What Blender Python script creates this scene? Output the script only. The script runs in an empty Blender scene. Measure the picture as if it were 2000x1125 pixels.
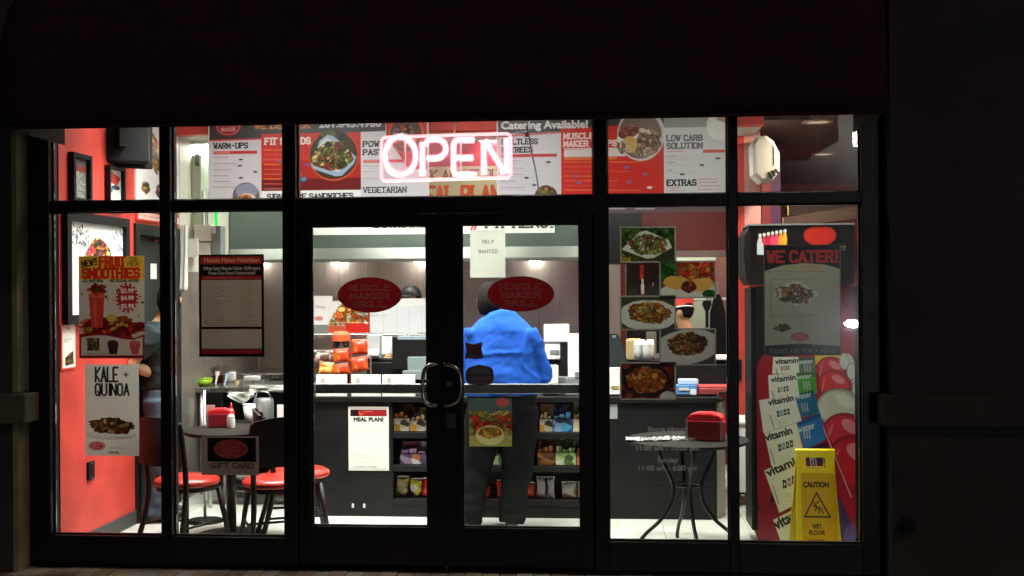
import bpy, bmesh, math, random
import numpy as np
from mathutils import Vector, Matrix, noise
R = math.radians
scene = bpy.context.scene
C = scene.collection
rnd = random.Random(7)
# ---------------------------------------------------------------- camera
FOC, DIST, EYE = 2200.0, 6.8, 1.71          # focal length in photo pixels (2000 wide), distance to the shop front, eye height
YAW, ROLL = math.atan(177 / 2200), 0.006
cam = bpy.data.cameras.new("camera")
cam.sensor_width = 36.0
cam.lens = 36.0 * FOC / 2000.0
cam.clip_end = 500
cam_o = bpy.data.objects.new("camera", cam)
C.objects.link(cam_o)
fwd = Vector((-math.sin(YAW), math.cos(YAW), 0))
rgt = Vector((math.cos(YAW), math.sin(YAW), 0))
up = Vector((0, 0, 1))
r2 = rgt * math.cos(ROLL) - up * math.sin(ROLL)
u2 = rgt * math.sin(ROLL) + up * math.cos(ROLL)
cam_o.matrix_world = Matrix(((r2.x, u2.x, -fwd.x, 0), (r2.y, u2.y, -fwd.y, -DIST), (r2.z, u2.z, -fwd.z, EYE), (0, 0, 0, 1)))
scene.camera = cam_o
# ---------------------------------------------------------------- night sky, faint ambient "moon" sun
world = bpy.data.worlds.new("World")
scene.world = world
world.use_nodes = True
wn = world.node_tree
sky = wn.nodes.new("ShaderNodeTexSky")
sky.sky_type = 'NISHITA'
sky.sun_disc = False
sky.sun_elevation = R(42)
sky.sun_rotation = R(142)
wn.links.new(sky.outputs[0], wn.nodes["Background"].inputs[0])
wn.nodes["Background"].inputs[1].default_value = 0.0008
sun = bpy.data.lights.new("moon", 'SUN')
sun.energy = 0.11
sun.angle = R(4)
sun.color = (1.0, 0.8, 0.62)
sun_o = bpy.data.objects.new("moon", sun)
C.objects.link(sun_o)
sun_o.rotation_euler = (R(48), 0, R(38))
vs = scene.view_settings
vs.view_transform = 'Standard'
vs.look = 'None'
vs.exposure = 0.25
vs.gamma = 1
scene.cycles.use_denoising = True
scene.cycles.caustics_reflective = False
scene.cycles.caustics_refractive = False
scene.cycles.max_bounces = 8
scene.cycles.transparent_max_bounces = 16
scene.cycles.sample_clamp_indirect = 4

# ---------------------------------------------------------------- helpers: photo pixel -> point of the place
def ray(px, py):
    u, v = px - 1000, 562.5 - py
    c, s = math.cos(ROLL), math.sin(ROLL)
    a, b = u * c + v * s, -u * s + v * c
    return -FOC * math.sin(YAW) + a * math.cos(YAW), FOC * math.cos(YAW) + a * math.sin(YAW), b

def P(px, py, Y=0.0):            # point on the plane y = Y
    dx, dy, dz = ray(px, py)
    t = (Y + DIST) / dy
    return Vector((dx * t, Y, EYE + dz * t))

def Q(px, py, X):                # point on the plane x = X
    dx, dy, dz = ray(px, py)
    t = X / dx
    return Vector((X, -DIST + dy * t, EYE + dz * t))

def PXM(px, Y):                  # photo pixels per metre there
    return ray(px, 562)[1] / (Y + DIST)

def lin(c):
    return tuple(((x / 255) / 12.92 if x / 255 <= 0.04045 else ((x / 255 + 0.055) / 1.055) ** 2.4) for x in c)

# ---------------------------------------------------------------- materials
M = {}
def mat(name, col, rough=0.6, metal=0.0, var=0.08, scale=6.0, bump=0.0, bscale=40.0, spec=0.5, trans=0.0, aniso=None):
    if name in M:
        return M[name]
    m = bpy.data.materials.new(name)
    m.use_nodes = True
    nt = m.node_tree
    b = nt.nodes["Principled BSDF"]
    b.inputs["Roughness"].default_value = rough
    b.inputs["Metallic"].default_value = metal
    b.inputs["Specular IOR Level"].default_value = spec
    tc = nt.nodes.new("ShaderNodeTexCoord")
    mp = nt.nodes.new("ShaderNodeMapping")
    nt.links.new(tc.outputs["Object"], mp.inputs[0])
    if aniso:
        mp.inputs["Scale"].default_value = aniso
    nz = nt.nodes.new("ShaderNodeTexNoise")
    nz.inputs["Scale"].default_value = scale
    nz.inputs["Detail"].default_value = 6
    nt.links.new(mp.outputs[0], nz.inputs["Vector"])
    rp = nt.nodes.new("ShaderNodeValToRGB")
    rp.color_ramp.elements[0].position = 0.3
    rp.color_ramp.elements[1].position = 0.7
    rp.color_ramp.elements[0].color = tuple(max(0, x * (1 - var)) for x in col) + (1,)
    rp.color_ramp.elements[1].color = tuple(min(1, x * (1 + var)) for x in col) + (1,)
    nt.links.new(nz.outputs[0], rp.inputs[0])
    nt.links.new(rp.outputs[0], b.inputs["Base Color"])
    mr = nt.nodes.new("ShaderNodeMapRange")
    mr.inputs[3].default_value = max(0.02, rough - 0.08)
    mr.inputs[4].default_value = min(1, rough + 0.08)
    nt.links.new(nz.outputs[0], mr.inputs[0])
    nt.links.new(mr.outputs[0], b.inputs["Roughness"])
    if bump:
        n2 = nt.nodes.new("ShaderNodeTexNoise")
        n2.inputs["Scale"].default_value = bscale
        n2.inputs["Detail"].default_value = 4
        nt.links.new(mp.outputs[0], n2.inputs["Vector"])
        bp = nt.nodes.new("ShaderNodeBump")
        bp.inputs["Strength"].default_value = bump
        bp.inputs["Distance"].default_value = 0.01
        nt.links.new(n2.outputs[0], bp.inputs["Height"])
        nt.links.new(bp.outputs[0], b.inputs["Normal"])
    if trans:
        b.inputs["Transmission Weight"].default_value = trans
    M[name] = m
    return m

def emis(name, col, strength):
    if name in M:
        return M[name]
    m = bpy.data.materials.new(name)
    m.use_nodes = True
    nt = m.node_tree
    nt.nodes.clear()
    o = nt.nodes.new("ShaderNodeOutputMaterial")
    e = nt.nodes.new("ShaderNodeEmission")
    e.inputs[0].default_value = tuple(col) + (1,)
    e.inputs[1].default_value = strength
    nt.links.new(e.outputs[0], o.inputs[0])
    M[name] = m
    return m

def clear(name, tint, refl, rough=0.0, glow=None, haze=0.0):     # thin clear sheet: lets light straight through, mirrors a little
    if name in M:
        return M[name]
    m = bpy.data.materials.new(name)
    m.use_nodes = True
    nt = m.node_tree
    nt.nodes.clear()
    o = nt.nodes.new("ShaderNodeOutputMaterial")
    t = nt.nodes.new("ShaderNodeBsdfTransparent")
    t.inputs[0].default_value = tuple(tint) + (1,)
    g = nt.nodes.new("ShaderNodeBsdfGlossy")
    g.inputs["Roughness"].default_value = rough
    fr = nt.nodes.new("ShaderNodeFresnel")
    fr.inputs[0].default_value = 1.45
    mu = nt.nodes.new("ShaderNodeMath")
    mu.operation = 'MULTIPLY'
    mu.inputs[1].default_value = refl
    nt.links.new(fr.outputs[0], mu.inputs[0])
    mx = nt.nodes.new("ShaderNodeMixShader")
    nt.links.new(mu.outputs[0], mx.inputs[0])
    nt.links.new(t.outputs[0], mx.inputs[1])
    nt.links.new(g.outputs[0], mx.inputs[2])
    last = mx
    if haze:
        g2 = nt.nodes.new("ShaderNodeBsdfGlossy")
        tc = nt.nodes.new("ShaderNodeTexCoord")
        nz = nt.nodes.new("ShaderNodeTexNoise")
        nz.inputs["Scale"].default_value = 3.0
        nz.inputs["Detail"].default_value = 8
        nt.links.new(tc.outputs["Object"], nz.inputs["Vector"])
        mr = nt.nodes.new("ShaderNodeMapRange")
        mr.inputs[1].default_value, mr.inputs[2].default_value = 0.3, 0.75
        mr.inputs[3].default_value, mr.inputs[4].default_value = haze * 0.5, haze * 1.8
        nt.links.new(nz.outputs[0], mr.inputs[0])
        g2.inputs["Roughness"].default_value = 0.16
        m2 = nt.nodes.new("ShaderNodeMixShader")
        nt.links.new(mr.outputs[0], m2.inputs[0])
        nt.links.new(mx.outputs[0], m2.inputs[1])
        nt.links.new(g2.outputs[0], m2.inputs[2])
        last = m2
    if glow:
        e = nt.nodes.new("ShaderNodeEmission")
        e.inputs[0].default_value = tuple(glow[:3]) + (1,)
        e.inputs[1].default_value = glow[3]
        ad = nt.nodes.new("ShaderNodeAddShader")
        nt.links.new(mx.outputs[0], ad.inputs[0])
        nt.links.new(e.outputs[0], ad.inputs[1])
        last = ad
    nt.links.new(last.outputs[0], o.inputs[0])
    M[name] = m
    return m

def ink(trans=0.0, gloss=0.35):     # printed sheet: reads the print's colours, lets part of the light through the paper
    name = "print_%d_%d" % (trans * 1000, gloss * 100)
    if name in M:
        return M[name]
    m = bpy.data.materials.new(name)
    m.use_nodes = True
    nt = m.node_tree
    b = nt.nodes["Principled BSDF"]
    b.inputs["Roughness"].default_value = gloss
    b.inputs["Specular IOR Level"].default_value = 0.3
    at = nt.nodes.new("ShaderNodeAttribute")
    at.attribute_name = "Col"
    nt.links.new(at.outputs["Color"], b.inputs["Base Color"])
    if trans:
        tr = nt.nodes.new("ShaderNodeBsdfTranslucent")
        nt.links.new(at.outputs["Color"], tr.inputs[0])
        mx = nt.nodes.new("ShaderNodeMixShader")
        mx.inputs[0].default_value = trans
        nt.links.new(b.outputs[0], mx.inputs[1])
        nt.links.new(tr.outputs[0], mx.inputs[2])
        nt.links.new(mx.outputs[0], nt.nodes["Material Output"].inputs[0])
    M[name] = m
    return m

# ---------------------------------------------------------------- objects
def mk(name, bm, m, parent=None, smooth=False, local=False):
    """link a bmesh (in world coordinates, or in the parent's when local) as one mesh object"""
    me = bpy.data.meshes.new(name)
    if isinstance(bm, bmesh.types.BMesh):
        bmesh.ops.recalc_face_normals(bm, faces=bm.faces)
        bm.to_mesh(me)
        bm.free()
    else:
        me = bm
    for x in (m if isinstance(m, (list, tuple)) else [m]):
        me.materials.append(x)
    if smooth:
        me.polygons.foreach_set("use_smooth", [True] * len(me.polygons))
        if smooth == 'auto':
            try:
                me.set_sharp_from_angle(angle=R(35))
            except Exception:
                pass
    o = bpy.data.objects.new(name, me)
    C.objects.link(o)
    if not local:
        co = np.empty(len(me.vertices) * 3, dtype=np.float32)
        me.vertices.foreach_get("co", co)
        co = co.reshape(-1, 3)
        lo, hi = co.min(0), co.max(0)
        c = np.array([(lo[0] + hi[0]) / 2, (lo[1] + hi[1]) / 2, lo[2]], dtype=np.float32)
        me.vertices.foreach_set("co", (co - c).ravel())
        w = Vector(c.tolist())
        par = parent
        while par is not None:
            w = w - par.location
            par = par.parent
        o.location = w
    if parent:
        o.parent = parent
    return o

def tag(o, label, cat, group=None):
    o["label"] = label
    o["category"] = cat
    if group:
        o["group"] = group
    return o

def thing(name, label, cat, loc=(0, 0, 0), group=None, rz=0):
    o = bpy.data.objects.new(name, None)
    C.objects.link(o)
    o.location = loc
    o.rotation_euler = (0, 0, rz)
    o.empty_display_size = 0.1
    return tag(o, label, cat, group)

def struct(o):
    o["kind"] = "structure"
    return o

def nb():
    return bmesh.new()

def box(bm, x0, x1, y0, y1, z0, z1, bev=0.0, mi=0):
    b2 = bmesh.new() if bev else bm
    v = [b2.verts.new((x, y, z)) for x in (x0, x1) for y in (y0, y1) for z in (z0, z1)]
    fs = []
    for q in ((0, 1, 3, 2), (4, 6, 7, 5), (0, 4, 5, 1), (2, 3, 7, 6), (0, 2, 6, 4), (1, 5, 7, 3)):
        f = b2.faces.new([v[i] for i in q])
        f.material_index = mi
        fs.append(f)
    if bev:
        bmesh.ops.recalc_face_normals(b2, faces=b2.faces)
        bmesh.ops.bevel(b2, geom=list(b2.edges), offset=bev, segments=2, affect='EDGES', profile=0.5)
        for f in b2.faces:
            f.material_index = mi
        me = bpy.data.meshes.new("t")
        b2.to_mesh(me)
        b2.free()
        bm.from_mesh(me)
        bpy.data.meshes.remove(me)
    return bm

def B(x0, x1, y0, y1, z0, z1, bev=0.0):
    return box(nb(), min(x0, x1), max(x0, x1), min(y0, y1), max(y0, y1), min(z0, z1), max(z0, z1), bev)

def pbox(px0, py0, px1, py1, Y, depth, bev=0.0):      # box whose front face shows at those photo pixels, at distance Y
    a, b = P(px0, (py0 + py1) / 2, Y), P(px1, (py0 + py1) / 2, Y)
    c, d = P((px0 + px1) / 2, py0, Y), P((px0 + px1) / 2, py1, Y)
    return B(a.x, b.x, Y, Y + depth, d.z, c.z, bev)

def tube(bm, pts, rad, n=10, closed=False, cap=True, flat=None):
    pts = [Vector(p) for p in pts]
    N = len(pts)
    rs = rad if isinstance(rad, (list, tuple)) else [rad] * N
    rings = []
    prev = None
    for i in range(N):
        a = pts[(i - 1) % N] if (closed or i > 0) else pts[i]
        b = pts[(i + 1) % N] if (closed or i < N - 1) else pts[i]
        t = (b - a).normalized()
        if prev is None:
            r = Vector((0, 1, 0)) if abs(t.y) < 0.9 else Vector((1, 0, 0))
        else:
            r = prev
        e1 = (r - t * r.dot(t)).normalized()
        prev = e1
        e2 = t.cross(e1)
        fl = flat or 1.0
        rings.append([bm.verts.new(pts[i] + e1 * math.cos(2 * math.pi * k / n) * rs[i] * fl + e2 * math.sin(2 * math.pi * k / n) * rs[i]) for k in range(n)])
    for i in range(N if closed else N - 1):
        A, Bq = rings[i], rings[(i + 1) % N]
        for k in range(n):
            bm.faces.new((A[k], A[(k + 1) % n], Bq[(k + 1) % n], Bq[k]))
    if cap and not closed:
        bm.faces.new(rings[0][::-1])
        bm.faces.new(rings[-1])
    return bm

def T(pts, rad, n=10, closed=False, flat=None):
    return tube(nb(), pts, rad, n, closed, True, flat)

def spline(pts, k=6, closed=False):
    pts = [Vector(p) for p in pts]
    N = len(pts)
    out = []
    for i in range(N if closed else N - 1):
        g = lambda j: pts[j % N] if closed else pts[max(0, min(N - 1, j))]
        p0, p1, p2, p3 = g(i - 1), g(i), g(i + 1), g(i + 2)
        for s in range(k):
            t = s / k
            out.append(0.5 * ((2 * p1) + (p2 - p0) * t + (2 * p0 - 5 * p1 + 4 * p2 - p3) * t * t + (3 * p1 - p0 - 3 * p2 + p3) * t ** 3))
    if not closed:
        out.append(pts[-1])
    return out

def lathe(bm, prof, cx, cy, n=32, cz=0.0):
    rings = []
    for r, z in prof:
        rings.append([bm.verts.new((cx + r * math.cos(2 * math.pi * k / n), cy + r * math.sin(2 * math.pi * k / n), cz + z)) for k in range(n)] if r > 1e-6 else [bm.verts.new((cx, cy, cz + z))])
    for a, b in zip(rings, rings[1:]):
        for k in range(n):
            if len(a) == 1 and len(b) == 1:
                continue
            if len(a) == 1:
                bm.faces.new((a[0], b[k], b[(k + 1) % n]))
            elif len(b) == 1:
                bm.faces.new((a[k], a[(k + 1) % n], b[0]))
            else:
                bm.faces.new((a[k], a[(k + 1) % n], b[(k + 1) % n], b[k]))
    return bm

def L(prof, cx, cy, n=32, cz=0.0):
    return lathe(nb(), prof, cx, cy, n, cz)

def prism(bm, poly, y0, y1):       # polygon of (x, z) pushed along y
    a = [bm.verts.new((x, y0, z)) for x, z in poly]
    b = [bm.verts.new((x, y1, z)) for x, z in poly]
    bm.faces.new(a)
    bm.faces.new(b[::-1])
    n = len(poly)
    for i in range(n):
        bm.faces.new((a[i], b[i], b[(i + 1) % n], a[(i + 1) % n]))
    return bm

def xprism(bm, poly, x0, x1):      # polygon of (y, z) pushed along x
    a = [bm.verts.new((x0, y, z)) for y, z in poly]
    b = [bm.verts.new((x1, y, z)) for y, z in poly]
    bm.faces.new(a)
    bm.faces.new(b[::-1])
    n = len(poly)
    for i in range(n):
        bm.faces.new((a[i], b[i], b[(i + 1) % n], a[(i + 1) % n]))
    return bm

# ---------------------------------------------------------------- print: a sheet of coloured points, drawn in code
GL = {}
for row in """A 02 28 42|14 34;B 02 08 38 47 46 35 05|35 44 43 32 02;C 47 38 18 07 03 12 32 43;D 02 08 28 47 43 22 02;E 42 02 08 48|05 35;F 02 08 48|05 35
G 47 38 18 07 03 12 32 43 45 25;H 02 08|42 48|05 45;I 22 28;J 48 43 32 12 03;K 02 08|48 05 42;L 08 02 42;M 02 08 24 48 42;N 02 08 42 48;O 12 03 07 18 38 47 43 32 12
P 02 08 38 47 46 35 05;Q 12 03 07 18 38 47 43 32 12|24 42;R 02 08 38 47 46 35 05|25 42;S 47 38 18 07 06 15 35 44 43 32 12 03;T 22 28|08 48;U 08 03 12 32 43 48;V 08 22 48
W 08 12 26 32 48;X 02 48|08 42;Y 08 25 48|25 22;Z 08 48 02 42;0 12 03 07 18 38 47 43 32 12;1 17 28 22;2 07 18 38 47 46 02 42;3 07 18 38 47 46 35 15|35 44 43 32 12 03
4 32 38 04 44;5 48 08 05 35 44 43 32 02;6 47 38 18 07 03 12 32 43 44 35 05;7 08 48 12;8 15 06 07 18 38 47 46 35 15 04 03 12 32 43 44 35;9 45 15 06 07 18 38 47 43 32 12 03
. 22 22;: 25 25|22 22;- 15 35;! 28 24|22 22;+ 05 45|23 27;/ 02 48;$ 47 38 18 07 06 15 35 44 43 32 12 03|21 29;a 16 36 45 42|44 14 03 12 32 43;b 08 02|05 16 36 45 43 32 12 03
c 45 36 16 05 03 12 32 43;d 48 42|45 36 16 05 03 12 32 43;e 04 44 45 36 16 05 03 12 32 43;f 48 28 17 12|06 36;g 46 41 30 10|45 36 16 05 03 12 32 43;h 08 02|05 16 36 45 42
i 26 22|28 28;k 08 02|46 04 42;l 28 22;m 02 06|05 16 25 22|25 36 45 42;n 02 06|05 16 36 45 42;o 12 03 05 16 36 45 43 32 12;p 06 00|05 16 36 45 43 32 12 03;r 02 06|04 15 26 46
s 45 36 16 05 14 34 43 32 12 03;t 18 13 22 32|06 36;u 06 03 12 32 43|46 42;v 06 22 46;w 06 12 25 32 46;x 02 46|06 42;y 06 22|46 10;z 06 46 02 42""".replace("\n", ";").split(";"):
    k, _, s = row.partition(" ")
    GL[k] = [[(int(p[0]), int(p[1]) - 2) for p in st.split()] for st in s.split("|")]

_SANS = {}
def sans_shape(t):
    """outline edges of a line of text in the built-in font: (n, 2, 2) edges, capital height 1, width"""
    if t not in _SANS:
        cu = bpy.data.curves.new("t", 'FONT')
        cu.resolution_u = 3
        cu.body = t
        ob = bpy.data.objects.new("t", cu)
        me = ob.to_mesh()
        cnt = {}
        for p in me.polygons:
            for e in p.edge_keys:
                cnt[e] = cnt.get(e, 0) + 1
        v = [x.co.copy() for x in me.vertices]
        fac = [[v[i].xy for i in p.vertices] for p in me.polygons]
        ed = np.array([[v[a].xy, v[b].xy] for (a, b), n in cnt.items() if n == 1]) / 0.68
        x0 = ed[:, :, 0].min()
        ed[:, :, 0] -= x0
        _SANS[t] = (ed, ed[:, :, 0].max(), [[((q.x / 0.68 - x0), q.y / 0.68) for q in f] for f in fac])
        ob.to_mesh_clear()
        bpy.data.objects.remove(ob)
        bpy.data.curves.remove(cu)
    return _SANS[t]

class Paint:
    """draws in photo pixels: x right, y down"""
    def __init__(s, x0, y0, x1, y1, bg, res=1.0, slope=0.0, xc=None):
        s.box = (x0, y0, x1, y1)
        s.W, s.H = max(2, int((x1 - x0) * res) + 1), max(2, int((y1 - y0) * res) + 1)
        s.X, s.Y = np.meshgrid(np.linspace(x0, x1, s.W), np.linspace(y0, y1, s.H))
        s.a = np.empty((s.H, s.W, 3))
        s.a[:] = lin(bg)
        s.soft = 0.8 / res
        s.sl, s.xc = slope, (x0 + x1) / 2 if xc is None else xc
        s.rng = np.random.RandomState(int(abs(x0 * 7 + y0 * 3)) % 9999)
    def q(s, x, y):
        return x, y + s.sl * (x - s.xc)
    def put(s, sd, c, al=1.0):
        m = (np.clip(0.5 - sd / s.soft, 0, 1) * al)[..., None]
        c = c if isinstance(c, np.ndarray) else np.array(lin(c))
        s.a = s.a * (1 - m) + c * m
        return s
    def rect(s, x0, y0, x1, y1, c, al=1.0):
        cx, cy = s.q((x0 + x1) / 2, (y0 + y1) / 2)
        return s.put(np.maximum(abs(s.X - cx) - (x1 - x0) / 2, abs(s.Y - cy) - (y1 - y0) / 2), c, al)
    def sd_ell(s, cx, cy, rx, ry, rot=0.0, wob=0.0, seed=0):
        cx, cy = s.q(cx, cy)
        u, v = s.X - cx, s.Y - cy
        ca, sa = math.cos(rot), math.sin(rot)
        u, v = u * ca + v * sa, -u * sa + v * ca
        th = np.arctan2(v / ry, u / rx)
        r = np.sqrt((u / rx) ** 2 + (v / ry) ** 2)
        k = 1 + wob * (np.sin(th * 5 + seed) * 0.5 + np.sin(th * 9 + seed * 2.3) * 0.3 + np.sin(th * 17 + seed * 1.7) * 0.3)
        return (r - k) * min(rx, ry)
    def ell(s, cx, cy, rx, ry, c, rot=0.0, al=1.0, wob=0.0, seed=0):
        return s.put(s.sd_ell(cx, cy, rx, ry, rot, wob, seed), c, al)
    def ring(s, cx, cy, rx, ry, w, c):
        return s.put(abs(s.sd_ell(cx, cy, rx, ry)) - w / 2, c)
    def sd_poly(s, pts):
        pts = [s.q(*p) for p in pts]
        inside = np.zeros(s.X.shape, bool)
        d = np.full(s.X.shape, 1e9)
        n = len(pts)
        for i in range(n):
            (xa, ya), (xb, yb) = pts[i], pts[(i + 1) % n]
            d = np.minimum(d, s.seg(xa, ya, xb, yb))
            if ya != yb:
                cr = ((ya > s.Y) != (yb > s.Y)) & (s.X < (xb - xa) * (s.Y - ya) / (yb - ya) + xa)
                inside ^= cr
        return np.where(inside, -d, d)
    def poly(s, pts, c, al=1.0):
        return s.put(s.sd_poly(pts), c, al)
    def seg(s, xa, ya, xb, yb):
        ex, ey = xb - xa, yb - ya
        L2 = ex * ex + ey * ey
        t = np.clip(((s.X - xa) * ex + (s.Y - ya) * ey) / L2, 0, 1) if L2 > 0 else 0
        return np.hypot(s.X - xa - t * ex, s.Y - ya - t * ey)
    def line(s, x0, y0, x1, y1, w, c, al=1.0):
        (x0, y0), (x1, y1) = s.q(x0, y0), s.q(x1, y1)
        return s.put(s.seg(x0, y0, x1, y1) - w / 2, c, al)
    def text(s, t, x0, y0, x1, h, c, wt=0.16, slab=False, rot=0.0, al=1.0):
        """fit text t between x0 and x1, baseline y0, capital height h"""
        adv = [2.6 if g in "I.:!il" else (3.2 if g == " " else (4.6 if g in "ft" else 5.6)) for g in t]
        tot = sum(adv) - 1.4
        sx, sy = (x1 - x0) / tot, h / 6.0
        x0, y0 = s.q(x0, y0)
        ca, sa = math.cos(rot), math.sin(rot)
        w = wt * h
        pos = 0.0
        bound = np.full(s.X.shape, 1e9)
        for g, ad in zip(t, adv):
            off = -1.0 if g in "I.:!il" else (-0.6 if g in "ft" else 0.0)
            for st in GL.get(g, []):
                pt = []
                for (gx, gy) in st:
                    lx, ly = (pos + gx + off) * sx, -gy * sy
                    pt.append((x0 + lx * ca - ly * sa, y0 + lx * sa + ly * ca))
                for (a, b) in zip(pt, pt[1:]):
                    x_lo, x_hi = min(a[0], b[0]) - w - 2, max(a[0], b[0]) + w + 2
                    y_lo, y_hi = min(a[1], b[1]) - w - 2, max(a[1], b[1]) + w + 2
                    bx = s.box
                    i0 = int(max(0, (x_lo - bx[0]) / (bx[2] - bx[0]) * (s.W - 1)))
                    i1 = int(min(s.W, (x_hi - bx[0]) / (bx[2] - bx[0]) * (s.W - 1) + 2))
                    j0 = int(max(0, (y_lo - bx[1]) / (bx[3] - bx[1]) * (s.H - 1)))
                    j1 = int(min(s.H, (y_hi - bx[1]) / (bx[3] - bx[1]) * (s.H - 1) + 2))
                    if i1 <= i0 or j1 <= j0:
                        continue
                    X, Y = s.X[j0:j1, i0:i1], s.Y[j0:j1, i0:i1]
                    ex, ey = b[0] - a[0], b[1] - a[1]
                    L2 = ex * ex + ey * ey
                    tt = np.clip(((X - a[0]) * ex + (Y - a[1]) * ey) / L2, 0, 1) if L2 > 0 else 0
                    bound[j0:j1, i0:i1] = np.minimum(bound[j0:j1, i0:i1], np.hypot(X - a[0] - tt * ex, Y - a[1] - tt * ey) - w / 2)
                if slab:
                    for (gx, gy), p in zip((st[0], st[-1]), (pt[0], pt[-1])):
                        if gy in (0, 6):
                            e = 0.9 * sx
                            bound = np.minimum(bound, np.maximum(abs(s.X - p[0]) - e - w * 0.3, abs(s.Y - p[1]) - w * 0.42))
            pos += ad
        return s.put(bound, c, al)
    def sans(s, t, x0, y0, x1, h, c, bold=0.05, rot=0.0, al=1.0):
        ed, wd, _ = sans_shape(t)
        sx = (x1 - x0) / wd
        x0, y0 = s.q(x0, y0)
        ca, sa = math.cos(rot), math.sin(rot)
        lx, ly = ed[:, :, 0] * sx, -ed[:, :, 1] * h
        E = np.stack([x0 + lx * ca - ly * sa, y0 + lx * sa + ly * ca], -1)
        bx = s.box
        pad = 2 + bold * h
        i0 = int(max(0, (E[..., 0].min() - pad - bx[0]) / (bx[2] - bx[0]) * (s.W - 1)))
        i1 = int(min(s.W, (E[..., 0].max() + pad - bx[0]) / (bx[2] - bx[0]) * (s.W - 1) + 2))
        j0 = int(max(0, (E[..., 1].min() - pad - bx[1]) / (bx[3] - bx[1]) * (s.H - 1)))
        j1 = int(min(s.H, (E[..., 1].max() + pad - bx[1]) / (bx[3] - bx[1]) * (s.H - 1) + 2))
        if i1 <= i0 or j1 <= j0:
            return s
        X, Y = s.X[j0:j1, i0:i1], s.Y[j0:j1, i0:i1]
        ins = np.zeros(X.shape, bool)
        d = np.full(X.shape, 1e9)
        for (xa, ya), (xb, yb) in E:
            ex, ey = xb - xa, yb - ya
            L2 = ex * ex + ey * ey
            if L2 < 1e-12:
                continue
            tt = np.clip(((X - xa) * ex + (Y - ya) * ey) / L2, 0, 1)
            d = np.minimum(d, np.hypot(X - xa - tt * ex, Y - ya - tt * ey))
            if ya != yb:
                ins ^= ((ya > Y) != (yb > Y)) & (X < (xb - xa) * (Y - ya) / (yb - ya) + xa)
        full = np.full(s.X.shape, 1e9)
        full[j0:j1, i0:i1] = np.where(ins, -d, d) - bold * h
        return s.put(full, c, al)
    def greek(s, x0, y0, x1, y1, n, c, w=None, al=0.75, frac=(0.4, 1.0)):
        """lines of print too small to read"""
        for i in range(n):
            y = y0 + (y1 - y0) * (i + 0.5) / n
            x = x0
            end = x0 + (x1 - x0) * s.rng.uniform(*frac)
            wd = w or (y1 - y0) / n * 0.35
            while x < end - 2:
                l = s.rng.uniform(3, 11)
                s.line(x, y, min(end, x + l), y, wd, c, al * s.rng.uniform(0.6, 1))
                x += l + 2.2
        return s
    def food(s, sd, pal, n=160, seed=1, jit=0.25, soft=1.0):
        """a heap of food seen close: many small bits in the palette's colours, inside the shape sd"""
        rg = np.random.RandomState(seed)
        m = sd < 2
        if not m.any():
            return s
        js, is_ = np.where(m)
        xs, ys = s.X[js, is_], s.Y[js, is_]
        pts = np.stack([rg.uniform(xs.min(), xs.max(), n), rg.uniform(ys.min(), ys.max(), n)], 1)
        cs = np.array([lin(pal[k]) for k in rg.randint(0, len(pal), n)]) * rg.uniform(1 - jit * 2, 1 + jit, (n, 1))
        ang = rg.uniform(0, math.pi, n)
        st = rg.uniform(1.0, 2.2, n)
        best = np.full(len(xs), 1e9)
        idx = np.zeros(len(xs), int)
        sec = np.full(len(xs), 1e9)
        for k in range(n):
            u, v = xs - pts[k, 0], ys - pts[k, 1]
            a = u * math.cos(ang[k]) + v * math.sin(ang[k])
            b = -u * math.sin(ang[k]) + v * math.cos(ang[k])
            d = (a / st[k]) ** 2 + (b * st[k] ** 0.3) ** 2
            lt = d < best
            sec = np.where(lt, best, np.minimum(sec, d))
            idx = np.where(lt, k, idx)
            best = np.where(lt, d, best)
        edge = np.clip((np.sqrt(sec) - np.sqrt(best)) / 2.2, 0.35, 1)
        full = np.zeros(s.a.shape)
        full[js, is_] = np.clip(cs[idx] * edge[:, None], 0, 1)
        return s.put(np.where(m, sd, 9), full)
    def grain(s, amt=0.04):
        s.a = np.clip(s.a * (1 + s.rng.normal(0, amt, s.a.shape[:2])[..., None]), 0, 1)
        return s

def sheet(name, paint, O, U, V, m, parent=None, curl=0.0):
    """paint laid on the parallelogram O (top corner), U (width), V (height, downwards)"""
    H, W = paint.H, paint.W
    O, U, V = np.array(O), np.array(U), np.array(V)
    u, v = np.meshgrid(np.linspace(0, 1, W), np.linspace(0, 1, H))
    co = O + u[..., None] * U + v[..., None] * V
    if curl:
        nrm = np.cross(U, V)
        nrm = nrm / np.linalg.norm(nrm)
        co = co + (curl * (np.sin(u * 5 + 0.4) * np.cos(v * 4 + 1.1)))[..., None] * nrm
    me = bpy.data.meshes.new(name)
    me.vertices.add(H * W)
    me.vertices.foreach_set("co", co.reshape(-1).astype(np.float32))
    i = np.arange(H * W).reshape(H, W)
    f = np.stack([i[:-1, :-1], i[1:, :-1], i[1:, 1:], i[:-1, 1:]], -1).reshape(-1, 4)
    me.loops.add(f.size)
    me.loops.foreach_set("vertex_index", f.ravel().astype(np.int32))
    me.polygons.add(len(f))
    me.polygons.foreach_set("loop_start", (np.arange(len(f)) * 4).astype(np.int32))
    me.update(calc_edges=True)
    at = me.color_attributes.new("Col", 'FLOAT_COLOR', 'POINT')
    rgba = np.ones((H * W, 4), np.float32)
    rgba[:, :3] = np.clip(paint.a, 0, 1).reshape(-1, 3)
    at.data.foreach_set("color", rgba.ravel())
    return mk(name, me, m, parent)

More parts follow.
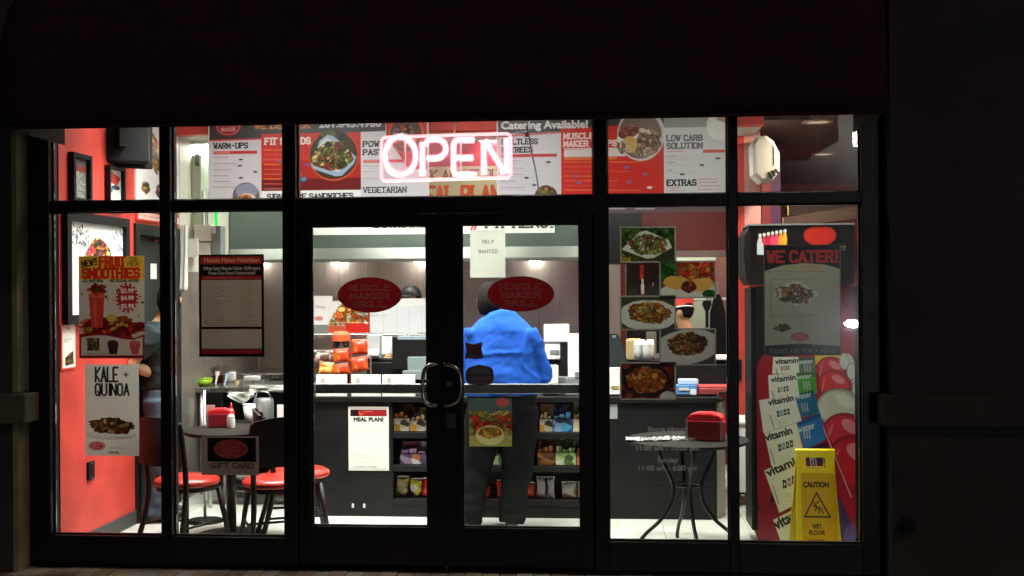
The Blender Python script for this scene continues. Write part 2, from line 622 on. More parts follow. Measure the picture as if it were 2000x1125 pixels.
def facing(paint, Y, box=None):     # O, U, V for a sheet parallel to the shop front that shows at the paint's own pixels
    x0, y0, x1, y1 = box or paint.box
    xm, ym = (x0 + x1) / 2, (y0 + y1) / 2
    c = P(xm, ym, Y)
    k = PXM(xm, Y)
    w, h = (x1 - x0) / k, (y1 - y0) / k
    return (c.x - w / 2, Y, c.z + h / 2), (w, 0, 0), (0, 0, -h)

def poster(name, label, cat, paint, Y, trans, group=None, gloss=0.35, curl=0.0):
    O, U, V = facing(paint, Y)
    return tag(sheet(name, paint, O, U, V, ink(trans, gloss), None, curl), label, cat, group)
# ================================================================ SETTING: ground, pavement, building shell
m_asph = mat("asphalt", (0.045, 0.044, 0.043), 0.85, bump=0.4, bscale=60, var=0.25, scale=3)
m_pave = mat("paver_brick", (0.30, 0.21, 0.16), 0.8, var=0.3, scale=4, bump=0.4, bscale=50)
m_joint = mat("paver_joint", (0.10, 0.08, 0.07), 0.95)
m_kerb = mat("kerb_concrete", (0.32, 0.31, 0.29), 0.85, var=0.15, bump=0.3)
m_stucco = mat("stucco", (0.075, 0.066, 0.064), 0.9, var=0.22, scale=2, bump=0.5, bscale=70)
m_ledge = mat("ledge_stone", (0.17, 0.14, 0.10), 0.85, var=0.15, bump=0.4, bscale=60)
m_frame = mat("dark_bronze_aluminium", (0.012, 0.012, 0.014), 0.38, metal=0.3, var=0.2, scale=8)
m_rubber = mat("black_gasket", (0.008, 0.008, 0.008), 0.7)
m_steel = mat("brushed_steel", (0.55, 0.53, 0.52), 0.28, metal=1.0, var=0.06, scale=5, aniso=(14, 14, 0.6))
m_chrome = mat("satin_handle_steel", (0.6, 0.58, 0.55), 0.22, metal=1.0)
m_brass = mat("brass", (0.6, 0.42, 0.16), 0.35, metal=1.0)
m_glass = clear("window_glass", (0.93, 0.95, 0.94), 0.85, haze=0.02)
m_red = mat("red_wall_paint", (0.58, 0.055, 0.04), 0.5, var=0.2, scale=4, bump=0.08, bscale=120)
m_cream = mat("cream_wall_paint", (0.72, 0.70, 0.60), 0.6, var=0.05, scale=2)
m_white = mat("white_paint", (0.8, 0.8, 0.77), 0.5, var=0.03)
m_blk = mat("black_plastic", (0.008, 0.008, 0.009), 0.45, var=0.2, spec=0.25)
m_char = mat("charcoal_laminate", (0.0062, 0.0066, 0.007), 0.5, var=0.25, scale=5, spec=0.25)
m_brown = mat("dark_brown_ceiling", (0.06, 0.04, 0.038), 0.6, var=0.15, scale=2)
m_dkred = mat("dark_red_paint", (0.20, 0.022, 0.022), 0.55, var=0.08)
m_hood = mat("hood_grey_green", (0.085, 0.105, 0.095), 0.45, metal=0.4, var=0.1, scale=3)
m_tile = mat("floor_tile", (0.6, 0.61, 0.56), 0.35, var=0.12, scale=3)
m_grout = mat("floor_grout", (0.14, 0.14, 0.13), 0.9)
m_pale = mat("pale_green_wall", (0.50, 0.54, 0.42), 0.6)
m_grey = mat("grey_plastic", (0.22, 0.24, 0.24), 0.45)
m_wht = mat("white_card", (0.82, 0.82, 0.80), 0.55, var=0.03)
m_silver = mat("silver_trim", (0.5, 0.5, 0.5), 0.4, metal=0.8)

struct(mk("ground", B(-90, 90, -120, -3.2, -0.45, -0.13), m_asph))
kerb = struct(mk("kerb", B(-40, 40, -3.199, -3.05, -0.3, 0.0), m_kerb))
pave = struct(mk("pavement", B(-40, 40, -3.049, 0.06, -0.3, -0.012), m_joint))
# brick pavers: a soldier course along the shop front, the only rows the picture shows, then plain field rows towards the kerb
pv = nb()
box(pv, -0.0495, 0.0495, -0.1, 0.1, -0.045, 0.0, 0.004)
pv_me = bpy.data.meshes.new("paver")
pv.to_mesh(pv_me)
pv.free()
m_pv = [mat("paver_brick_%s" % n, c, 0.82, var=0.25, scale=5, bump=0.5, bscale=60) for n, c in (("brown", (0.40, 0.26, 0.19)), ("tan", (0.48, 0.35, 0.24)), ("grey", (0.42, 0.38, 0.33)), ("dull", (0.30, 0.21, 0.17)))]
pv_mes = []
for m in m_pv:
    me = pv_me.copy()
    me.materials.append(m)
    pv_mes.append(me)
nn = 0
for row in range(3):
    for i in range(62):
        x = -3.75 + i * 0.1025 + (0.051 if row % 2 else 0)
        y = -0.172 - row * 0.2035
        if x > 2.6:
            continue
        o = bpy.data.objects.new("paver", rnd.choice(pv_mes))
        C.objects.link(o)
        o.location = Vector((x, y, rnd.uniform(-0.003, 0.002) - 0.0)) - pave.location
        o.rotation_euler = (0, 0, rnd.uniform(-0.012, 0.012))
        o.parent = pave
        nn += 1
fld = nb()
for row in range(12):
    for i in range(64):
        x = -3.75 + i * 0.2035 * 0.5 * 1.0
        y = -0.172 - (3 + row) * 0.2035
        if y < -2.95 or x > 2.6:
            continue
        box(fld, x - 0.0495, x + 0.0495, y - 0.1, y + 0.1, -0.045, rnd.uniform(-0.003, 0.001))
f_o = mk("paver_field", fld, m_pave, pave)
f_o["kind"] = "stuff"
struct(mk("threshold", B(P(50, 700, -0.2).x, P(1738, 700, -0.2).x, -0.068, 0.06, -0.05, 0.012, 0.004), m_frame))

XL, XR = P(58, 700, -0.05).x, P(1727, 700, -0.05).x     # the opening in the wall
YW = -0.2                                                # face of the stucco piers
bld = thing("building", "brown stucco shop building with stone ledge bands round the dark storefront", "building", (0, 0.2, 0))
def pier(x0, x1, inner):
    zs = [0.0, 1.0, 4.6]
    for a, b in zip(zs, zs[1:]):
        mk("wall_block", B(x0, x1, YW, 0.35, a + 0.003, b - 0.003, 0.004), m_stucco, bld)
    mk("wall_core", B(x0 + 0.012, x1 - 0.012, YW + 0.012, 0.33, 0.0, 4.6), m_stucco, bld)
pier(-6.5, XL, XL)
pier(XR, 5.2, XR)
mk("ledge_band", B(-6.5, XL + 0.075, YW - 0.06, -0.07, 0.905, 1.085, 0.012), m_ledge, bld)
mk("ledge_band", B(XR - 0.05, 5.2, YW - 0.06, -0.07, 0.905, 1.085, 0.012), m_stucco, bld)
for za, zb in ((0.0, 0.9), (1.09, 2.98)):
    mk("corner_strip", B(XL - 0.028, XL + 0.004, YW - 0.006, -0.07, za + 0.001, zb), mat("tan_corner_strip", (0.42, 0.36, 0.22), 0.8, var=0.2, bump=0.3), bld)  # paler tan strip down the inner edge of the left pier
mk("fascia", B(XL + 0.001, XR - 0.001, -0.1, 0.35, 2.985, 4.6), m_stucco, bld)
mk("roof", B(-6.5, 5.2, 0.351, 9.0, 4.2, 4.5), m_stucco, bld)

# awning: dark cloth on a metal frame
m_awn = mat("awning_cloth", (0.045, 0.006, 0.017), 0.85, var=0.3, scale=12, bump=0.3, bscale=200)
AX0, AX1, AY = P(-4, 250, -0.95).x, P(1733, 215, -0.95).x, -0.95
AZ = P(900, 233, AY).z
aw = thing("awning", "black cloth awning with a straight valance over the storefront", "awning", ((AX0 + AX1) / 2, -0.5, AZ))
prof = [(AY, AZ), (AY, AZ + 0.1), (AY, AZ + 0.32), (AY + 0.03, AZ + 0.5), (AY + 0.12, AZ + 0.68), (AY + 0.3, AZ + 0.86), (AY + 0.55, AZ + 0.98), (YW - 0.002, AZ + 1.05)]
bm = nb()
nx = 24
gr = [[bm.verts.new((AX0 + (AX1 - AX0) * i / nx, y - 0.006 * math.sin(i * 2.1) * (1 if z > AZ + 0.05 else 0.4), z)) for i in range(nx + 1)] for y, z in prof]
for a, b in zip(gr, gr[1:]):
    for i in range(nx):
        bm.faces.new((a[i], a[i + 1], b[i + 1], b[i]))
canopy = mk("canopy", bm, m_awn, aw, True)
so = canopy.modifiers.new("thick", 'SOLIDIFY')
so.thickness = 0.004
for x in (AX0, AX1):
    s = 0.004 if x == AX0 else -0.004
    mk("end_panel", xprism(nb(), prof + [(YW - 0.002, AZ)], x + s, x + s * 1.8), m_awn, aw)
mk("hem", B(AX0, AX1, AY - 0.006, AY + 0.008, AZ - 0.012, AZ + 0.004), m_awn, aw)
for i in (0, 4):
    x = AX0 + 0.03 + (AX1 - AX0 - 0.06) * i / 4
    mk("frame_bar", T([(x, AY + 0.03, AZ + 0.3), (x, YW - 0.02, AZ + 0.3)], 0.014), m_blk, aw)
mk("frame_bar", T([(AX0 + 0.02, AY + 0.03, AZ + 0.03), (AX1 - 0.02, AY + 0.03, AZ + 0.03)], 0.014), m_silver, aw)

# round pipe cap on the pier beside the window
c = P(1770, 1027, YW)
cp = thing("pipe_cap", "small round dark metal pipe cap on the brown pier right of the window", "pipe cap", (c.x, YW, c.z - 0.05))
mk("flange", T([(c.x, YW - 0.001, c.z), (c.x, YW - 0.02, c.z)], 0.05, 20), m_blk, cp, 'auto')
mk("cap", T([(c.x, YW - 0.021, c.z), (c.x, YW - 0.06, c.z)], [0.034, 0.03], 16), m_char, cp, 'auto')

# ================================================================ STOREFRONT
def X0(px):
    return P(px, 700, 0).x
FY0, FY1 = -0.055, 0.055
ZS, ZT0, ZT1, ZH = 0.19, 2.198, 2.265, 2.98
def frame(bmx, t, name, y0=FY0, y1=FY1):
    return mk(name, B(bmx[0], bmx[1], y0, y1, bmx[2], bmx[3], 0.004), m_frame, t)
def pane(t, x0, x1, z0, z1):
    mk("gasket", (lambda b: (box(b, x0, x0 + 0.008, -0.012, 0.012, z0, z1), box(b, x1 - 0.008, x1, -0.012, 0.012, z0, z1), box(b, x0 + 0.008, x1 - 0.008, -0.012, 0.012, z0, z0 + 0.008), box(b, x0 + 0.008, x1 - 0.008, -0.012, 0.012, z1 - 0.008, z1), b)[-1])(nb()), m_rubber, t)
    return mk("pane", B(x0 + 0.009, x1 - 0.009, -0.003, 0.003, z0 + 0.009, z1 - 0.009), m_glass, t)
def window(label, posts):
    xs = (posts[0][0], posts[-1][1])
    t = thing("storefront_window", label, "window", ((X0(xs[0]) + X0(xs[1])) / 2, 0, 0.012), "storefront windows beside the doors")
    for a, b in posts:
        frame((X0(a), X0(b), 0.013, ZH), t, "jamb" if (a, b) in (posts[0], posts[-1]) else "mullion", FY0 - 0.004, FY1 + 0.004)
    for (a, b), (c2, d) in zip(posts, posts[1:]):
        frame((X0(b), X0(c2), 0.013, ZS), t, "sill")
        frame((X0(b), X0(c2), ZT0, ZT1), t, "transom_bar")
        frame((X0(b), X0(c2), ZH - 0.05, ZH), t, "head")
        pane(t, X0(b), X0(c2), ZS, ZT0)
        pane(t, X0(b), X0(c2), ZT1, ZH - 0.05)
    return t
window("black framed shop window with smoothie poster, left of the doors", [(61, 106), (320, 341), (558, 584)])
window("black framed shop window with food photo prints, right of the doors", [(1161, 1188), (1422, 1440), (1680, 1726)])
tw = thing("transom_window", "wide transom window with neon sign above the doors", "window", ((X0(584) + X0(1161)) / 2, 0, 2.165))
frame((X0(584) + 0.001, X0(1161) - 0.001, 2.168, ZT1), tw, "transom_bar")
frame((X0(584) + 0.001, X0(1161) - 0.001, ZH - 0.05, ZH), tw, "head")
pane(tw, X0(584) + 0.001, X0(1161) - 0.001, ZT1, ZH - 0.05)
for xa, xb in ((X0(583), X0(592)), (X0(1153), X0(1162))):
    mk("door_stop", B(xa, xb, 0.031, 0.052, 0.013, 2.167), m_frame, tw)
mk("door_stop", B(X0(592) + 0.001, X0(1153) - 0.001, 0.031, 0.052, 2.13, 2.167), m_frame, tw)
mk("door_sill", B(X0(584), X0(1161), 0.031, 0.06, 0.0125, 0.045), m_frame, tw)

def door(label, sl, gl, gr_, sr, hinge_x, pts, lock):
    t = thing("entrance_door", label, "door", ((X0(gl) + X0(gr_)) / 2, 0, 0.02), "pair of entrance doors")
    frame((X0(sl), X0(gl), 0.022, 2.16), t, "stile", -0.03, 0.03)
    frame((X0(gr_), X0(sr), 0.022, 2.16), t, "stile", -0.03, 0.03)
    frame((X0(gl), X0(gr_), 2.095, 2.16), t, "rail", -0.029, 0.029)
    frame((X0(gl), X0(gr_), 0.022, 0.26), t, "rail", -0.029, 0.029)
    pane(t, X0(gl), X0(gr_), 0.26, 2.095)
    # pull handle outside, push bar inside
    path = [P(x, y, -0.075) for x, y in pts]
    path = [Vector((path[0].x, -0.03, path[0].z))] + path + [Vector((path[-1].x, -0.03, path[-1].z))]
    mk("pull_handle", T(spline(path, 5), 0.0125, 10), m_chrome, t, True)
    a, b = P(gl, 750, 0.09).z, P(gl, 769, 0.09).z
    bar = mk("push_bar", B(X0(gl) - 0.02, X0(gr_) + 0.02, 0.075, 0.105, 1.062, 1.122, 0.006), m_bar, t)
    for x in (X0(gl) - 0.02, X0(gr_) + 0.0):
        mk("bracket", B(x, x + 0.02, 0.031, 0.0745, 1.075, 1.11), m_bar, bar)
    for z in (0.28, 2.02):
        mk("hinge", T([(hinge_x, -0.045, z - 0.07), (hinge_x, -0.045, z + 0.07)], 0.009, 8), m_silver_dk, t, True)
    if lock:
        c = P(*lock, -0.03)
        mk("lock_cylinder", T([(c.x, -0.031, c.z), (c.x, -0.042, c.z)], 0.017, 16), m_brass, t, 'auto')
    return t
m_bar = mat("push_bar_grey", (0.26, 0.29, 0.27), 0.42, metal=0.5, var=0.12)
m_silver_dk = mat("dull_hinge_metal", (0.12, 0.11, 0.11), 0.5, metal=0.7)
hl = [(850, 712), (838, 714), (829, 723), (826, 740), (826, 765), (829, 781), (838, 790), (850, 792)]
hr = [(869, 712), (880, 713), (893, 722), (900, 740), (900, 766), (893, 782), (880, 790), (869, 792)]
door("black framed glass entrance door with the left pull handle", 586, 610, 835, 868, X0(574), hl, None)
dr = door("black framed glass entrance door with brass lock cylinder and help wanted sheet", 871, 903, 1133, 1159, X0(1164), hr, (878, 750))
pt = Paint(867, 808, 890, 836, (92, 88, 96)).greek(870, 812, 887, 832, 5, (40, 40, 50)).grain(0.08)
O, U, V = facing(pt, -0.0315)
sheet("sticker", pt, O, U, V, ink(0), dr)
mk("astragal", B(X0(866), X0(873), -0.04, -0.0305, 0.03, 2.155), m_frame, dr)

# ================================================================ ROOM SHELL
XW = -3.42                       # red left wall
CZ = 3.2                         # dining ceiling
KZ = 2.95                        # kitchen ceiling
YK = 1.95                        # bulkhead over the counter
YB = 4.2                         # rear kitchen wall
XP = 1.24                        # right end of the kitchen
XE, YE = 4.2, 7.6                # far lounge
floor = struct(mk("floor", B(-4.6, XE, 0.062, YE, -0.02, -0.006), m_grout))
tl = B(-0.2985, 0.2985, -0.2985, 0.2985, -0.01, 0.0, 0.002)
tme = bpy.data.meshes.new("tile")
tl.to_mesh(tme)
tl.free()
tme.materials.append(m_tile)
for i in range(13):
    for j in range(8):
        x, y = -4.2 + i * 0.6 + 0.12, 0.37 + j * 0.6
        if x > XE - 0.3:
            continue
        o = bpy.data.objects.new("tile", tme)
        C.objects.link(o)
        o.location = Vector((x, y, 0)) - floor.location
        o.parent = floor
DY0, DY1, DZ = Q(262, 700, XW).y, Q(349, 700, XW).y, Q(300, 441, XW).z     # doorway in the red wall
wl = struct(mk("wall_left", (lambda b: (box(b, XW - 0.15, XW, 0.06, DY0, 0, 4.1), box(b, XW - 0.15, XW, DY0, DY1, DZ, 4.1), box(b, XW - 0.15, XW, DY1, YK + 0.1, 0, 4.1), b)[-1])(nb()), m_red))
wkl = struct(mk("wall_kitchen_left", B(XW - 0.15, XW + 0.02, YK + 0.1, YB, 0, 4.1), m_cream))
for i in range(4):
    mk("wainscot_panel", B(XW + 0.0205, XW + 0.028, YK + 0.11 + i * 0.5, YK + 0.605 + i * 0.5, 0.02, 1.86, 0.002), mat("wainscot_steel", (0.30, 0.26, 0.24), 0.4, metal=0.6, var=0.2, scale=4), wkl)
struct(mk("wall_corridor", B(-4.5, XW - 0.9, 0.06, YB, 0, 4.1), m_char))
struct(mk("ceiling_dining", B(XW - 1.0, 1.6, 0.06, YK, CZ, CZ + 0.05), m_white))
bulk = struct(mk("bulkhead", B(XW, 1.24, YK, YK + 0.12, KZ - 0.002, CZ + 0.3), m_red))
struct(mk("ceiling_kitchen", B(XW, XP, YK + 0.121, YB, KZ, KZ + 0.05), m_cream))
# rear wall: steel panels behind the cooking line, dark red paint with a pass opening on the right
XS = P(1212, 600, YB).x
wr = struct(mk("wall_rear", (lambda b: (box(b, XW, XS, YB, YB + 0.12, 0, KZ), b)[-1])(nb()), m_cream))
nP = 9
for i in range(nP):
    x0, x1 = XW + 0.03 + (XS - XW - 0.03) * i / nP, XW + 0.03 + (XS - XW - 0.03) * (i + 1) / nP
    mk("steel_panel", B(x0 + 0.002, x1 - 0.002, YB - 0.012 - 0.002 * (i % 2), YB - 0.0005, 0.02, 2.3, 0.002), mat("wall_steel", (0.70, 0.62, 0.58), 0.34, metal=0.4, var=0.07, scale=4, aniso=(10, 10, 0.5)), wr)
oz0, oz1 = 0.95, P(1300, 502, YB).z
ox0, ox1 = P(1222, 600, YB).x, P(1425, 600, YB).x
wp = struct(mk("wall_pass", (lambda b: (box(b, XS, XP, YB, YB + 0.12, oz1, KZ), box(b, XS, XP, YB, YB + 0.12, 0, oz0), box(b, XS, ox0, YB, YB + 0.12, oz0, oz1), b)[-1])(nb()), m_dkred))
mk("pass_lintel", B(ox0 - 0.02, XP, YB - 0.03, YB - 0.001, oz1 - 0.005, oz1 + 0.06), mat("lintel_mauve", (0.30, 0.20, 0.20), 0.5), wp)
struct(mk("wall_backroom", B(XS - 0.6, XP, 5.7, 5.8, 0, KZ), m_pale))
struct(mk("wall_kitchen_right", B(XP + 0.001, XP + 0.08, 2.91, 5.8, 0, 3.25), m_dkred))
struct(mk("ceiling_backroom", B(XS - 0.6, XP, YB + 0.121, 5.7, KZ, KZ + 0.05), m_cream))
dcol = thing("column", "dark grey square column under the right menu board", "column", (P(1220, 600, 2.9).x, 3.0, 1.95))
mk("column_shaft", B(P(1186, 500, 2.9).x, P(1254, 500, 2.9).x, 2.9, 3.2, P(1220, 508, 2.9).z, KZ - 0.001), m_char, dcol)
mk("column_foot", B(P(1186, 500, 2.9).x - 0.01, P(1254, 500, 2.9).x + 0.01, 2.89, 3.21, P(1220, 508, 2.9).z - 0.03, P(1220, 508, 2.9).z), m_blk, dcol)
# red partition at the right end of the counter, lounge beyond
rp = thing("partition", "red painted partition with a pale pink edge right of the counter", "partition", (P(1460, 700, 2.6).x, 2.7, 0))
xa, xb, xc = P(1436, 600, 2.6).x, P(1455, 600, 2.6).x, P(1487, 600, 2.6).x
m_pink = mat("pale_pink", (0.66, 0.33, 0.31), 0.55, var=0.05)  # paler pink tone for the strip beside the red edge
zp = P(1460, 470, 2.6).z
mk("lower_wall", B(xa, xc, 2.6, 2.9, 0.08, zp), m_red, rp)
mk("skirting", B(xa - 0.004, xc + 0.004, 2.595, 2.9, 0.0, 0.08), m_blk, rp)
mk("red_edge", B(xa, xb, 2.6, 2.9, zp + 0.001, CZ + 0.1), m_red, rp)
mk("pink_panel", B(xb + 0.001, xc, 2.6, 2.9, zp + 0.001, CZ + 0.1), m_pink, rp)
pc = thing("round_column", "red and purple column behind the drinks cooler header", "column", (P(1508, 600, 3.4).x, 3.55, 0))
mk("red_half", B(P(1489, 600, 3.4).x, P(1507, 600, 3.4).x, 3.4, 3.7, 0, 3.0), mat("crimson_paint", (0.42, 0.05, 0.07), 0.5), pc)
mk("purple_half", B(P(1507, 600, 3.4).x + 0.001, P(1526, 600, 3.4).x, 3.4, 3.7, 0, 3.0), mat("purple_paint", (0.14, 0.035, 0.16), 0.5), pc)
LC = struct(mk("ceiling_lounge", B(1.61, XE, 0.06, YE, 3.0, 3.06), m_brown))
LC2 = struct(mk("ceiling_lounge_strip", B(XP + 0.001, 1.609, YK + 0.121, YE, 3.0, 3.06), m_brown))
struct(mk("wall_lounge", B(XP, XE, YE, YE + 0.1, 0, 3.0), mat("lounge_red_paint", (0.50, 0.045, 0.03), 0.5)))
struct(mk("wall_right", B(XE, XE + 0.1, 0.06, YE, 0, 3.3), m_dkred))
for k, (a, b, c2, d, lab) in enumerate(((1530, 436, 1700, 405, "lower"), (1540, 412, 1700, 392, "upper"))):
    p, q = P(a, b, 5.2 + k * 0.5), P(c2, d, 5.2 + k * 0.5)
    t = thing("beam", "%s brown wooden beam slanting across the far red lounge wall" % lab, "beam", ((p.x + q.x) / 2, p.y, p.z))
    bm = nb()
    prism(bm, [(p.x, p.z - 0.05), (q.x, q.z - 0.1), (q.x, q.z + 0.04), (p.x, p.z + 0.06)], p.y, p.y + 0.2)
    mk("timber", bm, mat("beam_wood", (0.05, 0.024, 0.012), 0.6, var=0.3, scale=5, aniso=(1, 1, 8)), t)
    mk("end_plate", B(p.x - 0.01, p.x - 0.0005, p.y, p.y + 0.2, p.z - 0.05, p.z + 0.06), m_brass, t)
# ================================================================ LAMPS OF THE PLACE AND ADDED DINING PANELS
LIGHT = 30.0
m_lamp = emis("fluorescent_diffuser", (1.0, 0.98, 0.90), 13.0)
m_klamp = emis("kitchen_diffuser", (0.97, 1.0, 0.90), LIGHT * 1.5)
def troffer(label, x, y, z, w, d, m, watt=0.0):
    t = thing("ceiling_light", label, "ceiling light", (x, y, z - 0.03), "fluorescent ceiling lights")
    b = nb()
    for s in (-1, 1):
        box(b, x + s * w / 2 - 0.02, x + s * w / 2 + 0.02, y - d / 2 - 0.02, y + d / 2 + 0.02, z - 0.03, z - 0.001)
        box(b, x - w / 2 + 0.02, x + w / 2 - 0.02, y + s * d / 2 - 0.02, y + s * d / 2 + 0.02, z - 0.03, z - 0.001)
    mk("frame", b, m_white, t)
    if watt:          # added area lamp, spread narrowed to keep its light off the menus
        la = bpy.data.lights.new("dining_fill_lamp", 'AREA')
        la.shape, la.size, la.size_y, la.energy, la.color, la.spread = 'RECTANGLE', w - 0.06, d - 0.06, watt, (1.0, 0.98, 0.9), R(105)
        lo = bpy.data.objects.new("dining_fill_lamp", la)
        C.objects.link(lo)
        lo.parent = t
        lo.location = (0, 0, -0.004)
    mk("diffuser", B(x - w / 2 + 0.021, x + w / 2 - 0.021, y - d / 2 + 0.021, y + d / 2 - 0.021, z - 0.022, z - 0.004), m, t)
for lab, x in (("by the red wall", -2.45), ("behind the doors", -0.95), ("over the right table", 0.95)):  # dining panels out of view, added to light the room
    troffer("unseen fluorescent panel added in the dining ceiling " + lab, x, 0.45 if x > 0.9 else 0.8, CZ, 1.2, 0.6, m_lamp, 75 if x > 0.9 else 58)
c = P(393, 268, 2.5)
troffer("lit fluorescent panel high beside the left menu board", c.x + 0.02, 2.62, KZ, 0.3, 0.6, m_klamp)
c = P(957, 262, 2.5)
troffer("lit fluorescent panel seen above the right half of the neon sign", c.x, 2.55, KZ, 0.2, 0.35, m_klamp)
troffer("fluorescent panel over the cooking line hidden by the left menu", -1.7, 2.75, KZ, 1.1, 0.5, m_klamp)
troffer("fluorescent panel over the cooking line hidden by the right menu", 0.3, 2.75, KZ, 0.9, 0.5, m_klamp)
troffer("fluorescent panel of the back room behind the pass", 0.9, 4.95, KZ, 0.6, 0.6, m_klamp)
for lab, px, py in (("nearer", 1597, 237), ("farther", 1608, 300)):
    t0 = 1.289 / ray(px, py)[2]
    d = ray(px, py)
    x, y = d[0] * t0, -DIST + d[1] * t0
    t = thing("recessed_light", lab + " of two round recessed lights in the brown lounge ceiling", "recessed light", (x, y, 2.98), "recessed lounge lights")
    mk("trim_ring", L([(0.085, -0.002), (0.09, -0.014), (0.118, -0.01), (0.12, -0.001)], x, y, 28, 3.0), mat("tan_trim", (0.45, 0.33, 0.26), 0.5), t, 'auto')
    la = bpy.data.lights.new("can_lamp", 'AREA')
    la.shape, la.size, la.energy, la.color = 'DISK', 0.15, 36, (1.0, 0.78, 0.6)
    lo = bpy.data.objects.new("can_lamp", la)
    C.objects.link(lo)
    lo.parent = t
    lo.location = (0, 0, 0.005)
    mk("lens", L([(0.0, -0.006), (0.084, -0.006), (0.084, -0.003), (0, -0.003)], x, y, 28, 3.0), emis("dim_lens", (1.0, 0.72, 0.5), 0.55), t)
c = P(1610, 293, 4.4)
t = thing("ceiling_sign", "small pale box hanging below the farther recessed lounge light", "box", (c.x, 4.4, c.z - 0.03))
mk("box_body", pbox(1599, 291, 1620, 297, 4.4, 0.08, 0.003), m_cream, t)
mk("stem", T([(c.x, 4.44, c.z + 0.01), (c.x, 4.44, 2.999)], 0.006), m_blk, t)

# parking lot lamp and a parked car behind the camera: seen only as the two glints in the right pane
def mirrored(px, py, L_):
    d = ray(px, py)
    t0 = (L_ + DIST) / d[1]
    return Vector((d[0] * t0, -L_, EYE + d[2] * t0))
h = mirrored(1674, 272, 30)
sl = thing("street_lamp", "tall parking lot lamp post whose white head glints in the right pane", "street lamp", (h.x, h.y - 0.6, -0.13))
mk("pole", T([(h.x, h.y - 0.6, -0.13), (h.x, h.y - 0.6, h.z + 0.25)], [0.09, 0.06], 12), m_blk, sl, True)
mk("base", B(h.x - 0.25, h.x + 0.25, h.y - 0.85, h.y - 0.35, -0.13, 0.5, 0.03), m_kerb, sl)
mk("arm", T([(h.x, h.y - 0.6, h.z + 0.2), (h.x, h.y - 0.05, h.z + 0.2)], 0.04), m_blk, sl)
hd = mk("lamp_head", B(h.x - 0.2, h.x + 0.2, h.y - 0.1, h.y + 0.02, h.z - 0.25, h.z + 0.3, 0.02), m_blk, sl)
mk("lens", B(h.x - 0.13, h.x + 0.13, h.y + 0.021, h.y + 0.03, h.z - 0.23, h.z + 0.23), emis("street_lens", (1.0, 0.93, 0.85), 160), hd)
g = mirrored(1664, 632, 20)
cx, cyy = g.x + 0.68, g.y
car = thing("parked_car", "car behind the viewer whose headlamp glints beside the catering poster", "car", (cx, cyy - 2.2, -0.13))
m_car = mat("car_paint", (0.03, 0.035, 0.05), 0.25, metal=0.4)
zc = -0.13
side = [(cyy, zc + 0.3), (cyy + 0.06, zc + 0.55), (cyy - 0.05, zc + 0.85), (cyy - 1.1, zc + 1.0), (cyy - 1.8, zc + 1.45), (cyy - 3.0, zc + 1.48), (cyy - 3.8, zc + 1.08), (cyy - 4.4, zc + 0.98), (cyy - 4.45, zc + 0.3)]
body = mk("body", (lambda b: (xprism(b, side, cx - 0.9, cx + 0.9), bmesh.ops.recalc_face_normals(b, faces=b.faces), bmesh.ops.bevel(b, geom=list(b.edges), offset=0.05, segments=2, affect='EDGES'), b)[-1])(nb()), m_car, car, 'auto')
mk("windscreen", (lambda b: (b.faces.new([b.verts.new(v) for v in ((cx - 0.72, cyy - 1.13, zc + 1.04), (cx + 0.72, cyy - 1.13, zc + 1.04), (cx + 0.62, cyy - 1.76, zc + 1.44), (cx - 0.62, cyy - 1.76, zc + 1.44))]), b)[-1])(nb()), mat("car_glass", (0.01, 0.012, 0.015), 0.08), car)
for sx in (-1, 1):
    for yy in (-0.85, -3.5):
        w_ = mk("wheel", T([(cx + sx * 0.72, cyy + yy, zc + 0.32), (cx + sx * 0.93, cyy + yy, zc + 0.32)], 0.32, 20), m_rubber, car, 'auto')
        mk("rim", T([(cx + sx * 0.931, cyy + yy, zc + 0.32), (cx + sx * 0.94, cyy + yy, zc + 0.32)], 0.2, 16), m_silver, w_)
    hl_o = mk("headlight", L([(0, 0.0), (0.07, 0.0), (0.11, -0.02), (0.11, -0.06), (0, -0.06)], 0, 0, 16), emis("headlamp", (0.86, 0.93, 1.0), 150), car, local=True)
    hl_o.rotation_euler = (R(-90), 0, 0)
    hl_o.scale = (1.7, 0.9, 1)
    hl_o.location = Vector((cx + sx * 0.68, g.y + 0.075, g.z)) - car.location
    mk("bumper", B(cx + sx * 0.45 - 0.4, cx + sx * 0.45 + 0.4, cyy + 0.02, cyy + 0.1, zc + 0.3, zc + 0.5, 0.03), m_blk, car)

# ================================================================ NEON OPEN SIGN
m_core = emis("neon_core", (1.0, 0.50, 0.58), 5.0)
m_core2 = emis("neon_border", (1.0, 0.52, 0.48), 1.8)
m_halo = clear("neon_halo", (1.0, 0.80, 0.82), 0.5, 0.05, (1.0, 0.2, 0.28, 0.75))  # pink emissive shell put in for the glow around the tubes
NY = 0.10
ns = thing("neon_sign", "glowing pink white neon sign reading OPEN in the transom window", "neon sign", (P(872, 350, NY).x, NY, P(872, 350, NY).z))
def neon(name, pts, closed, m, r):
    path = [P(x, y, NY) for x, y in pts]
    t = mk(name, T(path, r, 12, closed), m, ns, True)
    mk("halo_shell", T(path, r * (1.7 if r > 0.01 else 1.35), 12, closed), m_halo, t, True)
def arc(cx, cy, rx, ry, a0, a1, n=10):
    return [(cx + rx * math.cos(R(a0 + (a1 - a0) * i / n)), cy - ry * math.sin(R(a0 + (a1 - a0) * i / n))) for i in range(n + 1)]
neon("letter", arc(782, 304, 30, 37, 80, 440, 36), True, m_core, 0.0125)
neon("letter", [(825, 343), (825, 300)] + [(825, 280)] + arc(840, 286, 8, 14, 180, 90, 5)[1:] + [(850, 271)] + arc(850, 290, 21, 19, 90, -90, 12) + [(834, 309)], False, m_core, 0.0125)
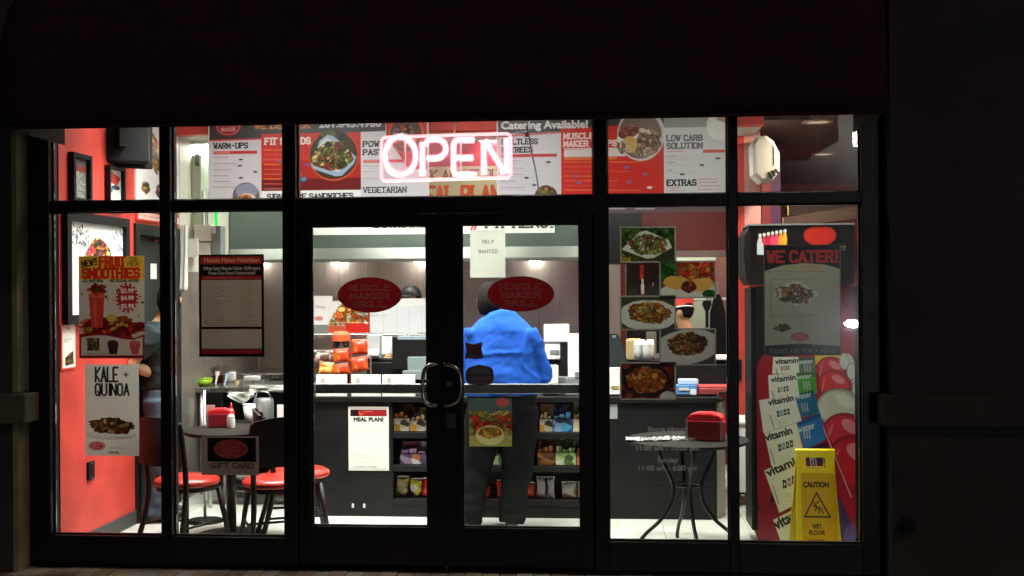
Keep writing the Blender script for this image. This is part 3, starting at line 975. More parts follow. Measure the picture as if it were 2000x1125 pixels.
neon("letter", [(926, 273), (898, 273)] + arc(896, 284, 10, 11, 100, 180, 5) + [(886, 330)] + arc(896, 332, 10, 9, 180, 260, 5) + [(930, 341)], False, m_core, 0.0125)
neon("letter", [(890, 308), (924, 308)], False, m_core, 0.0125)
neon("letter", [(945, 341), (945, 277), (947, 274), (986, 338), (990, 336), (990, 270)], False, m_core, 0.0125)
bd = arc(755, 278, 10, 10, 180, 90, 5) + arc(988, 271, 10, 10, 90, 0, 5) + arc(988, 337, 10, 10, 0, -90, 5) + arc(755, 343, 10, 10, 270, 180, 5)
neon("border", bd, True, m_core2, 0.0075)
def frosted(name, al):
    m = bpy.data.materials.new(name)
    m.use_nodes = True
    nt = m.node_tree
    nt.nodes.clear()
    o = nt.nodes.new("ShaderNodeOutputMaterial")
    t = nt.nodes.new("ShaderNodeBsdfTransparent")
    d = nt.nodes.new("ShaderNodeBsdfDiffuse")
    mx = nt.nodes.new("ShaderNodeMixShader")
    mx.inputs[0].default_value = al
    nt.links.new(t.outputs[0], mx.inputs[1])
    nt.links.new(d.outputs[0], mx.inputs[2])
    nt.links.new(mx.outputs[0], o.inputs[0])
    return m
mk("haze_plate", pbox(744, 267, 1000, 350, NY + 0.045, 0.004), frosted("haze_acrylic", 0.09), ns)  # frosted plate added to catch the neon light as pink haze
m_wire = mat("pale_wire", (0.75, 0.70, 0.66), 0.4)
for x in (791, 900):
    mk("support_rod", T([P(x, 266, NY + 0.03), P(x, 345, NY + 0.03)], 0.006, 8), m_wire, ns, True)
for x, yt in ((888, 224),):
    mk("hanging_wire", T([P(x, yt, NY + 0.03), P(x - 1, 268, NY + 0.02)], 0.005, 8), m_wire, ns, True)
mk("hanging_wire", T([P(1030, 225, NY + 0.03), P(1031, 258, NY + 0.02)], 0.003, 8), m_wire, ns, True)
mk("power_cord", T(spline([P(998, 262, NY + 0.02), P(1026, 259, NY + 0.02), P(1032, 262, NY + 0.02), P(1040, 305, NY + 0.02), P(1048, 345, NY + 0.02), P(1053, 380, NY + 0.02)], 5), 0.0045, 8), m_wire, ns, True)
mk("transformer", pbox(1024, 256, 1034, 268, NY + 0.02, 0.03, 0.004), m_wire, ns)

# ================================================================ PRINTS ON THE GLASS
GY = 0.014
p = Paint(152, 500, 284, 700, (196, 178, 160), 1.5)
p.rect(152, 500, 284, 553, (232, 176, 60)).poly([(152, 545), (284, 548), (284, 640), (152, 640)], (205, 190, 172))
p.text("NEW!!", 160, 521, 189, 11, (25, 20, 15), 0.24, True, rot=-0.18)
p.text("FRUIT", 195, 520, 245, 19, (215, 58, 28), 0.3, True).text("SMOOTHIES", 160, 542, 274, 17, (205, 44, 26), 0.32, True)
p.text("100% FRESH".split()[1], 250, 519, 273, 7, (70, 50, 10), 0.18).text("100", 254, 510, 270, 7, (70, 50, 10), 0.2)
p.sans("ALL NATURAL", 160, 551, 202, 5.5, (40, 20, 20), 0.08).sans("NO SUGAR ADDED", 215, 551, 274, 5.5, (40, 20, 20), 0.08)
for i in range(24):
    x, y = p.rng.uniform(155, 282), p.rng.uniform(560, 640)
    p.ell(x, y, p.rng.uniform(1.5, 3.5), p.rng.uniform(1.5, 3.5), [(170, 60, 40), (90, 90, 30), (190, 140, 50), (60, 40, 30)][i % 4], wob=0.3, seed=i)
p.food(p.sd_ell(218, 640, 66, 22, 0, 0.2, 2), [(170, 35, 28), (120, 22, 22), (200, 80, 40), (196, 150, 60), (150, 40, 40)], 60, 3)
p.poly([(172, 573), (204, 573), (200, 640), (177, 640)], (196, 58, 42)).rect(172, 573, 204, 582, (205, 96, 66)).poly([(180, 585), (188, 585), (188, 636), (182, 636)], (216, 88, 66), 0.7)
p.food(p.sd_ell(190, 565, 18, 11, 0, 0.3, 5), [(190, 40, 35), (80, 110, 40), (200, 60, 40), (120, 20, 20)], 22, 8)
p.ell(218, 621, 10, 8, (206, 170, 70))
th = np.arctan2(p.Y - 582, p.X - 249)
p.put(np.hypot((p.X - 249), (p.Y - 582) * 0.78) - 21 - 2.2 * np.sign(np.sin(th * 18)), (172, 32, 36))
for y, s_ in ((572, "$3.99"), (586, "$4.99"), (602, "$5.99")):
    p.sans(s_, 237, y, 262, 8, (235, 220, 210), 0.06)
p.poly([(152, 653), (170, 651), (200, 650), (240, 658), (265, 660), (284, 652), (284, 700), (152, 700)], (130, 26, 34))
p.poly([(156, 659), (180, 655), (205, 655), (240, 662), (262, 664), (280, 658), (280, 694), (156, 694)], (206, 190, 176))
p.food(p.sd_poly([(168, 660), (193, 660), (193, 685), (168, 685)]), [(60, 50, 40), (110, 90, 60), (160, 120, 90)], 20, 4)
p.poly([(209, 672), (232, 672), (228, 692), (213, 692)], (60, 30, 40)).ell(220, 670, 11, 6, (70, 36, 44))
p.poly([(253, 672), (276, 672), (271, 692), (258, 692)], (190, 70, 74)).ell(264, 670, 11, 5, (200, 90, 90))
p.greek(165, 688, 272, 693, 1, (90, 40, 40))
p.grain(0.05)
poster("smoothie_poster", "fruit smoothies poster with a red drink and prices taped inside the window", "poster", p, GY, 0.12, "posters taped inside the glass", curl=0.002)

p = Paint(164, 712, 273, 890, (226, 228, 218), 1.5)
p.text("KALE", 186, 745, 231, 27, (14, 14, 14), 0.15).text("+", 243, 738, 252, 12, (14, 14, 14), 0.2)
p.text("QUINOA", 186, 772, 253, 22, (14, 14, 14), 0.17)
p.greek(186, 775, 252, 780, 1, (120, 118, 110), 1.2)
p.ell(217, 850, 50, 9, (198, 200, 192)).ell(217, 847, 46, 6, (214, 216, 208))
p.food(p.sd_ell(218, 832, 45, 16, 0.06, 0.14, 3), [(96, 60, 34), (60, 40, 26), (150, 110, 66), (120, 48, 34), (182, 150, 96), (80, 74, 36)], 90, 5)
p.ell(188, 871, 17, 9, (178, 62, 66)).ring(188, 871, 14, 7, 0.8, (220, 170, 170)).greek(180, 866, 197, 876, 3, (230, 190, 190), 1.2)
p.greek(224, 853, 262, 857, 1, (60, 80, 60), 1.8).greek(214, 872, 262, 878, 1, (120, 100, 90), 1.5).text("MMG", 212, 886, 232, 4, (30, 30, 30), 0.3)
p.grain(0.03)
poster("salad_poster", "grey white kale and quinoa poster low on the leftmost pane", "poster", p, GY, 0.21, "posters taped inside the glass", curl=0.003)

p = Paint(387, 497, 517, 697, (24, 12, 12), 1.5)
p.rect(390, 501, 514, 516, (148, 40, 38)).sans("Muscle Maker Nutrition", 398, 512, 508, 8, (214, 130, 96), 0.09)
p.sans("What Sets Muscle Maker Grill apart", 396, 527, 510, 6, (170, 150, 140), 0.05).sans("From Fast Food Restaurants!", 407, 536, 500, 6, (170, 150, 140), 0.05)
p.rect(392, 539, 512, 546, (150, 34, 34)).greek(400, 540, 505, 545, 1, (190, 110, 100))
p.rect(392, 547, 512, 638, (178, 158, 142)).rect(392, 643, 512, 681, (178, 160, 146)).rect(392, 683, 512, 691, (140, 36, 38)).greek(396, 684, 508, 690, 1, (80, 30, 30))
for i in range(19):
    y = 549.5 + i * 4.7
    p.line(393, y + 2.4, 511, y + 2.4, 0.8, (140, 120, 106), 0.8)
    p.greek(396, y - 1, 450, y + 2, 1, (90, 72, 62), 1.4, 0.6, (0.6, 0.95)).greek(470, y - 1, 508, y + 2, 1, (100, 80, 70), 1.4, 0.5)
p.greek(396, 646, 440, 650, 1, (80, 66, 58))
p.grain(0.05)
poster("nutrition_poster", "tall black framed nutrition table poster on the second pane", "poster", p, GY, 0.085, "posters taped inside the glass")

p = Paint(392, 852, 507, 928, (150, 128, 118), 1.5)
p.rect(404, 855, 501, 902, (8, 6, 8)).ell(451, 877, 34, 19, (120, 34, 36)).ring(451, 877, 31, 16.5, 1.0, (150, 80, 76))
for y, s_ in ((872, "MUSCLE"), (881, "MAKER"), (890, "GRILL")):
    p.text(s_, 433, y, 469, 6.5, (150, 76, 72), 0.2, True)
p.text("GIFT CARD", 412, 914, 495, 9, (28, 22, 22), 0.22, True)
p.grain(0.05)
poster("gift_card_sign", "small gift card sign with a dark red oval low on the second pane", "sign", p, GY, 0.09, "posters taped inside the glass")

def oval(label, cx, cy, rx, ry):
    p = Paint(cx - rx, cy - ry, cx + rx, cy + ry, (150, 22, 30), 1.5)
    p.ring(cx, cy, rx - 4, ry - 3.5, 1.2, (120, 40, 42))
    for k, s_ in enumerate(("MUSCLE", "MAKER", "GRILL")):
        w = (40, 38, 32)[k]
        p.text(s_, cx - w, cy - 9 + k * 16, cx + w, 10, (132, 78, 80), 0.2, True)
    p.grain(0.03)
    O, U, V = facing(p, GY)
    ob = sheet("oval_decal", p, O, U, V, ink(0.085, 0.4))
    me = ob.data
    bm = bmesh.new()
    bm.from_mesh(me)
    w, h = U[0] / 2, -V[2] / 2
    bmesh.ops.delete(bm, geom=[v for v in bm.verts if (v.co.x / w) ** 2 + ((v.co.z - h) / h) ** 2 > 1.0], context='VERTS')
    bm.to_mesh(me)
    bm.free()
    return tag(ob, label, "decal", "oval decals on the doors")
oval("dark red oval decal on the left door, before the kitchen shelf", 722, 576, 64, 35)
oval("dark red oval decal on the right door, before the man in blue", 1017, 574, 66, 35)

p = Paint(918, 449, 987, 542, (222, 228, 216), 1.5)
p.text("HELP", 943, 475, 965, 6, (60, 62, 60), 0.16, True).text("WANTED", 935, 494, 972, 6, (60, 62, 60), 0.16, True).grain(0.02)
poster("help_wanted_sheet", "white help wanted sheet taped to the top of the right door", "sheet", p, GY, 0.45, "posters taped inside the glass", curl=0.003)

p = Paint(916, 778, 1000, 872, (70, 84, 74), 1.5)
p.poly([(916, 803), (935, 806), (955, 810), (975, 802), (1000, 806), (1000, 872), (916, 872)], (160, 150, 80))
p.food(p.sd_poly([(916, 806), (940, 800), (965, 812), (985, 800), (1000, 806), (1000, 850), (916, 850)]), [(150, 140, 70), (196, 60, 50), (120, 130, 50), (180, 160, 90), (206, 100, 60)], 50, 6)
p.ell(957, 850, 28, 19, (205, 200, 140)).food(p.sd_ell(957, 845, 23, 11, 0, 0.1), [(206, 150, 60), (190, 120, 50), (220, 180, 90)], 40, 3)
p.ell(982, 786, 13, 8, (168, 70, 66)).grain(0.04)
poster("door_food_print", "food photo print with a soup bowl low on the right door", "poster", p, GY, 0.25, "posters taped inside the glass")

def decal(label, name, pts, p):
    O, U, V = facing(p, 0.0075)
    ob = sheet(name, p, O, U, V, ink(0.05, 0.4))
    bm = bmesh.new()
    bm.from_mesh(ob.data)
    x0, y0, x1, y1 = p.box
    poly = [((x - x0) / (x1 - x0) * U[0] - U[0] / 2, (y1 - y) / (y1 - y0) * -V[2]) for x, y in pts]
    def inside(x, z):
        r_ = False
        for (xa, za), (xb, zb) in zip(poly, poly[1:] + poly[:1]):
            if (za > z) != (zb > z) and x < (xb - xa) * (z - za) / (zb - za) + xa:
                r_ = not r_
        return r_
    bmesh.ops.delete(bm, geom=[v for v in bm.verts if not inside(v.co.x, v.co.z)], context='VERTS')
    bm.to_mesh(ob.data)
    bm.free()
    return tag(ob, label, "decal")
p = Paint(905, 665, 947, 704, (96, 80, 84), 2.0)
p.rect(905, 674, 947, 690, (92, 34, 46)).greek(909, 676, 943, 688, 2, (130, 76, 84), 3, 0.7, (0.9, 1)).rect(905, 691, 947, 704, (78, 70, 78)).greek(912, 694, 940, 700, 1, (110, 100, 106), 2).grain(0.06)
decal("small dark hourglass shaped decal on the right door above the push bar", "hourglass_decal", [(907, 668), (925, 672), (943, 667), (941, 682), (945, 700), (930, 702), (907, 700), (911, 684)], p)
p = Paint(906, 708, 968, 758, (104, 92, 98), 2.0)
p.ring(937, 733, 25, 18, 1.6, (70, 60, 66)).greek(914, 728, 960, 738, 1, (60, 50, 54), 5, 0.9, (0.95, 1)).greek(918, 741, 956, 747, 1, (70, 60, 64), 2.5, 0.8, (0.9, 1)).grain(0.06)
decal("dark barrel shaped decal on the right door at the push bar", "barrel_decal", [(909, 727), (914, 718), (935, 711), (958, 716), (964, 722), (965, 742), (960, 750), (937, 755), (915, 750), (909, 742)], p)

FOODS = [
    ("leafy salad on a square white plate", (1211, 442, 1320, 513), 0),
    ("two grilled wraps before red tomatoes", (1288, 509, 1398, 583), 1),
    ("yellow rice and vegetables on a white plate", (1211, 577, 1320, 645), 2),
    ("brown pasta heaped on a grey plate", (1288, 641, 1398, 714), 3),
    ("orange stew in a dark round pan", (1211, 707, 1320, 781), 4),
]
for lab, (x0, y0, x1, y1), k in FOODS:
    p = Paint(x0, y0, x1, y1, (150, 146, 134), 1.5)
    cx, cy = (x0 + x1) / 2, (y0 + y1) / 2
    bgc = [(46, 52, 28), (96, 60, 40), (60, 62, 40), (64, 60, 60), (70, 40, 30)][k]
    p.rect(x0 + 3, y0 + 3, x1 - 3, y1 - 3, bgc)
    inn = np.maximum(abs(p.X - cx) - (x1 - x0) / 2 + 3, abs(p.Y - cy) - (y1 - y0) / 2 + 3)
    if k == 0:
        p.food(np.maximum(inn, p.sd_poly([(x0, y0), (x1, y0), (x1, y0 + 32), (x0, y0 + 22)])), [(60, 96, 30), (40, 70, 24), (90, 120, 44), (30, 40, 20)], 50, 11)
        p.food(np.maximum(inn, p.sd_poly([(x0, y1 - 18), (x0 + 38, y1 - 12), (x0 + 34, y1), (x0, y1)])), [(190, 160, 60), (90, 80, 30)], 14, 3)
        p.poly([(1214, 487), (1250, 453), (1262, 450), (1306, 470), (1312, 484), (1276, 504), (1262, 505)], (214, 216, 200))
        p.food(p.sd_ell(1266, 478, 38, 20, 0.05, 0.12, 4), [(96, 130, 40), (190, 180, 130), (170, 90, 66), (130, 150, 60), (214, 204, 160), (150, 70, 50)], 120, 2)
    elif k == 1:
        p.food(np.maximum(inn, p.sd_ell(1365, 530, 40, 26)), [(200, 60, 36), (214, 90, 50), (190, 120, 40), (170, 40, 30)], 40, 4)
        p.food(np.maximum(inn, p.sd_ell(1300, 528, 22, 20)), [(40, 110, 30), (30, 80, 24), (60, 130, 44)], 30, 5)
        p.put(np.maximum(inn, p.sd_ell(1350, 572, 62, 22)), (206, 206, 190))
        p.ell(1322, 552, 26, 13, (206, 160, 70), 0.1, wob=0.06).ell(1368, 556, 26, 13, (212, 166, 78), -0.12, wob=0.06)
        p.food(p.sd_ell(1345, 560, 15, 12, 0, 0.1), [(120, 50, 30), (160, 80, 40), (90, 36, 26)], 26, 7)
        p.food(np.maximum(inn, p.sd_ell(1385, 574, 14, 8)), [(50, 110, 40), (40, 90, 30)], 12, 8)
    elif k == 2:
        p.put(np.maximum(inn, p.sd_ell(1266, 616, 58, 30, 0, 0.03)), (206, 208, 196))
        p.food(p.sd_ell(1268, 611, 42, 21, 0.06, 0.1, 2), [(200, 140, 50), (180, 110, 40), (120, 120, 50), (206, 180, 110), (150, 80, 34)], 130, 9)
    elif k == 3:
        p.put(np.maximum(inn, p.sd_ell(1340, 678, 66, 34, -0.15)), (186, 186, 180))
        p.food(p.sd_ell(1343, 672, 39, 23, -0.04, 0.09, 3), [(150, 100, 52), (110, 66, 34), (180, 136, 76), (86, 52, 30)], 130, 10)
    else:
        p.food(inn, [(120, 36, 26), (90, 26, 20), (60, 22, 18), (130, 60, 40)], 60, 12)
        p.put(np.maximum(inn, p.sd_ell(1262, 742, 47, 33)), (34, 24, 20))
        p.food(p.sd_ell(1262, 742, 39, 26, 0, 0.06, 4), [(190, 100, 40), (166, 80, 34), (206, 140, 76), (140, 60, 30)], 110, 13)
        p.put(np.maximum(inn, p.sd_ell(1304, 778, 16, 14)), (190, 186, 176))
    p.grain(0.04)
    poster("food_print", "food photo print of %s on the right window" % lab, "poster", p, GY + 0.001 * (k % 2), 0.16, "food photo prints on the right window")

# store hours: white vinyl letters on the glass
hm = bpy.data.materials.new("white_vinyl_letters")
hm.use_nodes = True
_tr = hm.node_tree.nodes.new("ShaderNodeBsdfTranslucent")
_tr.inputs[0].default_value = (0.09, 0.09, 0.085, 1)
hm.node_tree.links.new(_tr.outputs[0], hm.node_tree.nodes["Material Output"].inputs[0])
def vinyl(parent, t, x0, x1, y, h):
    _, wd, fac = sans_shape(t)
    b = nb()
    k = PXM(1303, 0.0065)
    o_ = P((x0 + x1) / 2, y, 0.0065)
    for f in fac:
        try:
            b.faces.new([b.verts.new((o_.x + (u - wd / 2) * (x1 - x0) / wd / k, 0.0065, o_.z + v * h / k)) for u, v in f])
        except ValueError:
            pass
    mk("lettering", b, hm, parent)["kind"] = "stuff"
c = P(1303, 915, 0.0065)
sh = thing("store_hours", "faint white vinyl store hours lettering low on the right window", "lettering", (c.x, 0.006, c.z))
vinyl(sh, "Store Hours", 1266, 1342, 843, 10)
vinyl(sh, "Monday - Saturday", 1250, 1358, 862, 10)
vinyl(sh, "11:00 am - 10:00 pm", 1243, 1365, 880, 10)
vinyl(sh, "Sunday", 1284, 1324, 903, 10)
vinyl(sh, "11:00 am - 6:00 pm", 1248, 1361, 919, 10)

p = Paint(1493, 478, 1641, 694, (176, 178, 160), 1.5)
p.rect(1493, 478, 1641, 696, (168, 170, 150))
p.poly([(1493, 478), (1641, 478), (1641, 526), (1610, 517), (1570, 514), (1530, 518), (1493, 530)], (34, 24, 34))
p.text("WE CATER!", 1501, 511, 1634, 20, (172, 54, 50), 0.26, True)
p.sans("Corporate Events", 1535, 524, 1606, 6, (190, 150, 70), 0.04).greek(1500, 526, 1630, 534, 1, (150, 120, 60), 2)
p.line(1507, 546, 1507, 618, 1, (110, 110, 100)).line(1507, 546, 1590, 544, 1, (110, 110, 100)).line(1507, 618, 1600, 616, 1, (120, 118, 106))
p.poly([(1512, 574), (1540, 552), (1560, 548), (1600, 574), (1580, 590), (1555, 598)], (196, 198, 184))
p.food(p.sd_ell(1552, 574, 36, 19, 0.1, 0.15, 3), [(190, 190, 170), (150, 120, 90), (90, 96, 80), (180, 110, 90), (206, 200, 180)], 60, 4)
p.food(p.sd_ell(1528, 640, 16, 8, 0, 0.2), [(120, 110, 70), (80, 90, 70), (180, 160, 120)], 18, 5)
p.ell(1562, 658, 18, 9, (172, 96, 96)).greek(1550, 653, 1574, 664, 2, (200, 150, 150), 2)
p.poly([(1495, 675), (1560, 671), (1641, 676), (1641, 694), (1495, 694)], (46, 52, 56)).sans("PLEASE ASK FOR A MENU", 1503, 690, 1632, 9, (110, 116, 114), 0.03)
p.rect(1493, 478, 1495, 694, (90, 92, 86)).rect(1639, 478, 1641, 694, (90, 92, 86)).grain(0.05)
poster("catering_poster", "tall grey catering poster headed we cater on the rightmost pane", "poster", p, GY, 0.13, "posters taped inside the glass")
# ================================================================ LEFT RED WALL
m_fr = mat("black_picture_frame", (0.008, 0.008, 0.009), 0.5, spec=0.2)
def on_left(paint, box_, X):        # sheet on the left wall that shows at those pixels
    x0, y0, x1, y1 = box_
    ya, yb = Q(x0, (y0 + y1) / 2, X).y, Q(x1, (y0 + y1) / 2, X).y
    zt, zb = Q((x0 + x1) / 2, y0, X).z, Q((x0 + x1) / 2, y1, X).z
    return (X, ya, zt), (0, yb - ya, 0), (0, 0, zb - zt)
def framed(label, box_, paint, fw=0.035, group="framed pictures on the red wall"):
    O, U, V = on_left(paint, box_, XW + 0.012)
    y0, y1, z1, z0 = O[1], O[1] + U[1], O[2], O[2] + V[2]
    t = thing("framed_picture", label, "picture", (XW, (y0 + y1) / 2, z0 - fw), group)
    b = nb()
    box(b, XW + 0.001, XW + 0.04, y0 - fw, y0, z0 - fw, z1 + fw)
    box(b, XW + 0.001, XW + 0.04, y1, y1 + fw, z0 - fw, z1 + fw)
    box(b, XW + 0.001, XW + 0.04, y0, y1, z0 - fw, z0)
    box(b, XW + 0.001, XW + 0.04, y0, y1, z1, z1 + fw)
    mk("frame", b, m_fr, t)
    sheet("picture", paint, O, U, V, ink(0, 0.25), t)
    return t
p = Paint(141, 310, 169, 388, (120, 124, 118), 2.0)
p.rect(141, 310, 169, 332, (96, 92, 92)).ell(160, 330, 14, 6, (130, 60, 56)).greek(143, 335, 167, 386, 14, (190, 194, 186), 2.4).greek(143, 336, 167, 386, 12, (60, 62, 60), 1.4)
framed("small dark framed picture beside the window edge, under the television's shadow", (141, 310, 169, 388), p, 0.03)
p = Paint(210, 332, 236, 402, (226, 226, 220), 2.0)
p.poly([(210, 332), (236, 346), (228, 362), (210, 356)], (190, 60, 50)).ell(226, 366, 8, 5, (60, 70, 80)).ell(216, 372, 5, 5, (110, 110, 100)).rect(210, 378, 236, 402, (240, 240, 236))
framed("small black framed picture with a red roof, under the television", (210, 332, 236, 402), p, 0.022)
p = Paint(133, 437, 240, 613, (236, 238, 236), 1.5)
for i in range(46):
    x, y = p.rng.uniform(133, 172), p.rng.uniform(440, 478)
    p.line(x, y, x + p.rng.uniform(-5, 5), y + p.rng.uniform(2, 8), 2, (50, 56, 76), 0.8)
for i in range(26):
    x, y = p.rng.uniform(212, 240), p.rng.uniform(445, 486)
    p.line(x, y, x + 5, y + 8, 2.5, [(60, 66, 110), (150, 160, 190)][i % 2], 0.8)
p.poly([(150, 500), (196, 452), (226, 470), (236, 510), (200, 540)], (250, 250, 248))
p.food(p.sd_poly([(156, 515), (172, 480), (185, 462), (200, 468), (214, 486), (218, 515), (190, 530)]), [(196, 60, 50), (60, 70, 40), (206, 130, 70), (120, 30, 30), (226, 200, 120), (180, 80, 90)], 60, 6)
framed("large framed salad picture behind the smoothie poster", (133, 437, 240, 613), p, 0.06)
p = Paint(267, 236, 352, 402, (240, 242, 240), 1.5)
p.line(290, 245, 350, 262, 1.2, (190, 200, 200)).poly([(278, 310), (300, 262), (352, 330), (330, 352), (306, 345)], (222, 226, 226))
p.food(p.sd_poly([(283, 303), (288, 268), (296, 262), (305, 275), (317, 296), (318, 305), (305, 343), (300, 338)]), [(206, 140, 56), (166, 90, 40), (224, 186, 90), (90, 60, 40), (190, 80, 60)], 46, 4)
p.food(p.sd_ell(283, 372, 8, 12, 0, 0.15), [(200, 160, 90), (80, 70, 50), (220, 190, 130)], 18, 5)
p.food(p.sd_ell(310, 374, 8, 14, 0, 0.15), [(120, 60, 56), (80, 50, 50), (190, 130, 110)], 18, 6)
O, U, V = on_left(p, (267, 236, 352, 402), XW + 0.016)
t = thing("wall_poster", "tall white poster with roasted food on the red wall above the doorway", "poster", (XW, O[1] + U[1] / 2, O[2] + V[2]))
mk("backing_board", B(XW + 0.001, XW + 0.015, O[1] - 0.01, O[1] + U[1] + 0.01, O[2] + V[2] - 0.01, O[2] + 0.01), m_wht, t)
sheet("print", p, O, U, V, ink(0, 0.3), t)
p = Paint(267, 413, 352, 436, (206, 50, 44), 1.5)
p.rect(270, 420, 352, 432, (238, 214, 206)).greek(272, 420, 350, 432, 1, (206, 90, 84), 6, 0.5).ell(312, 416, 12, 3, (120, 26, 26))
O, U, V = on_left(p, (267, 413, 352, 436), XW + 0.013)
t = thing("wall_sign", "narrow red and white sign directly over the dark doorway", "sign", (XW, O[1] + U[1] / 2, O[2] + V[2]))
mk("backing_board", B(XW + 0.001, XW + 0.012, O[1], O[1] + U[1], O[2] + V[2], O[2]), m_red, t)
sheet("print", p, O, U, V, ink(0, 0.3), t)
p = Paint(119, 630, 150, 722, (214, 60, 50), 2.0)
p.rect(122, 634, 147, 718, (240, 240, 234)).ell(134, 641, 3.5, 4, (226, 150, 140)).greek(126, 660, 144, 668, 2, (150, 190, 110), 3)
p.food(p.sd_poly([(127, 698), (136, 690), (143, 686), (144, 712), (127, 714)]), [(120, 120, 50), (180, 150, 80), (60, 50, 40), (200, 90, 60)], 20, 3)
O, U, V = on_left(p, (119, 630, 150, 722), XW + 0.006)
tag(sheet("wall_notice", p, O, U, V, ink(0, 0.35)), "narrow white notice with a red border on the red wall left of the smoothie poster", "notice")
# door closer plate low on the wall
a, b2 = Q(169, 918, XW), Q(181, 918, XW)
t = thing("wall_plate", "small black upright plate low on the red wall", "plate", (XW, a.y, Q(175, 937, XW).z))
mk("cover", B(XW + 0.001, XW + 0.016, a.y, b2.y, Q(175, 937, XW).z, Q(175, 901, XW).z, 0.003), m_blk, t)
for z in (Q(175, 933, XW).z, Q(175, 905, XW).z):
    mk("screw", T([(XW + 0.0162, (a.y + b2.y) / 2, z), (XW + 0.019, (a.y + b2.y) / 2, z)], 0.006, 8), m_silver, t)
mk("skirting", B(XW + 0.0005, XW + 0.012, 0.07, DY0, 0.0, 0.1), mat("grey_skirting", (0.05, 0.05, 0.05), 0.6), wl)
# doorway frame and leaf
df = thing("door", "dark grey corridor door with a black frame in the red wall", "door", (XW, (DY0 + DY1) / 2, 0))
b = nb()
box(b, XW - 0.152, XW + 0.02, DY0 + 0.001, DY0 + 0.07, 0, DZ - 0.001)
box(b, XW - 0.152, XW + 0.02, DY1 - 0.07, DY1 - 0.001, 0, DZ - 0.001)
box(b, XW - 0.152, XW + 0.02, DY0 + 0.07, DY1 - 0.07, DZ - 0.08, DZ - 0.001)
mk("frame", b, mat("door_frame_black", (0.012, 0.012, 0.012), 0.5, spec=0.25), df)
lf = mk("leaf", B(XW - 0.12, XW - 0.08, DY0 + 0.072, DY1 - 0.072, 0.01, DZ - 0.082), mat("door_leaf_grey", (0.02, 0.024, 0.024), 0.5, spec=0.25), df)
mk("window_slot", B(XW - 0.0795, XW - 0.076, DY0 + 0.28, DY0 + 0.36, 1.35, 2.0), m_blk, lf)
c = Q(301, 530, XW - 0.07)
mk("paper_tag", B(XW - 0.0755, XW - 0.073, c.y - 0.06, c.y + 0.06, c.z - 0.06, c.z + 0.06), m_wht, lf)
mk("red_bulb", L([(0, 0.02), (0.015, 0.012), (0.018, 0), (0.012, -0.012), (0, -0.015)], XW - 0.06, c.y, 10, c.z + 0.24), m_red, lf, True)
# television
tvx, tvy, tvz = P(232, 280, 0.85).x, 0.85, P(232, 318, 0.85).z
tv = thing("television", "black television hung on an arm in the top left corner", "television", (tvx, tvy, tvz), None, R(35))
mk("shell", box(nb(), -0.2, 0.2, -0.06, 0.03, 0.0, 0.34, 0.015), m_blk, tv, local=True)
mk("bezel", box(nb(), -0.24, 0.24, 0.031, 0.07, -0.03, 0.37, 0.008), m_blk, tv, local=True)
mk("screen", box(nb(), -0.21, 0.21, 0.071, 0.074, 0.0, 0.34), mat("dark_screen", (0.01, 0.01, 0.012), 0.15), tv, local=True)
mk("arm", box(nb(), -0.03, 0.03, -0.13, -0.061, 0.1, 0.24), m_blk, tv, local=True)
mk("ceiling_pole", box(nb(), -0.025, 0.025, -0.16, -0.131, 0.1, CZ - tvz), m_blk, tv, local=True)
mk("cable", T(spline([(-0.16, -0.04, 0.2), (-0.3, 0.0, 0.35), (-0.42, 0.02, 0.5)], 5), 0.005, 6), m_blk, tv, True, local=True)

# ================================================================ MENU BOARDS over the counter
BY = 1.88
def board(label, x0, x1, panels):
    """panels: (name, paint) side by side; all share one backing board"""
    bot = max(p.box[3] for _, p in panels)
    top = min(p.box[1] for _, p in panels)
    xm = (x0 + x1) / 2
    k = PXM(xm, BY)
    c = P(xm, 315, BY)
    fx = lambda x: c.x + (x - xm) / k
    fz = lambda y: c.z - (y - 315) / k
    t = thing("menu_board", label, "menu board", (c.x, BY, fz(bot)), "menu boards over the counter")
    mk("backing_board", B(fx(x0) - 0.012, fx(x1) + 0.012, BY + 0.004, BY + 0.035, fz(bot) - 0.012, fz(top) + 0.012, 0.004), mat("board_edge_white", (0.7, 0.7, 0.68), 0.5), t)
    for s in (0.12, 0.88):
        x = fx(x0 + (x1 - x0) * s)
        mk("hanging_rod", T([(x, BY + 0.02, fz(top) + 0.0125), (x, BY + 0.02, KZ + 0.3)], 0.006, 8), m_silver, t)
    for nm, p in panels:
        a, b_, c_, d = p.box
        sheet(nm, p, (fx(a), BY, fz(b_)), (fx(c_) - fx(a), 0, 0), (0, 0, fz(d) - fz(b_)), ink(0, 0.3), t)
    return t
SLO = 0.017
HDR = (62, 60, 66)
WH = (205, 206, 214)
RD = (190, 44, 36)
INK = (34, 36, 50)
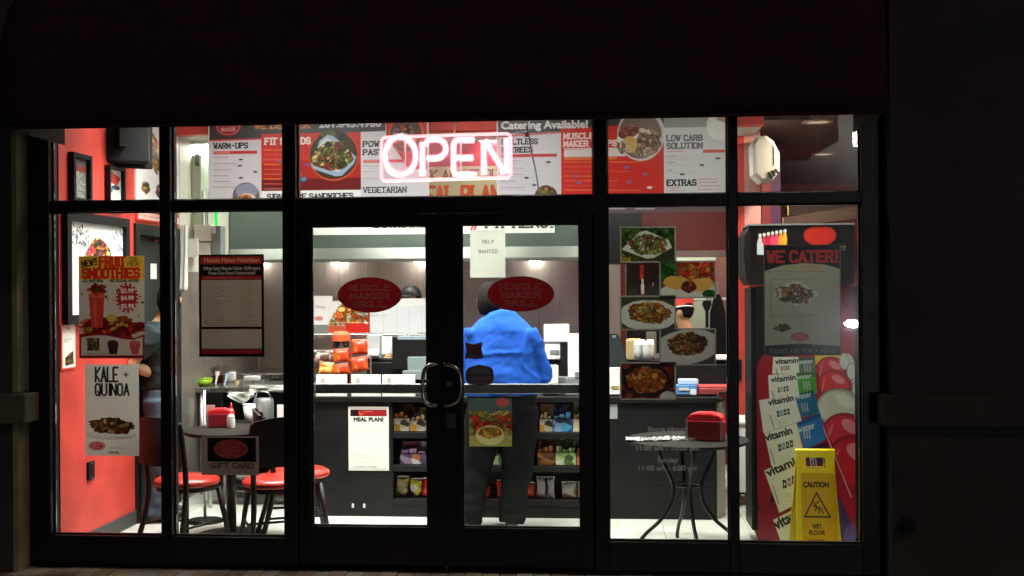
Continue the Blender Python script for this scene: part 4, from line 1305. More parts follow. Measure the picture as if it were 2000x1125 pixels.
# --- left board
p1 = Paint(404, 200, 508, 396, WH, 1.3, SLO, 620)
p1.poly([(400, 196), (512, 196), (512, 270), (400, 274)], HDR).text("WE DELIVER", 496, 251, 604, 11, (190, 120, 60), 0.28, True).ell(442, 246, 26, 20, (150, 40, 48)).ring(442, 246, 23, 17, 1.2, (206, 130, 130))
p1.text("MUSCLE", 424, 246, 460, 7, (214, 170, 160), 0.2, True).text("MAKER", 428, 256, 456, 6, (214, 170, 160), 0.2, True)
p1.line(400, 275, 512, 271, 3, (196, 60, 60)).text("WARM-UPS", 413, 290, 481, 9.5, INK, 0.28, True)
p1.rect(412, 295, 500, 301, (196, 50, 52)).rect(414, 296, 446, 300, (214, 120, 116))
for i, y in enumerate((309, 321, 333, 345, 356, 367)):
    p1.greek(412, y - 3, 458, y + 1, 1, (170, 110, 112), 2.2, 0.8, (0.5, 1)).greek(412, y + 2, 490, y + 5, 1, (160, 158, 166), 1.0, 0.6)
    if i < 4:
        p1.ell((467, 465, 496, 467)[i], y + 3, 4.5, 1.8, (40, 60, 84))
p1.ell(477, 384, 27, 27, (96, 92, 96)).ell(478, 374, 22, 15, (140, 146, 166)).ell(478, 396, 22, 18, (214, 200, 190))
p1.food(p1.sd_ell(474, 394, 16, 14, 0, 0.1), [(206, 90, 50), (190, 60, 40), (226, 150, 90), (120, 110, 50)], 26, 4).grain(0.03)
p2 = Paint(508, 200, 706, 396, RD, 1.3, SLO, 620)
p2.poly([(500, 196), (710, 196), (710, 258), (500, 262)], HDR)
p2.text("WE DELIVER", 496, 251, 604, 11, (190, 120, 60), 0.28, True).sans("201.845.4980", 624, 249, 746, 13, (206, 206, 214), 0.06)
p2.text("FIT SALADS", 516, 282, 606, 11.5, (226, 214, 210), 0.28, True)
p2.poly([(508, 322), (600, 314), (706, 318), (706, 378), (508, 378)], (150, 44, 34), 0.6).poly([(508, 352), (706, 346), (706, 378), (508, 378)], (84, 30, 34), 0.8)
for i in range(9):
    p2.greek(514, 290 + i * 9.5, 596, 296 + i * 9.5, 1, [(226, 130, 60), (206, 96, 80), (190, 120, 110)][i % 3], 2.6, 0.8, (0.4, 1))
p2.ell(544, 316, 4, 2.4, (120, 90, 140)).ell(592, 350, 6, 4.5, (70, 130, 176)).ell(600, 322, 5, 2.2, (100, 90, 170))
p2.ell(652, 304, 49, 49, (206, 90, 50)).ell(652, 303, 47.5, 47, (70, 52, 40)).food(p2.sd_ell(652, 268, 30, 14), [(60, 60, 40), (80, 90, 46), (50, 40, 36)], 20, 4)
p2.poly([(607, 322), (625, 274), (640, 263), (652, 266), (697, 306), (692, 320), (668, 343), (655, 344), (612, 330)], (150, 180, 206)).poly([(610, 318), (628, 276), (640, 268), (690, 308), (662, 336), (614, 326)], (206, 216, 220))
p2.food(p2.sd_poly([(607, 314), (618, 290), (640, 276), (665, 277), (686, 296), (692, 312), (672, 330), (645, 334), (612, 324)]), [(96, 130, 50), (200, 190, 120), (150, 80, 60), (120, 150, 60), (190, 160, 110), (130, 50, 50), (60, 84, 40)], 130, 5)
p2.rect(508, 372, 706, 396, (232, 238, 240)).text("SIGNATURE SANDWICHES", 520, 389, 690, 9, INK, 0.28, True).grain(0.03)
p3 = Paint(706, 200, 836, 396, WH, 1.3, SLO, 620)
p3.poly([(700, 196), (755, 196), (755, 256), (700, 258)], HDR).sans("201.845.4980", 624, 249, 746, 13, (206, 206, 214), 0.06).poly([(756, 196), (840, 196), (840, 330), (800, 330), (756, 264)], (176, 40, 40))
p3.ell(796, 262, 34, 38, (206, 96, 60)).ell(795, 262, 31, 35, (90, 66, 60)).food(p3.sd_ell(792, 266, 25, 22, 0, 0.1), [(160, 100, 60), (120, 110, 120), (190, 140, 90), (90, 56, 44), (150, 150, 160)], 40, 6)
p3.text("POWER", 711, 286, 764, 9.5, INK, 0.28, True).text("PASTA", 711, 302, 760, 9.5, INK, 0.28, True)
p3.rect(711, 311, 832, 317, (190, 60, 66)).rect(713, 312, 750, 316, (206, 130, 134))
for i, y in enumerate((325, 336, 349)):
    p3.greek(711, y - 3, 780, y + 1, 1, (140, 130, 140), 2, 0.7, (0.4, 0.9)).greek(711, y + 2, 826, y + 6, 1, (166, 164, 172), 1.2, 0.6)
p3.ell(812, 350, 6, 1.8, (50, 60, 80)).text("VEGETARIAN", 711, 376, 795, 10, INK, 0.22, True).greek(711, 382, 800, 394, 2, (150, 150, 160), 1.4)
p3.grain(0.03)
board("left menu board with warm ups and a bowl of salad, behind the neon sign", 404, 836, [("menu_panel", p1), ("salad_panel", p2), ("pasta_panel", p3)])
# --- right board
q1 = Paint(972, 200, 1096, 410, WH, 1.3, SLO, 1202)
q1.poly([(966, 196), (1100, 196), (1100, 256), (966, 266)], HDR).sans("Catering Available!", 979, 252, 1148, 14, (224, 224, 226), 0.06)
q1.line(966, 268, 1100, 258, 3, (190, 60, 60)).text("GUILTLESS", 980, 282, 1050, 9.5, INK, 0.28, True).text("ENTREES", 980, 298, 1040, 9.5, INK, 0.28, True)
q1.rect(978, 301, 1088, 307, (190, 62, 62))
for i, y in enumerate((316, 330, 342, 356, 368, 382)):
    q1.greek(978, y - 3, 1040, y + 1, 1, (150, 120, 130), 2, 0.7, (0.4, 1)).greek(978, y + 2, 1082, y + 6, 1, (170, 168, 176), 1.2, 0.6)
for x, y in ((1071, 317), (1028, 348), (1043, 362)):
    q1.ell(x, y, 4.5, 2, (50, 66, 84))
q1.food(q1.sd_ell(1066, 386, 23, 24), [(120, 130, 80), (190, 180, 150), (90, 80, 66), (150, 110, 80)], 40, 6).grain(0.03)
q2 = Paint(1096, 200, 1296, 410, (196, 50, 42), 1.3, SLO, 1202)
q2.poly([(1090, 196), (1300, 196), (1300, 240), (1090, 252)], HDR).sans("Catering Available!", 979, 252, 1148, 14, (224, 224, 226), 0.06)
q2.text("MUSCLE", 1102, 271, 1160, 10, (230, 214, 210), 0.28, True).text("MAKER WRAPS", 1102, 286, 1204, 10, (230, 214, 210), 0.28, True)
q2.rect(1102, 289, 1222, 306, (214, 206, 208)).greek(1104, 290, 1150, 294, 1, (140, 130, 140)).rect(1102, 307, 1205, 312, (206, 120, 56))
for i in range(10):
    q2.greek(1103, 314 + i * 9.2, 1284, 319 + i * 9.2, 1, [(224, 130, 70), (226, 110, 96), (206, 90, 80)][i % 3], 2.4, 0.75, (0.4, 0.95))
for x, y in ((1124, 344), (1130, 357), (1224, 327), (1259, 340), (1228, 355)):
    q2.ell(x, y, 5, 2.6, (120, 100, 150))
q2.ell(1268, 366, 5, 2.4, (214, 214, 220)).ell(1252, 262, 46, 52, (206, 204, 200)).ell(1250, 264, 42, 46, (120, 104, 90))
q2.food(q2.sd_ell(1258, 278, 34, 28), [(190, 160, 140), (150, 120, 100), (206, 190, 170), (130, 100, 84)], 40, 7)
q2.ell(1226, 268, 22, 12, (220, 222, 222), -0.3).food(q2.sd_ell(1228, 258, 21, 12, -0.3), [(170, 90, 76), (150, 70, 60), (190, 120, 96)], 26, 8)
q2.ell(1230, 282, 15, 16, (200, 170, 100)).food(q2.sd_ell(1217, 288, 11, 13), [(226, 214, 190), (160, 90, 66), (120, 110, 66)], 16, 9).grain(0.03)
q3 = Paint(1296, 200, 1432, 410, (212, 216, 218), 1.3, SLO, 1202)
q3.poly([(1290, 196), (1440, 196), (1440, 246), (1290, 250)], (150, 156, 152)).ell(1404, 246, 26, 28, (226, 230, 222)).ell(1414, 226, 16, 18, (190, 150, 110)).ell(1400, 254, 20, 18, (240, 242, 236))
q3.text("LOW CARB", 1302, 275, 1370, 10, (96, 98, 104), 0.28, True).text("SOLUTION", 1302, 290, 1370, 10, (96, 98, 104), 0.28, True)
q3.greek(1302, 292, 1360, 299, 1, (206, 110, 100), 2.4).rect(1371, 292, 1414, 298, (216, 96, 80))
for i, y in enumerate((306, 318, 333)):
    q3.greek(1302, y - 3, 1320, y + 1, 1, (120, 116, 122), 1.8).greek(1302, y + 2, 1408, y + 6, 1, (160, 160, 166), 1.2, 0.6)
for x, y in ((1400, 309), (1369, 322), (1331, 340)):
    q3.ell(x, y, 5, 1.8, (60, 70, 84))
q3.text("EXTRAS", 1302, 362, 1358, 10.5, (40, 36, 40), 0.28, True)
for i, y in enumerate((350, 356, 363, 370)):
    q3.greek(1362, y - 3, 1408, y + 2, 1, (196, 110, 104), 2, 0.8, (0.5, 0.9))
q3.greek(1302, 364, 1352, 374, 2, (190, 110, 106), 2.2).greek(1302, 376, 1420, 398, 3, (180, 150, 150), 2).grain(0.03)
board("right menu board with catering header and low carb list", 972, 1432, [("menu_panel", q1), ("wrap_panel", q2), ("extras_panel", q3)])
# grey footer strip with the web address under the right board
p = Paint(1184, 403, 1436, 414, (108, 92, 98), 1.5, SLO)
p.greek(1188, 404, 1238, 412, 1, (206, 202, 202), 3.2)
p.greek(1242, 404, 1279, 412, 1, (206, 202, 202), 3.0, 0.9, (0.95, 1))
O, U, V = facing(p, BY - 0.002)
t = thing("menu_footer", "narrow grey strip of small print below the right menu board", "strip", (O[0] + U[0] / 2, BY, O[2] + V[2]))
mk("backing_board", B(O[0], O[0] + U[0], BY - 0.001, BY + 0.03, O[2] + V[2], O[2] - 0.001), m_grey, t)
sheet("print", p, O, U, V, ink(0, 0.3), t)
# meal plan sign in the gap, red over cream
p = Paint(806, 264, 1004, 412, (206, 196, 160), 1.3, SLO)
p.rect(800, 255, 1010, 325, (170, 34, 44)).text("ASK ABOUT OUR", 812, 352, 988, 18, (92, 70, 46), 0.17, True).text("MEAL PLANS", 812, 400, 996, 34, (206, 88, 50), 0.2, True).grain(0.03)
O, U, V = facing(p, 2.5)
t = thing("meal_plan_sign", "cream and red meal plan sign hanging behind the neon sign", "sign", (O[0] + U[0] / 2, 2.5, O[2] + V[2]))
mk("backing_board", B(O[0], O[0] + U[0], 2.502, 2.52, O[2] + V[2], O[2]), m_cream, t)
sheet("print", p, O, U, V, ink(0, 0.3), t)
for s in (0.15, 0.85):
    mk("hanging_rod", T([(O[0] + U[0] * s, 2.51, O[2] + 0.001), (O[0] + U[0] * s, 2.51, KZ - 0.001)], 0.005, 6), m_silver, t)
# white strip sign lower down, letters cut off by the door frame
p = Paint(560, 414, 1083, 457, (238, 240, 234), 1.2, SLO)
p.sans("Combination", 722, 445, 880, 18, (24, 22, 22), 0.1).line(926, 450, 932, 436, 4, (196, 40, 40)).line(920, 450, 926, 436, 4, (196, 40, 40))
p.text("FIT MENU.", 950, 444, 1078, 16, (24, 22, 22), 0.22, True).grain(0.02)
O, U, V = facing(p, 2.9)
t = thing("strip_sign", "long white strip sign with black lettering at the top of both doors", "sign", (O[0] + U[0] / 2, 2.9, O[2] + V[2]))
mk("backing_board", B(O[0], O[0] + U[0], 2.902, 2.93, O[2] + V[2], O[2], 0.003), m_wht, t)
sheet("print", p, O, U, V, ink(0, 0.3), t)
for s in (0.1, 0.5, 0.9):
    mk("hanging_rod", T([(O[0] + U[0] * s, 2.916, O[2] + 0.001), (O[0] + U[0] * s, 2.916, KZ - 0.001)], 0.005, 6), m_silver, t)
# ================================================================ KITCHEN
hx0, hx1 = XW + 0.03, P(1186, 480, 3.2).x
zb, zm, zt = P(720, 512, 3.2).z, P(720, 484, 3.2).z, P(720, 425, 3.2).z
hood = thing("range_hood", "long stainless range hood over the cooking line", "range hood", ((hx0 + hx1) / 2, 3.6, zb))
mk("upper_face", xprism(nb(), [(3.24, zm + 0.001), (3.24, KZ - 0.002), (YB - 0.02, KZ - 0.002), (YB - 0.02, zm + 0.001)], hx0, hx1), m_hood, hood)
mk("lip", xprism(nb(), [(3.2, zb), (3.2, zb + 0.03), (3.235, zm), (3.3, zm), (3.3, zb + 0.01)], hx0, hx1), mat("hood_lip_steel", (0.24, 0.25, 0.23), 0.38, metal=0.9, var=0.03, scale=2), hood)
for i, px in enumerate((640, 808, 480, 1040)):
    x = P(px, 520, 3.75).x
    mk("hood_lamp", L([(0.0, -0.05), (0.045, -0.03), (0.05, 0.0), (0.02, 0.03), (0, 0.03)], x, 4.06, 14, zb + 0.04), emis("warm_hood_bulb", (1.0, 0.9, 0.8), 26), hood, True)
for px in (635, 714):
    x = P(px, 520, 3.1).x
    mk("hanging_hook", T([P(px, 512, 3.22), P(px, 545, 3.22)], 0.006, 8), m_steel, hood)
cl = thing("cooking_line", "stainless cooking line under the range hood", "cooker", (-1.2, 3.7, 0))
mk("cabinet", B(hx0, XS - 0.05, 3.42, 4.15, 0.1, 0.88), m_steel, cl)
mk("top", B(hx0 - 0.01, XS - 0.04, 3.4, 4.16, 0.881, 0.93, 0.005), m_steel, cl)
for i in range(6):
    x = hx0 + 0.3 + i * 0.55
    d = mk("oven_door", B(x, x + 0.5, 3.4, 3.419, 0.2, 0.8, 0.004), m_char, cl)
    mk("handle", T([(x + 0.05, 3.37, 0.74), (x + 0.45, 3.37, 0.74)], 0.012, 8), m_steel, d)

# wall gear left of the hood
t = thing("electrical_panel", "pale electrical panel with a dark label beside the left menu board", "panel", (XW + 0.05, 2.4, P(388, 395, 2.5).z))
a, b2 = Q(374, 330, XW + 0.02), Q(404, 330, XW + 0.02)
mk("cover", B(XW + 0.021, XW + 0.1, a.y, b2.y, 2.2, 2.83, 0.006), m_pale, t)
c = Q(386, 313, XW + 0.1)
mk("dark_label", B(XW + 0.1005, XW + 0.104, c.y - 0.06, c.y + 0.02, c.z - 0.05, c.z + 0.05), m_blk, t)
mk("latch", B(XW + 0.1005, XW + 0.115, c.y + 0.1, c.y + 0.13, c.z - 0.3, c.z - 0.24), m_white, t)
t = thing("junction_box", "pale boxes with conduits high on the kitchen wall above the nutrition poster", "box", (P(405, 490, 2.25).x, 2.3, P(405, 495, 2.25).z))
mk("upper_box", pbox(379, 439, 412, 471, 2.25, 0.15, 0.006), m_cream, t)
mk("side_box", pbox(413, 441, 431, 497, 2.27, 0.12, 0.006), m_grey, t)
mk("lower_box", pbox(388, 472, 412, 500, 2.28, 0.1, 0.006), m_cream, t)
mk("label", pbox(414, 441, 421, 456, 2.265, 0.004), m_wht, t)
for px in (396, 402, 406):
    mk("conduit", T([P(px, 439, 2.33), P(px, 400, 2.33)], 0.007, 8), m_silver, t)
mk("green_indicator", T([P(423, 440, 2.30), P(422, 408, 2.30)], 0.012, 10), emis("green_led", (0.02, 0.9, 0.15), 1.1), t)
def cloth(name, label, cat, px0, py0, px1, py1, Y, m, amp=0.02, waves=3, seed=0, sag=None):
    b = nb()
    nx_, nz_ = 28, 24
    g = []
    for j in range(nz_ + 1):
        row = []
        for i in range(nx_ + 1):
            u, v = i / nx_, j / nz_
            pu = px0 + (px1 - px0) * u
            pvv = py0 + (py1 - py0) * v * (sag(u) if sag else 1.0)
            q = P(pu, pvv, Y)
            q.y += amp * math.sin(u * waves * 6.28 + seed + v * 1.5) * (0.4 + v) + amp * 0.6 * noise.noise((u * 4 + seed, v * 4, 0.3))
            row.append(b.verts.new(q))
        g.append(row)
    for j in range(nz_):
        for i in range(nx_):
            b.faces.new((g[j][i], g[j + 1][i], g[j + 1][i + 1], g[j][i + 1]))
    o = mk(name, b, m, None, True)
    s = o.modifiers.new("thick", 'SOLIDIFY')
    s.thickness = 0.004
    return tag(o, label, cat)
m_cloth = mat("white_cotton", (0.78, 0.78, 0.74), 0.85, var=0.05)
cloth("hanging_apron", "white apron hanging on the kitchen wall beside the red wall end", "apron", 351, 440, 366, 568, 2.07, m_cloth, 0.015, 2, 1)
tag(mk("paper_sheet", pbox(367, 466, 386, 502, 2.18, 0.01), m_wht), "white sheet of paper behind the hanging apron", "paper")

# steel prep table, left of the counter
PY = 2.35
pz = P(450, 757, PY).z
px0_, px1_ = XW + 0.03, P(584, 757, PY).x
prep = thing("prep_table", "stainless prep table crowded with utensils behind the chairs", "table", ((px0_ + px1_) / 2, PY + 0.3, 0))
mk("top", B(px0_, px1_, PY, PY + 0.7, pz - 0.04, pz, 0.004), m_steel, prep)
mk("undershelf", B(px0_ + 0.03, px1_ - 0.03, PY + 0.05, PY + 0.65, 0.3, 0.33), m_steel, prep)
mk("rear_panel", B(px0_ + 0.03, px1_ - 0.03, PY + 0.6, PY + 0.62, 0.34, pz - 0.05), m_char, prep)
for x in (px0_ + 0.04, px1_ - 0.04):
    for y in (PY + 0.04, PY + 0.66):
        mk("leg", T([(x, y, 0), (x, y, pz - 0.041)], 0.02, 10), m_steel, prep, True)
def ptz(px, py, Y):
    return P(px, py, Y)
c = P(398, 760, PY + 0.15)
t = thing("bowl", "lime green bowl on the prep table", "bowl", (c.x, PY + 0.15, pz))
mk("bowl_body", L([(0.0, 0.002), (0.05, 0.002), (0.068, 0.03), (0.074, 0.06), (0.07, 0.06), (0.062, 0.03), (0.04, 0.01), (0, 0.01)], c.x, PY + 0.15, 24, pz), mat("lime_plastic", (0.42, 0.68, 0.03), 0.4), t, True)
mk("rim", L([(0.074, 0.06), (0.08, 0.064), (0.07, 0.066), (0.07, 0.06)], c.x, PY + 0.15, 24, pz), mat("lime_plastic", (0.42, 0.68, 0.03), 0.4), t, True)
t = thing("storage_tub", "clear tub of red sauce on the prep table", "tub", (P(418, 740, PY + 0.4).x, PY + 0.4, pz))
mk("tub_wall", pbox(397, 716, 439, 752, PY + 0.4, 0.16, 0.01), clear("clear_tub", (0.9, 0.85, 0.84), 1.0, 0.1), t)
mk("sauce", pbox(400, 733, 436, 751, PY + 0.41, 0.13, 0.008), mat("red_sauce", (0.33, 0.10, 0.08), 0.4), t)
for i, (xa_, ya_, xb_, yb_, m_) in enumerate(((421, 751, 425, 726, m_wht), (437, 757, 444, 730, mat("pale_blue_plastic", (0.45, 0.6, 0.75), 0.4)), (461, 760, 464, 744, mat("wood_handle", (0.5, 0.35, 0.2), 0.6)))):
    t = thing("spatula", ("white spatula leaning on the sauce tub", "pale blue handled spatula on the prep table", "short wooden spoon by the white cloth")[i], "spatula", P(xa_, ya_, PY + 0.3 - 0.04 * i))
    mk("handle", T([P(xa_, ya_, PY + 0.3 - 0.04 * i), P((xa_ + xb_) / 2, (ya_ + yb_) / 2, PY + 0.32 - 0.04 * i)], 0.007, 8), m_, t)
    mk("blade", T([P((xa_ + xb_) / 2, (ya_ + yb_) / 2, PY + 0.32 - 0.04 * i), P(xb_, yb_, PY + 0.34 - 0.04 * i)], [0.008, 0.022], 8, flat=0.35), m_, t)
t = thing("tray", "steel tray with white packets at the rear of the prep table", "tray", (P(485, 750, PY + 0.5).x, PY + 0.5, pz))
mk("tray_base", pbox(440, 743, 518, 752, PY + 0.45, 0.2, 0.004), m_steel, t)
mk("packet", pbox(475, 735, 503, 742.5, PY + 0.5, 0.1, 0.006), m_wht, t)
mk("packet", pbox(441, 727, 456, 742.5, PY + 0.5, 0.08, 0.006), m_wht, t)
cloth("cloth_bundle", "crumpled white cloth draped over the edge of the prep table", "cloth", 445, 766, 497, 788, PY - 0.03, m_cloth, 0.03, 1.5, 2, lambda u: 0.35 + 0.75 * math.sin(u * 3.0) ** 2)
cloth("table_runner", "long white cloth lying along the prep table edge", "cloth", 488, 752, 556, 768, PY - 0.02, m_cloth, 0.02, 1.0, 4, lambda u: 1.0 - 0.45 * u)
t = thing("paper_cup", "tall white paper cup lying under the white cloth", "cup", P(487, 830, 1.9))
cc = P(487, 828, 1.9)
mk("cup", L([(0, 0), (0.03, 0), (0.05, 0.15), (0.047, 0.15), (0.028, 0.005), (0, 0.005)], cc.x, 1.9, 20, cc.z), m_wht, t, True)
mk("rim", L([(0.05, 0.15), (0.053, 0.154), (0.047, 0.157), (0.047, 0.15)], cc.x, 1.9, 20, cc.z), m_wht, t, True)
stand = thing("service_cart", "dark low service cart with boxes between the prep table and the chairs", "cart", (P(480, 900, 1.8).x, 1.95, 0))
cz_ = cc.z - 0.003
mk("top", B(P(404, 830, 1.8).x, P(585, 830, 1.8).x, 1.78, 2.2, cz_ - 0.03, cz_, 0.004), m_char, stand)
mk("side", B(P(404, 830, 1.8).x + 0.01, P(585, 830, 1.8).x - 0.01, 1.8, 2.18, 0.42, cz_ - 0.031), m_blk, stand)
for x in (P(408, 830, 1.8).x, P(580, 830, 1.8).x):
    for y in (1.82, 2.16):
        mk("leg", T([(x, y, 0), (x, y, 0.42)], 0.015, 8), m_silver, stand)
tag(mk("menu_card", pbox(541, 791, 560, 829, 1.85, 0.02, 0.003), m_wht), "upright white card on the service cart by the door post", "card")
t = thing("metal_canister", "dented grey metal canister behind the paper cup", "canister", P(515, 828, 2.0))
cc = P(515, 829, 2.05)
mk("can", L([(0, 0), (0.075, 0), (0.08, 0.02), (0.08, 0.17), (0.07, 0.19), (0, 0.19)], cc.x, 2.05, 20, cz_ + 0.001), m_silver, t, 'auto')
mk("handle", T(spline([(cc.x - 0.07, 2.05, cz_ + 0.18), (cc.x - 0.03, 2.0, cz_ + 0.25), (cc.x + 0.05, 2.0, cz_ + 0.24), (cc.x + 0.07, 2.05, cz_ + 0.18)], 5), 0.006, 6), m_steel, t, True)
cc = P(400, 930, 1.3)
t = thing("pole_stand", "thin pale metal pole stand between the chairs", "stand", (cc.x, 1.3, 0))
mk("pole", T([(cc.x, 1.3, 0.02), (cc.x, 1.3, P(400, 762, 1.3).z)], 0.011, 10), m_silver, t, True)
mk("foot", L([(0, 0), (0.14, 0), (0.13, 0.015), (0.02, 0.02), (0, 0.02)], cc.x, 1.3, 24), m_blk, t, 'auto')

# ================================================================ COUNTER
CY, CD = 1.55, 0.7
ct = 0.90
cx0, cx1 = P(588, 850, CY).x, P(1400, 850, CY).x
sx0, sx1 = P(767, 850, CY).x, P(1150, 850, CY).x
ctr = thing("counter", "long black service counter with three open snack shelves", "counter", ((cx0 + cx1) / 2, CY + 0.35, 0))
mk("front_panel", B(cx0, sx0, CY, CY + 0.04, 0.0, ct - 0.041, 0.004), m_char, ctr)
mk("front_panel", B(sx1, cx1, CY, CY + 0.04, 0.0, ct - 0.041, 0.004), m_char, ctr)
mk("kick_panel", B(sx0 + 0.001, sx1 - 0.001, CY + 0.002, CY + 0.04, 0.0, 0.125), m_char, ctr)
mk("niche_back", B(sx0 + 0.001, sx1 - 0.001, CY + 0.32, CY + 0.34, 0.0, ct - 0.041), m_blk, ctr)
SH = [P(800, 975, CY).z, P(800, 909, CY).z, P(800, 844, CY).z]
for z in SH:
    mk("shelf", B(sx0 + 0.001, sx1 - 0.001, CY - 0.004, CY + 0.319, z - 0.045, z, 0.003), m_char, ctr)
mk("worktop", B(cx0 - 0.02, cx1 + 0.02, CY - 0.02, CY + CD, ct - 0.04, ct, 0.004), m_char, ctr)
ang = nb()
aw_ = 0.16
prism2 = [(cx1 + 0.001, CY + 0.01), (cx1 + 0.075, CY + 0.14), (cx1 + 0.075, CY + CD), (cx1 + 0.001, CY + CD)]
va = [ang.verts.new((x, y, 0.0)) for x, y in prism2]
vb = [ang.verts.new((x, y, ct - 0.041)) for x, y in prism2]
ang.faces.new(va)
ang.faces.new(vb[::-1])
for i in range(4):
    ang.faces.new((va[i], vb[i], vb[(i + 1) % 4], va[(i + 1) % 4]))
mk("end_panel", ang, mat("grey_end_panel", (0.30, 0.30, 0.27), 0.5), ctr)
mk("rear_panel", B(cx0, cx1, CY + CD - 0.03, CY + CD, 0.0, ct - 0.041), m_char, ctr)
mk("socket_plate", pbox(1190, 789, 1206, 818, CY - 0.006, 0.005), mat("grey_plate", (0.3, 0.34, 0.32), 0.5), ctr)
mk("keyhole", pbox(1398, 788, 1402, 798, CY - 0.004, 0.003), m_brass, ctr)
for px in (689, 711):
    mk("drain_peg", pbox(px - 2, 984, px + 2, 992, CY - 0.012, 0.011, 0.002), m_wht, ctr)
# meal plan sheet on the counter front
p = Paint(680, 794, 760, 919, (240, 242, 236), 1.6)
p.rect(684, 800, 756, 813, (30, 14, 16)).rect(700, 801, 756, 812, (150, 30, 34)).greek(712, 801, 754, 806, 1, (220, 150, 140), 2).poly([(700, 803), (706, 809), (712, 802), (708, 811), (702, 811)], (226, 90, 70))
p.sans("MEAL PLAN!", 691, 823, 749, 7.5, (24, 24, 24), 0.1).greek(686, 833, 754, 844, 3, (170, 172, 170), 1.2).greek(690, 848, 730, 852, 1, (190, 190, 190), 1).greek(686, 884, 754, 896, 3, (190, 192, 190), 1.2)
p.greek(700, 902, 745, 906, 1, (170, 170, 170), 1.4).greek(690, 910, 750, 914, 1, (60, 60, 60), 2.2).rect(683, 915.5, 757, 916.5, (90, 90, 90)).rect(683, 797, 757, 798, (150, 150, 150))
poster("meal_plan_sheet", "white meal plan sheet on the black counter front", "sheet", p, CY - 0.004, 0.0)

# snack boxes and bags on the shelves
def bag_mesh(w, h, d, seed):
    b = nb()
    n_, k_ = 9, 12
    g = []
    for j in range(n_ + 1):
        v = j / n_
        ring = []
        th = max(0.06, math.sin(math.pi * v) ** 0.5) * d / 2
        ww = w / 2 * (0.94 + 0.06 * abs(2 * v - 1) ** 3)
        for i in range(k_):
            a = 2 * math.pi * i / k_
            nzv = noise.noise((math.cos(a) * 1.7 + seed, v * 3.1, math.sin(a) * 1.7)) * 0.012
            ring.append(b.verts.new((math.copysign(abs(math.cos(a)) ** 0.6, math.cos(a)) * ww + nzv, math.sin(a) * th + nzv, v * h)))
        g.append(ring)
    for a, c_ in zip(g, g[1:]):
        for i in range(k_):
            b.faces.new((a[i], a[(i + 1) % k_], c_[(i + 1) % k_], c_[i]))
    b.faces.new(g[0][::-1])
    b.faces.new(g[-1])
    return b
def crinkle(name, cols, scale=14.0, rough=0.3):
    if name in M:
        return M[name]
    m = bpy.data.materials.new(name)
    m.use_nodes = True
    nt = m.node_tree
    bs = nt.nodes["Principled BSDF"]
    bs.inputs["Roughness"].default_value = rough
    tc = nt.nodes.new("ShaderNodeTexCoord")
    vo = nt.nodes.new("ShaderNodeTexVoronoi")
    vo.inputs["Scale"].default_value = scale
    nt.links.new(tc.outputs["Object"], vo.inputs["Vector"])
    rp_ = nt.nodes.new("ShaderNodeValToRGB")
    rp_.color_ramp.interpolation = 'CONSTANT'
    els = rp_.color_ramp.elements
    els[0].color = tuple(lin(cols[0])) + (1,)
    els[1].position = 1.0 / len(cols)
    els[1].color = tuple(lin(cols[1])) + (1,)
    for i, c_ in enumerate(cols[2:], 2):
        e = els.new(i / len(cols))
        e.color = tuple(lin(c_)) + (1,)
    sp = nt.nodes.new("ShaderNodeSeparateColor")
    nt.links.new(vo.outputs["Color"], sp.inputs[0])
    nt.links.new(sp.outputs[0], rp_.inputs[0])
    nt.links.new(rp_.outputs[0], bs.inputs["Base Color"])
    bp = nt.nodes.new("ShaderNodeBump")
    bp.inputs["Strength"].default_value = 0.5
    bp.inputs["Distance"].default_value = 0.01
    nt.links.new(vo.outputs["Distance"], bp.inputs["Height"])
    nt.links.new(bp.outputs[0], bs.inputs["Normal"])
    M[name] = m
    return m
def bag(label, px0, px1, py0, py1, Y, z, m, group, tilt=0.0, d=0.07):
    k = PXM((px0 + px1) / 2, Y)
    w, h = (px1 - px0) / k, (py1 - py0) / k
    c_ = P((px0 + px1) / 2, py1, Y)
    z = c_.z if z is None else z
    t = thing("snack_bag", label, "snack bag", (c_.x, Y, z), group)
    t.rotation_euler = (R(-6), 0, tilt)
    mk("pouch", bag_mesh(w, h, d, px0 * 0.13), m, t, True, local=True)
    mk("seal", box(nb(), -w * 0.47, w * 0.47, -0.003, 0.003, h * 0.97, h * 1.05), m_foil, t, local=True)
    return t
m_foil = mat("foil_seal", (0.7, 0.68, 0.62), 0.25, metal=0.9, bump=0.5, bscale=80)
def snack_box(label, px0, px1, py0, py1, Y, z, front, top=None, depth=0.14, group="snack boxes on the counter shelves"):
    k = PXM((px0 + px1) / 2, Y)
    w, h = (px1 - px0) / k, (py1 - py0) / k
    c_ = P((px0 + px1) / 2, py1, Y)
    t = thing("snack_box", label, "snack box", (c_.x, Y, z), group)
    # tray with a raised header card behind
    mk("tray", B(c_.x - w / 2, c_.x + w / 2, Y, Y + depth, z + 0.001, z + h * 0.5, 0.003), front, t)
    mk("header_card", B(c_.x - w / 2, c_.x + w / 2, Y + depth - 0.02, Y + depth, z + h * 0.5 + 0.001, z + h * 1.0, 0.002), top or front, t)
    for i in range(3):
        mk("packet", B(c_.x - w / 2 + 0.006 + i * (w - 0.012) / 3, c_.x - w / 2 + (i + 1) * (w - 0.012) / 3, Y + 0.01, Y + depth - 0.025, z + h * 0.5 + 0.001, z + h * (0.62 + 0.07 * ((i * 7 + int(px0)) % 3)), 0.004), top or front, t)
    return t
SY = CY + 0.05
mA = crinkle("box_white_gold", [(226, 224, 210), (206, 200, 180), (206, 160, 60), (60, 60, 40), (235, 235, 226)], 22)
mB = crinkle("box_purple", [(120, 90, 140), (226, 224, 230), (160, 140, 170), (190, 110, 60), (90, 70, 110)], 24)
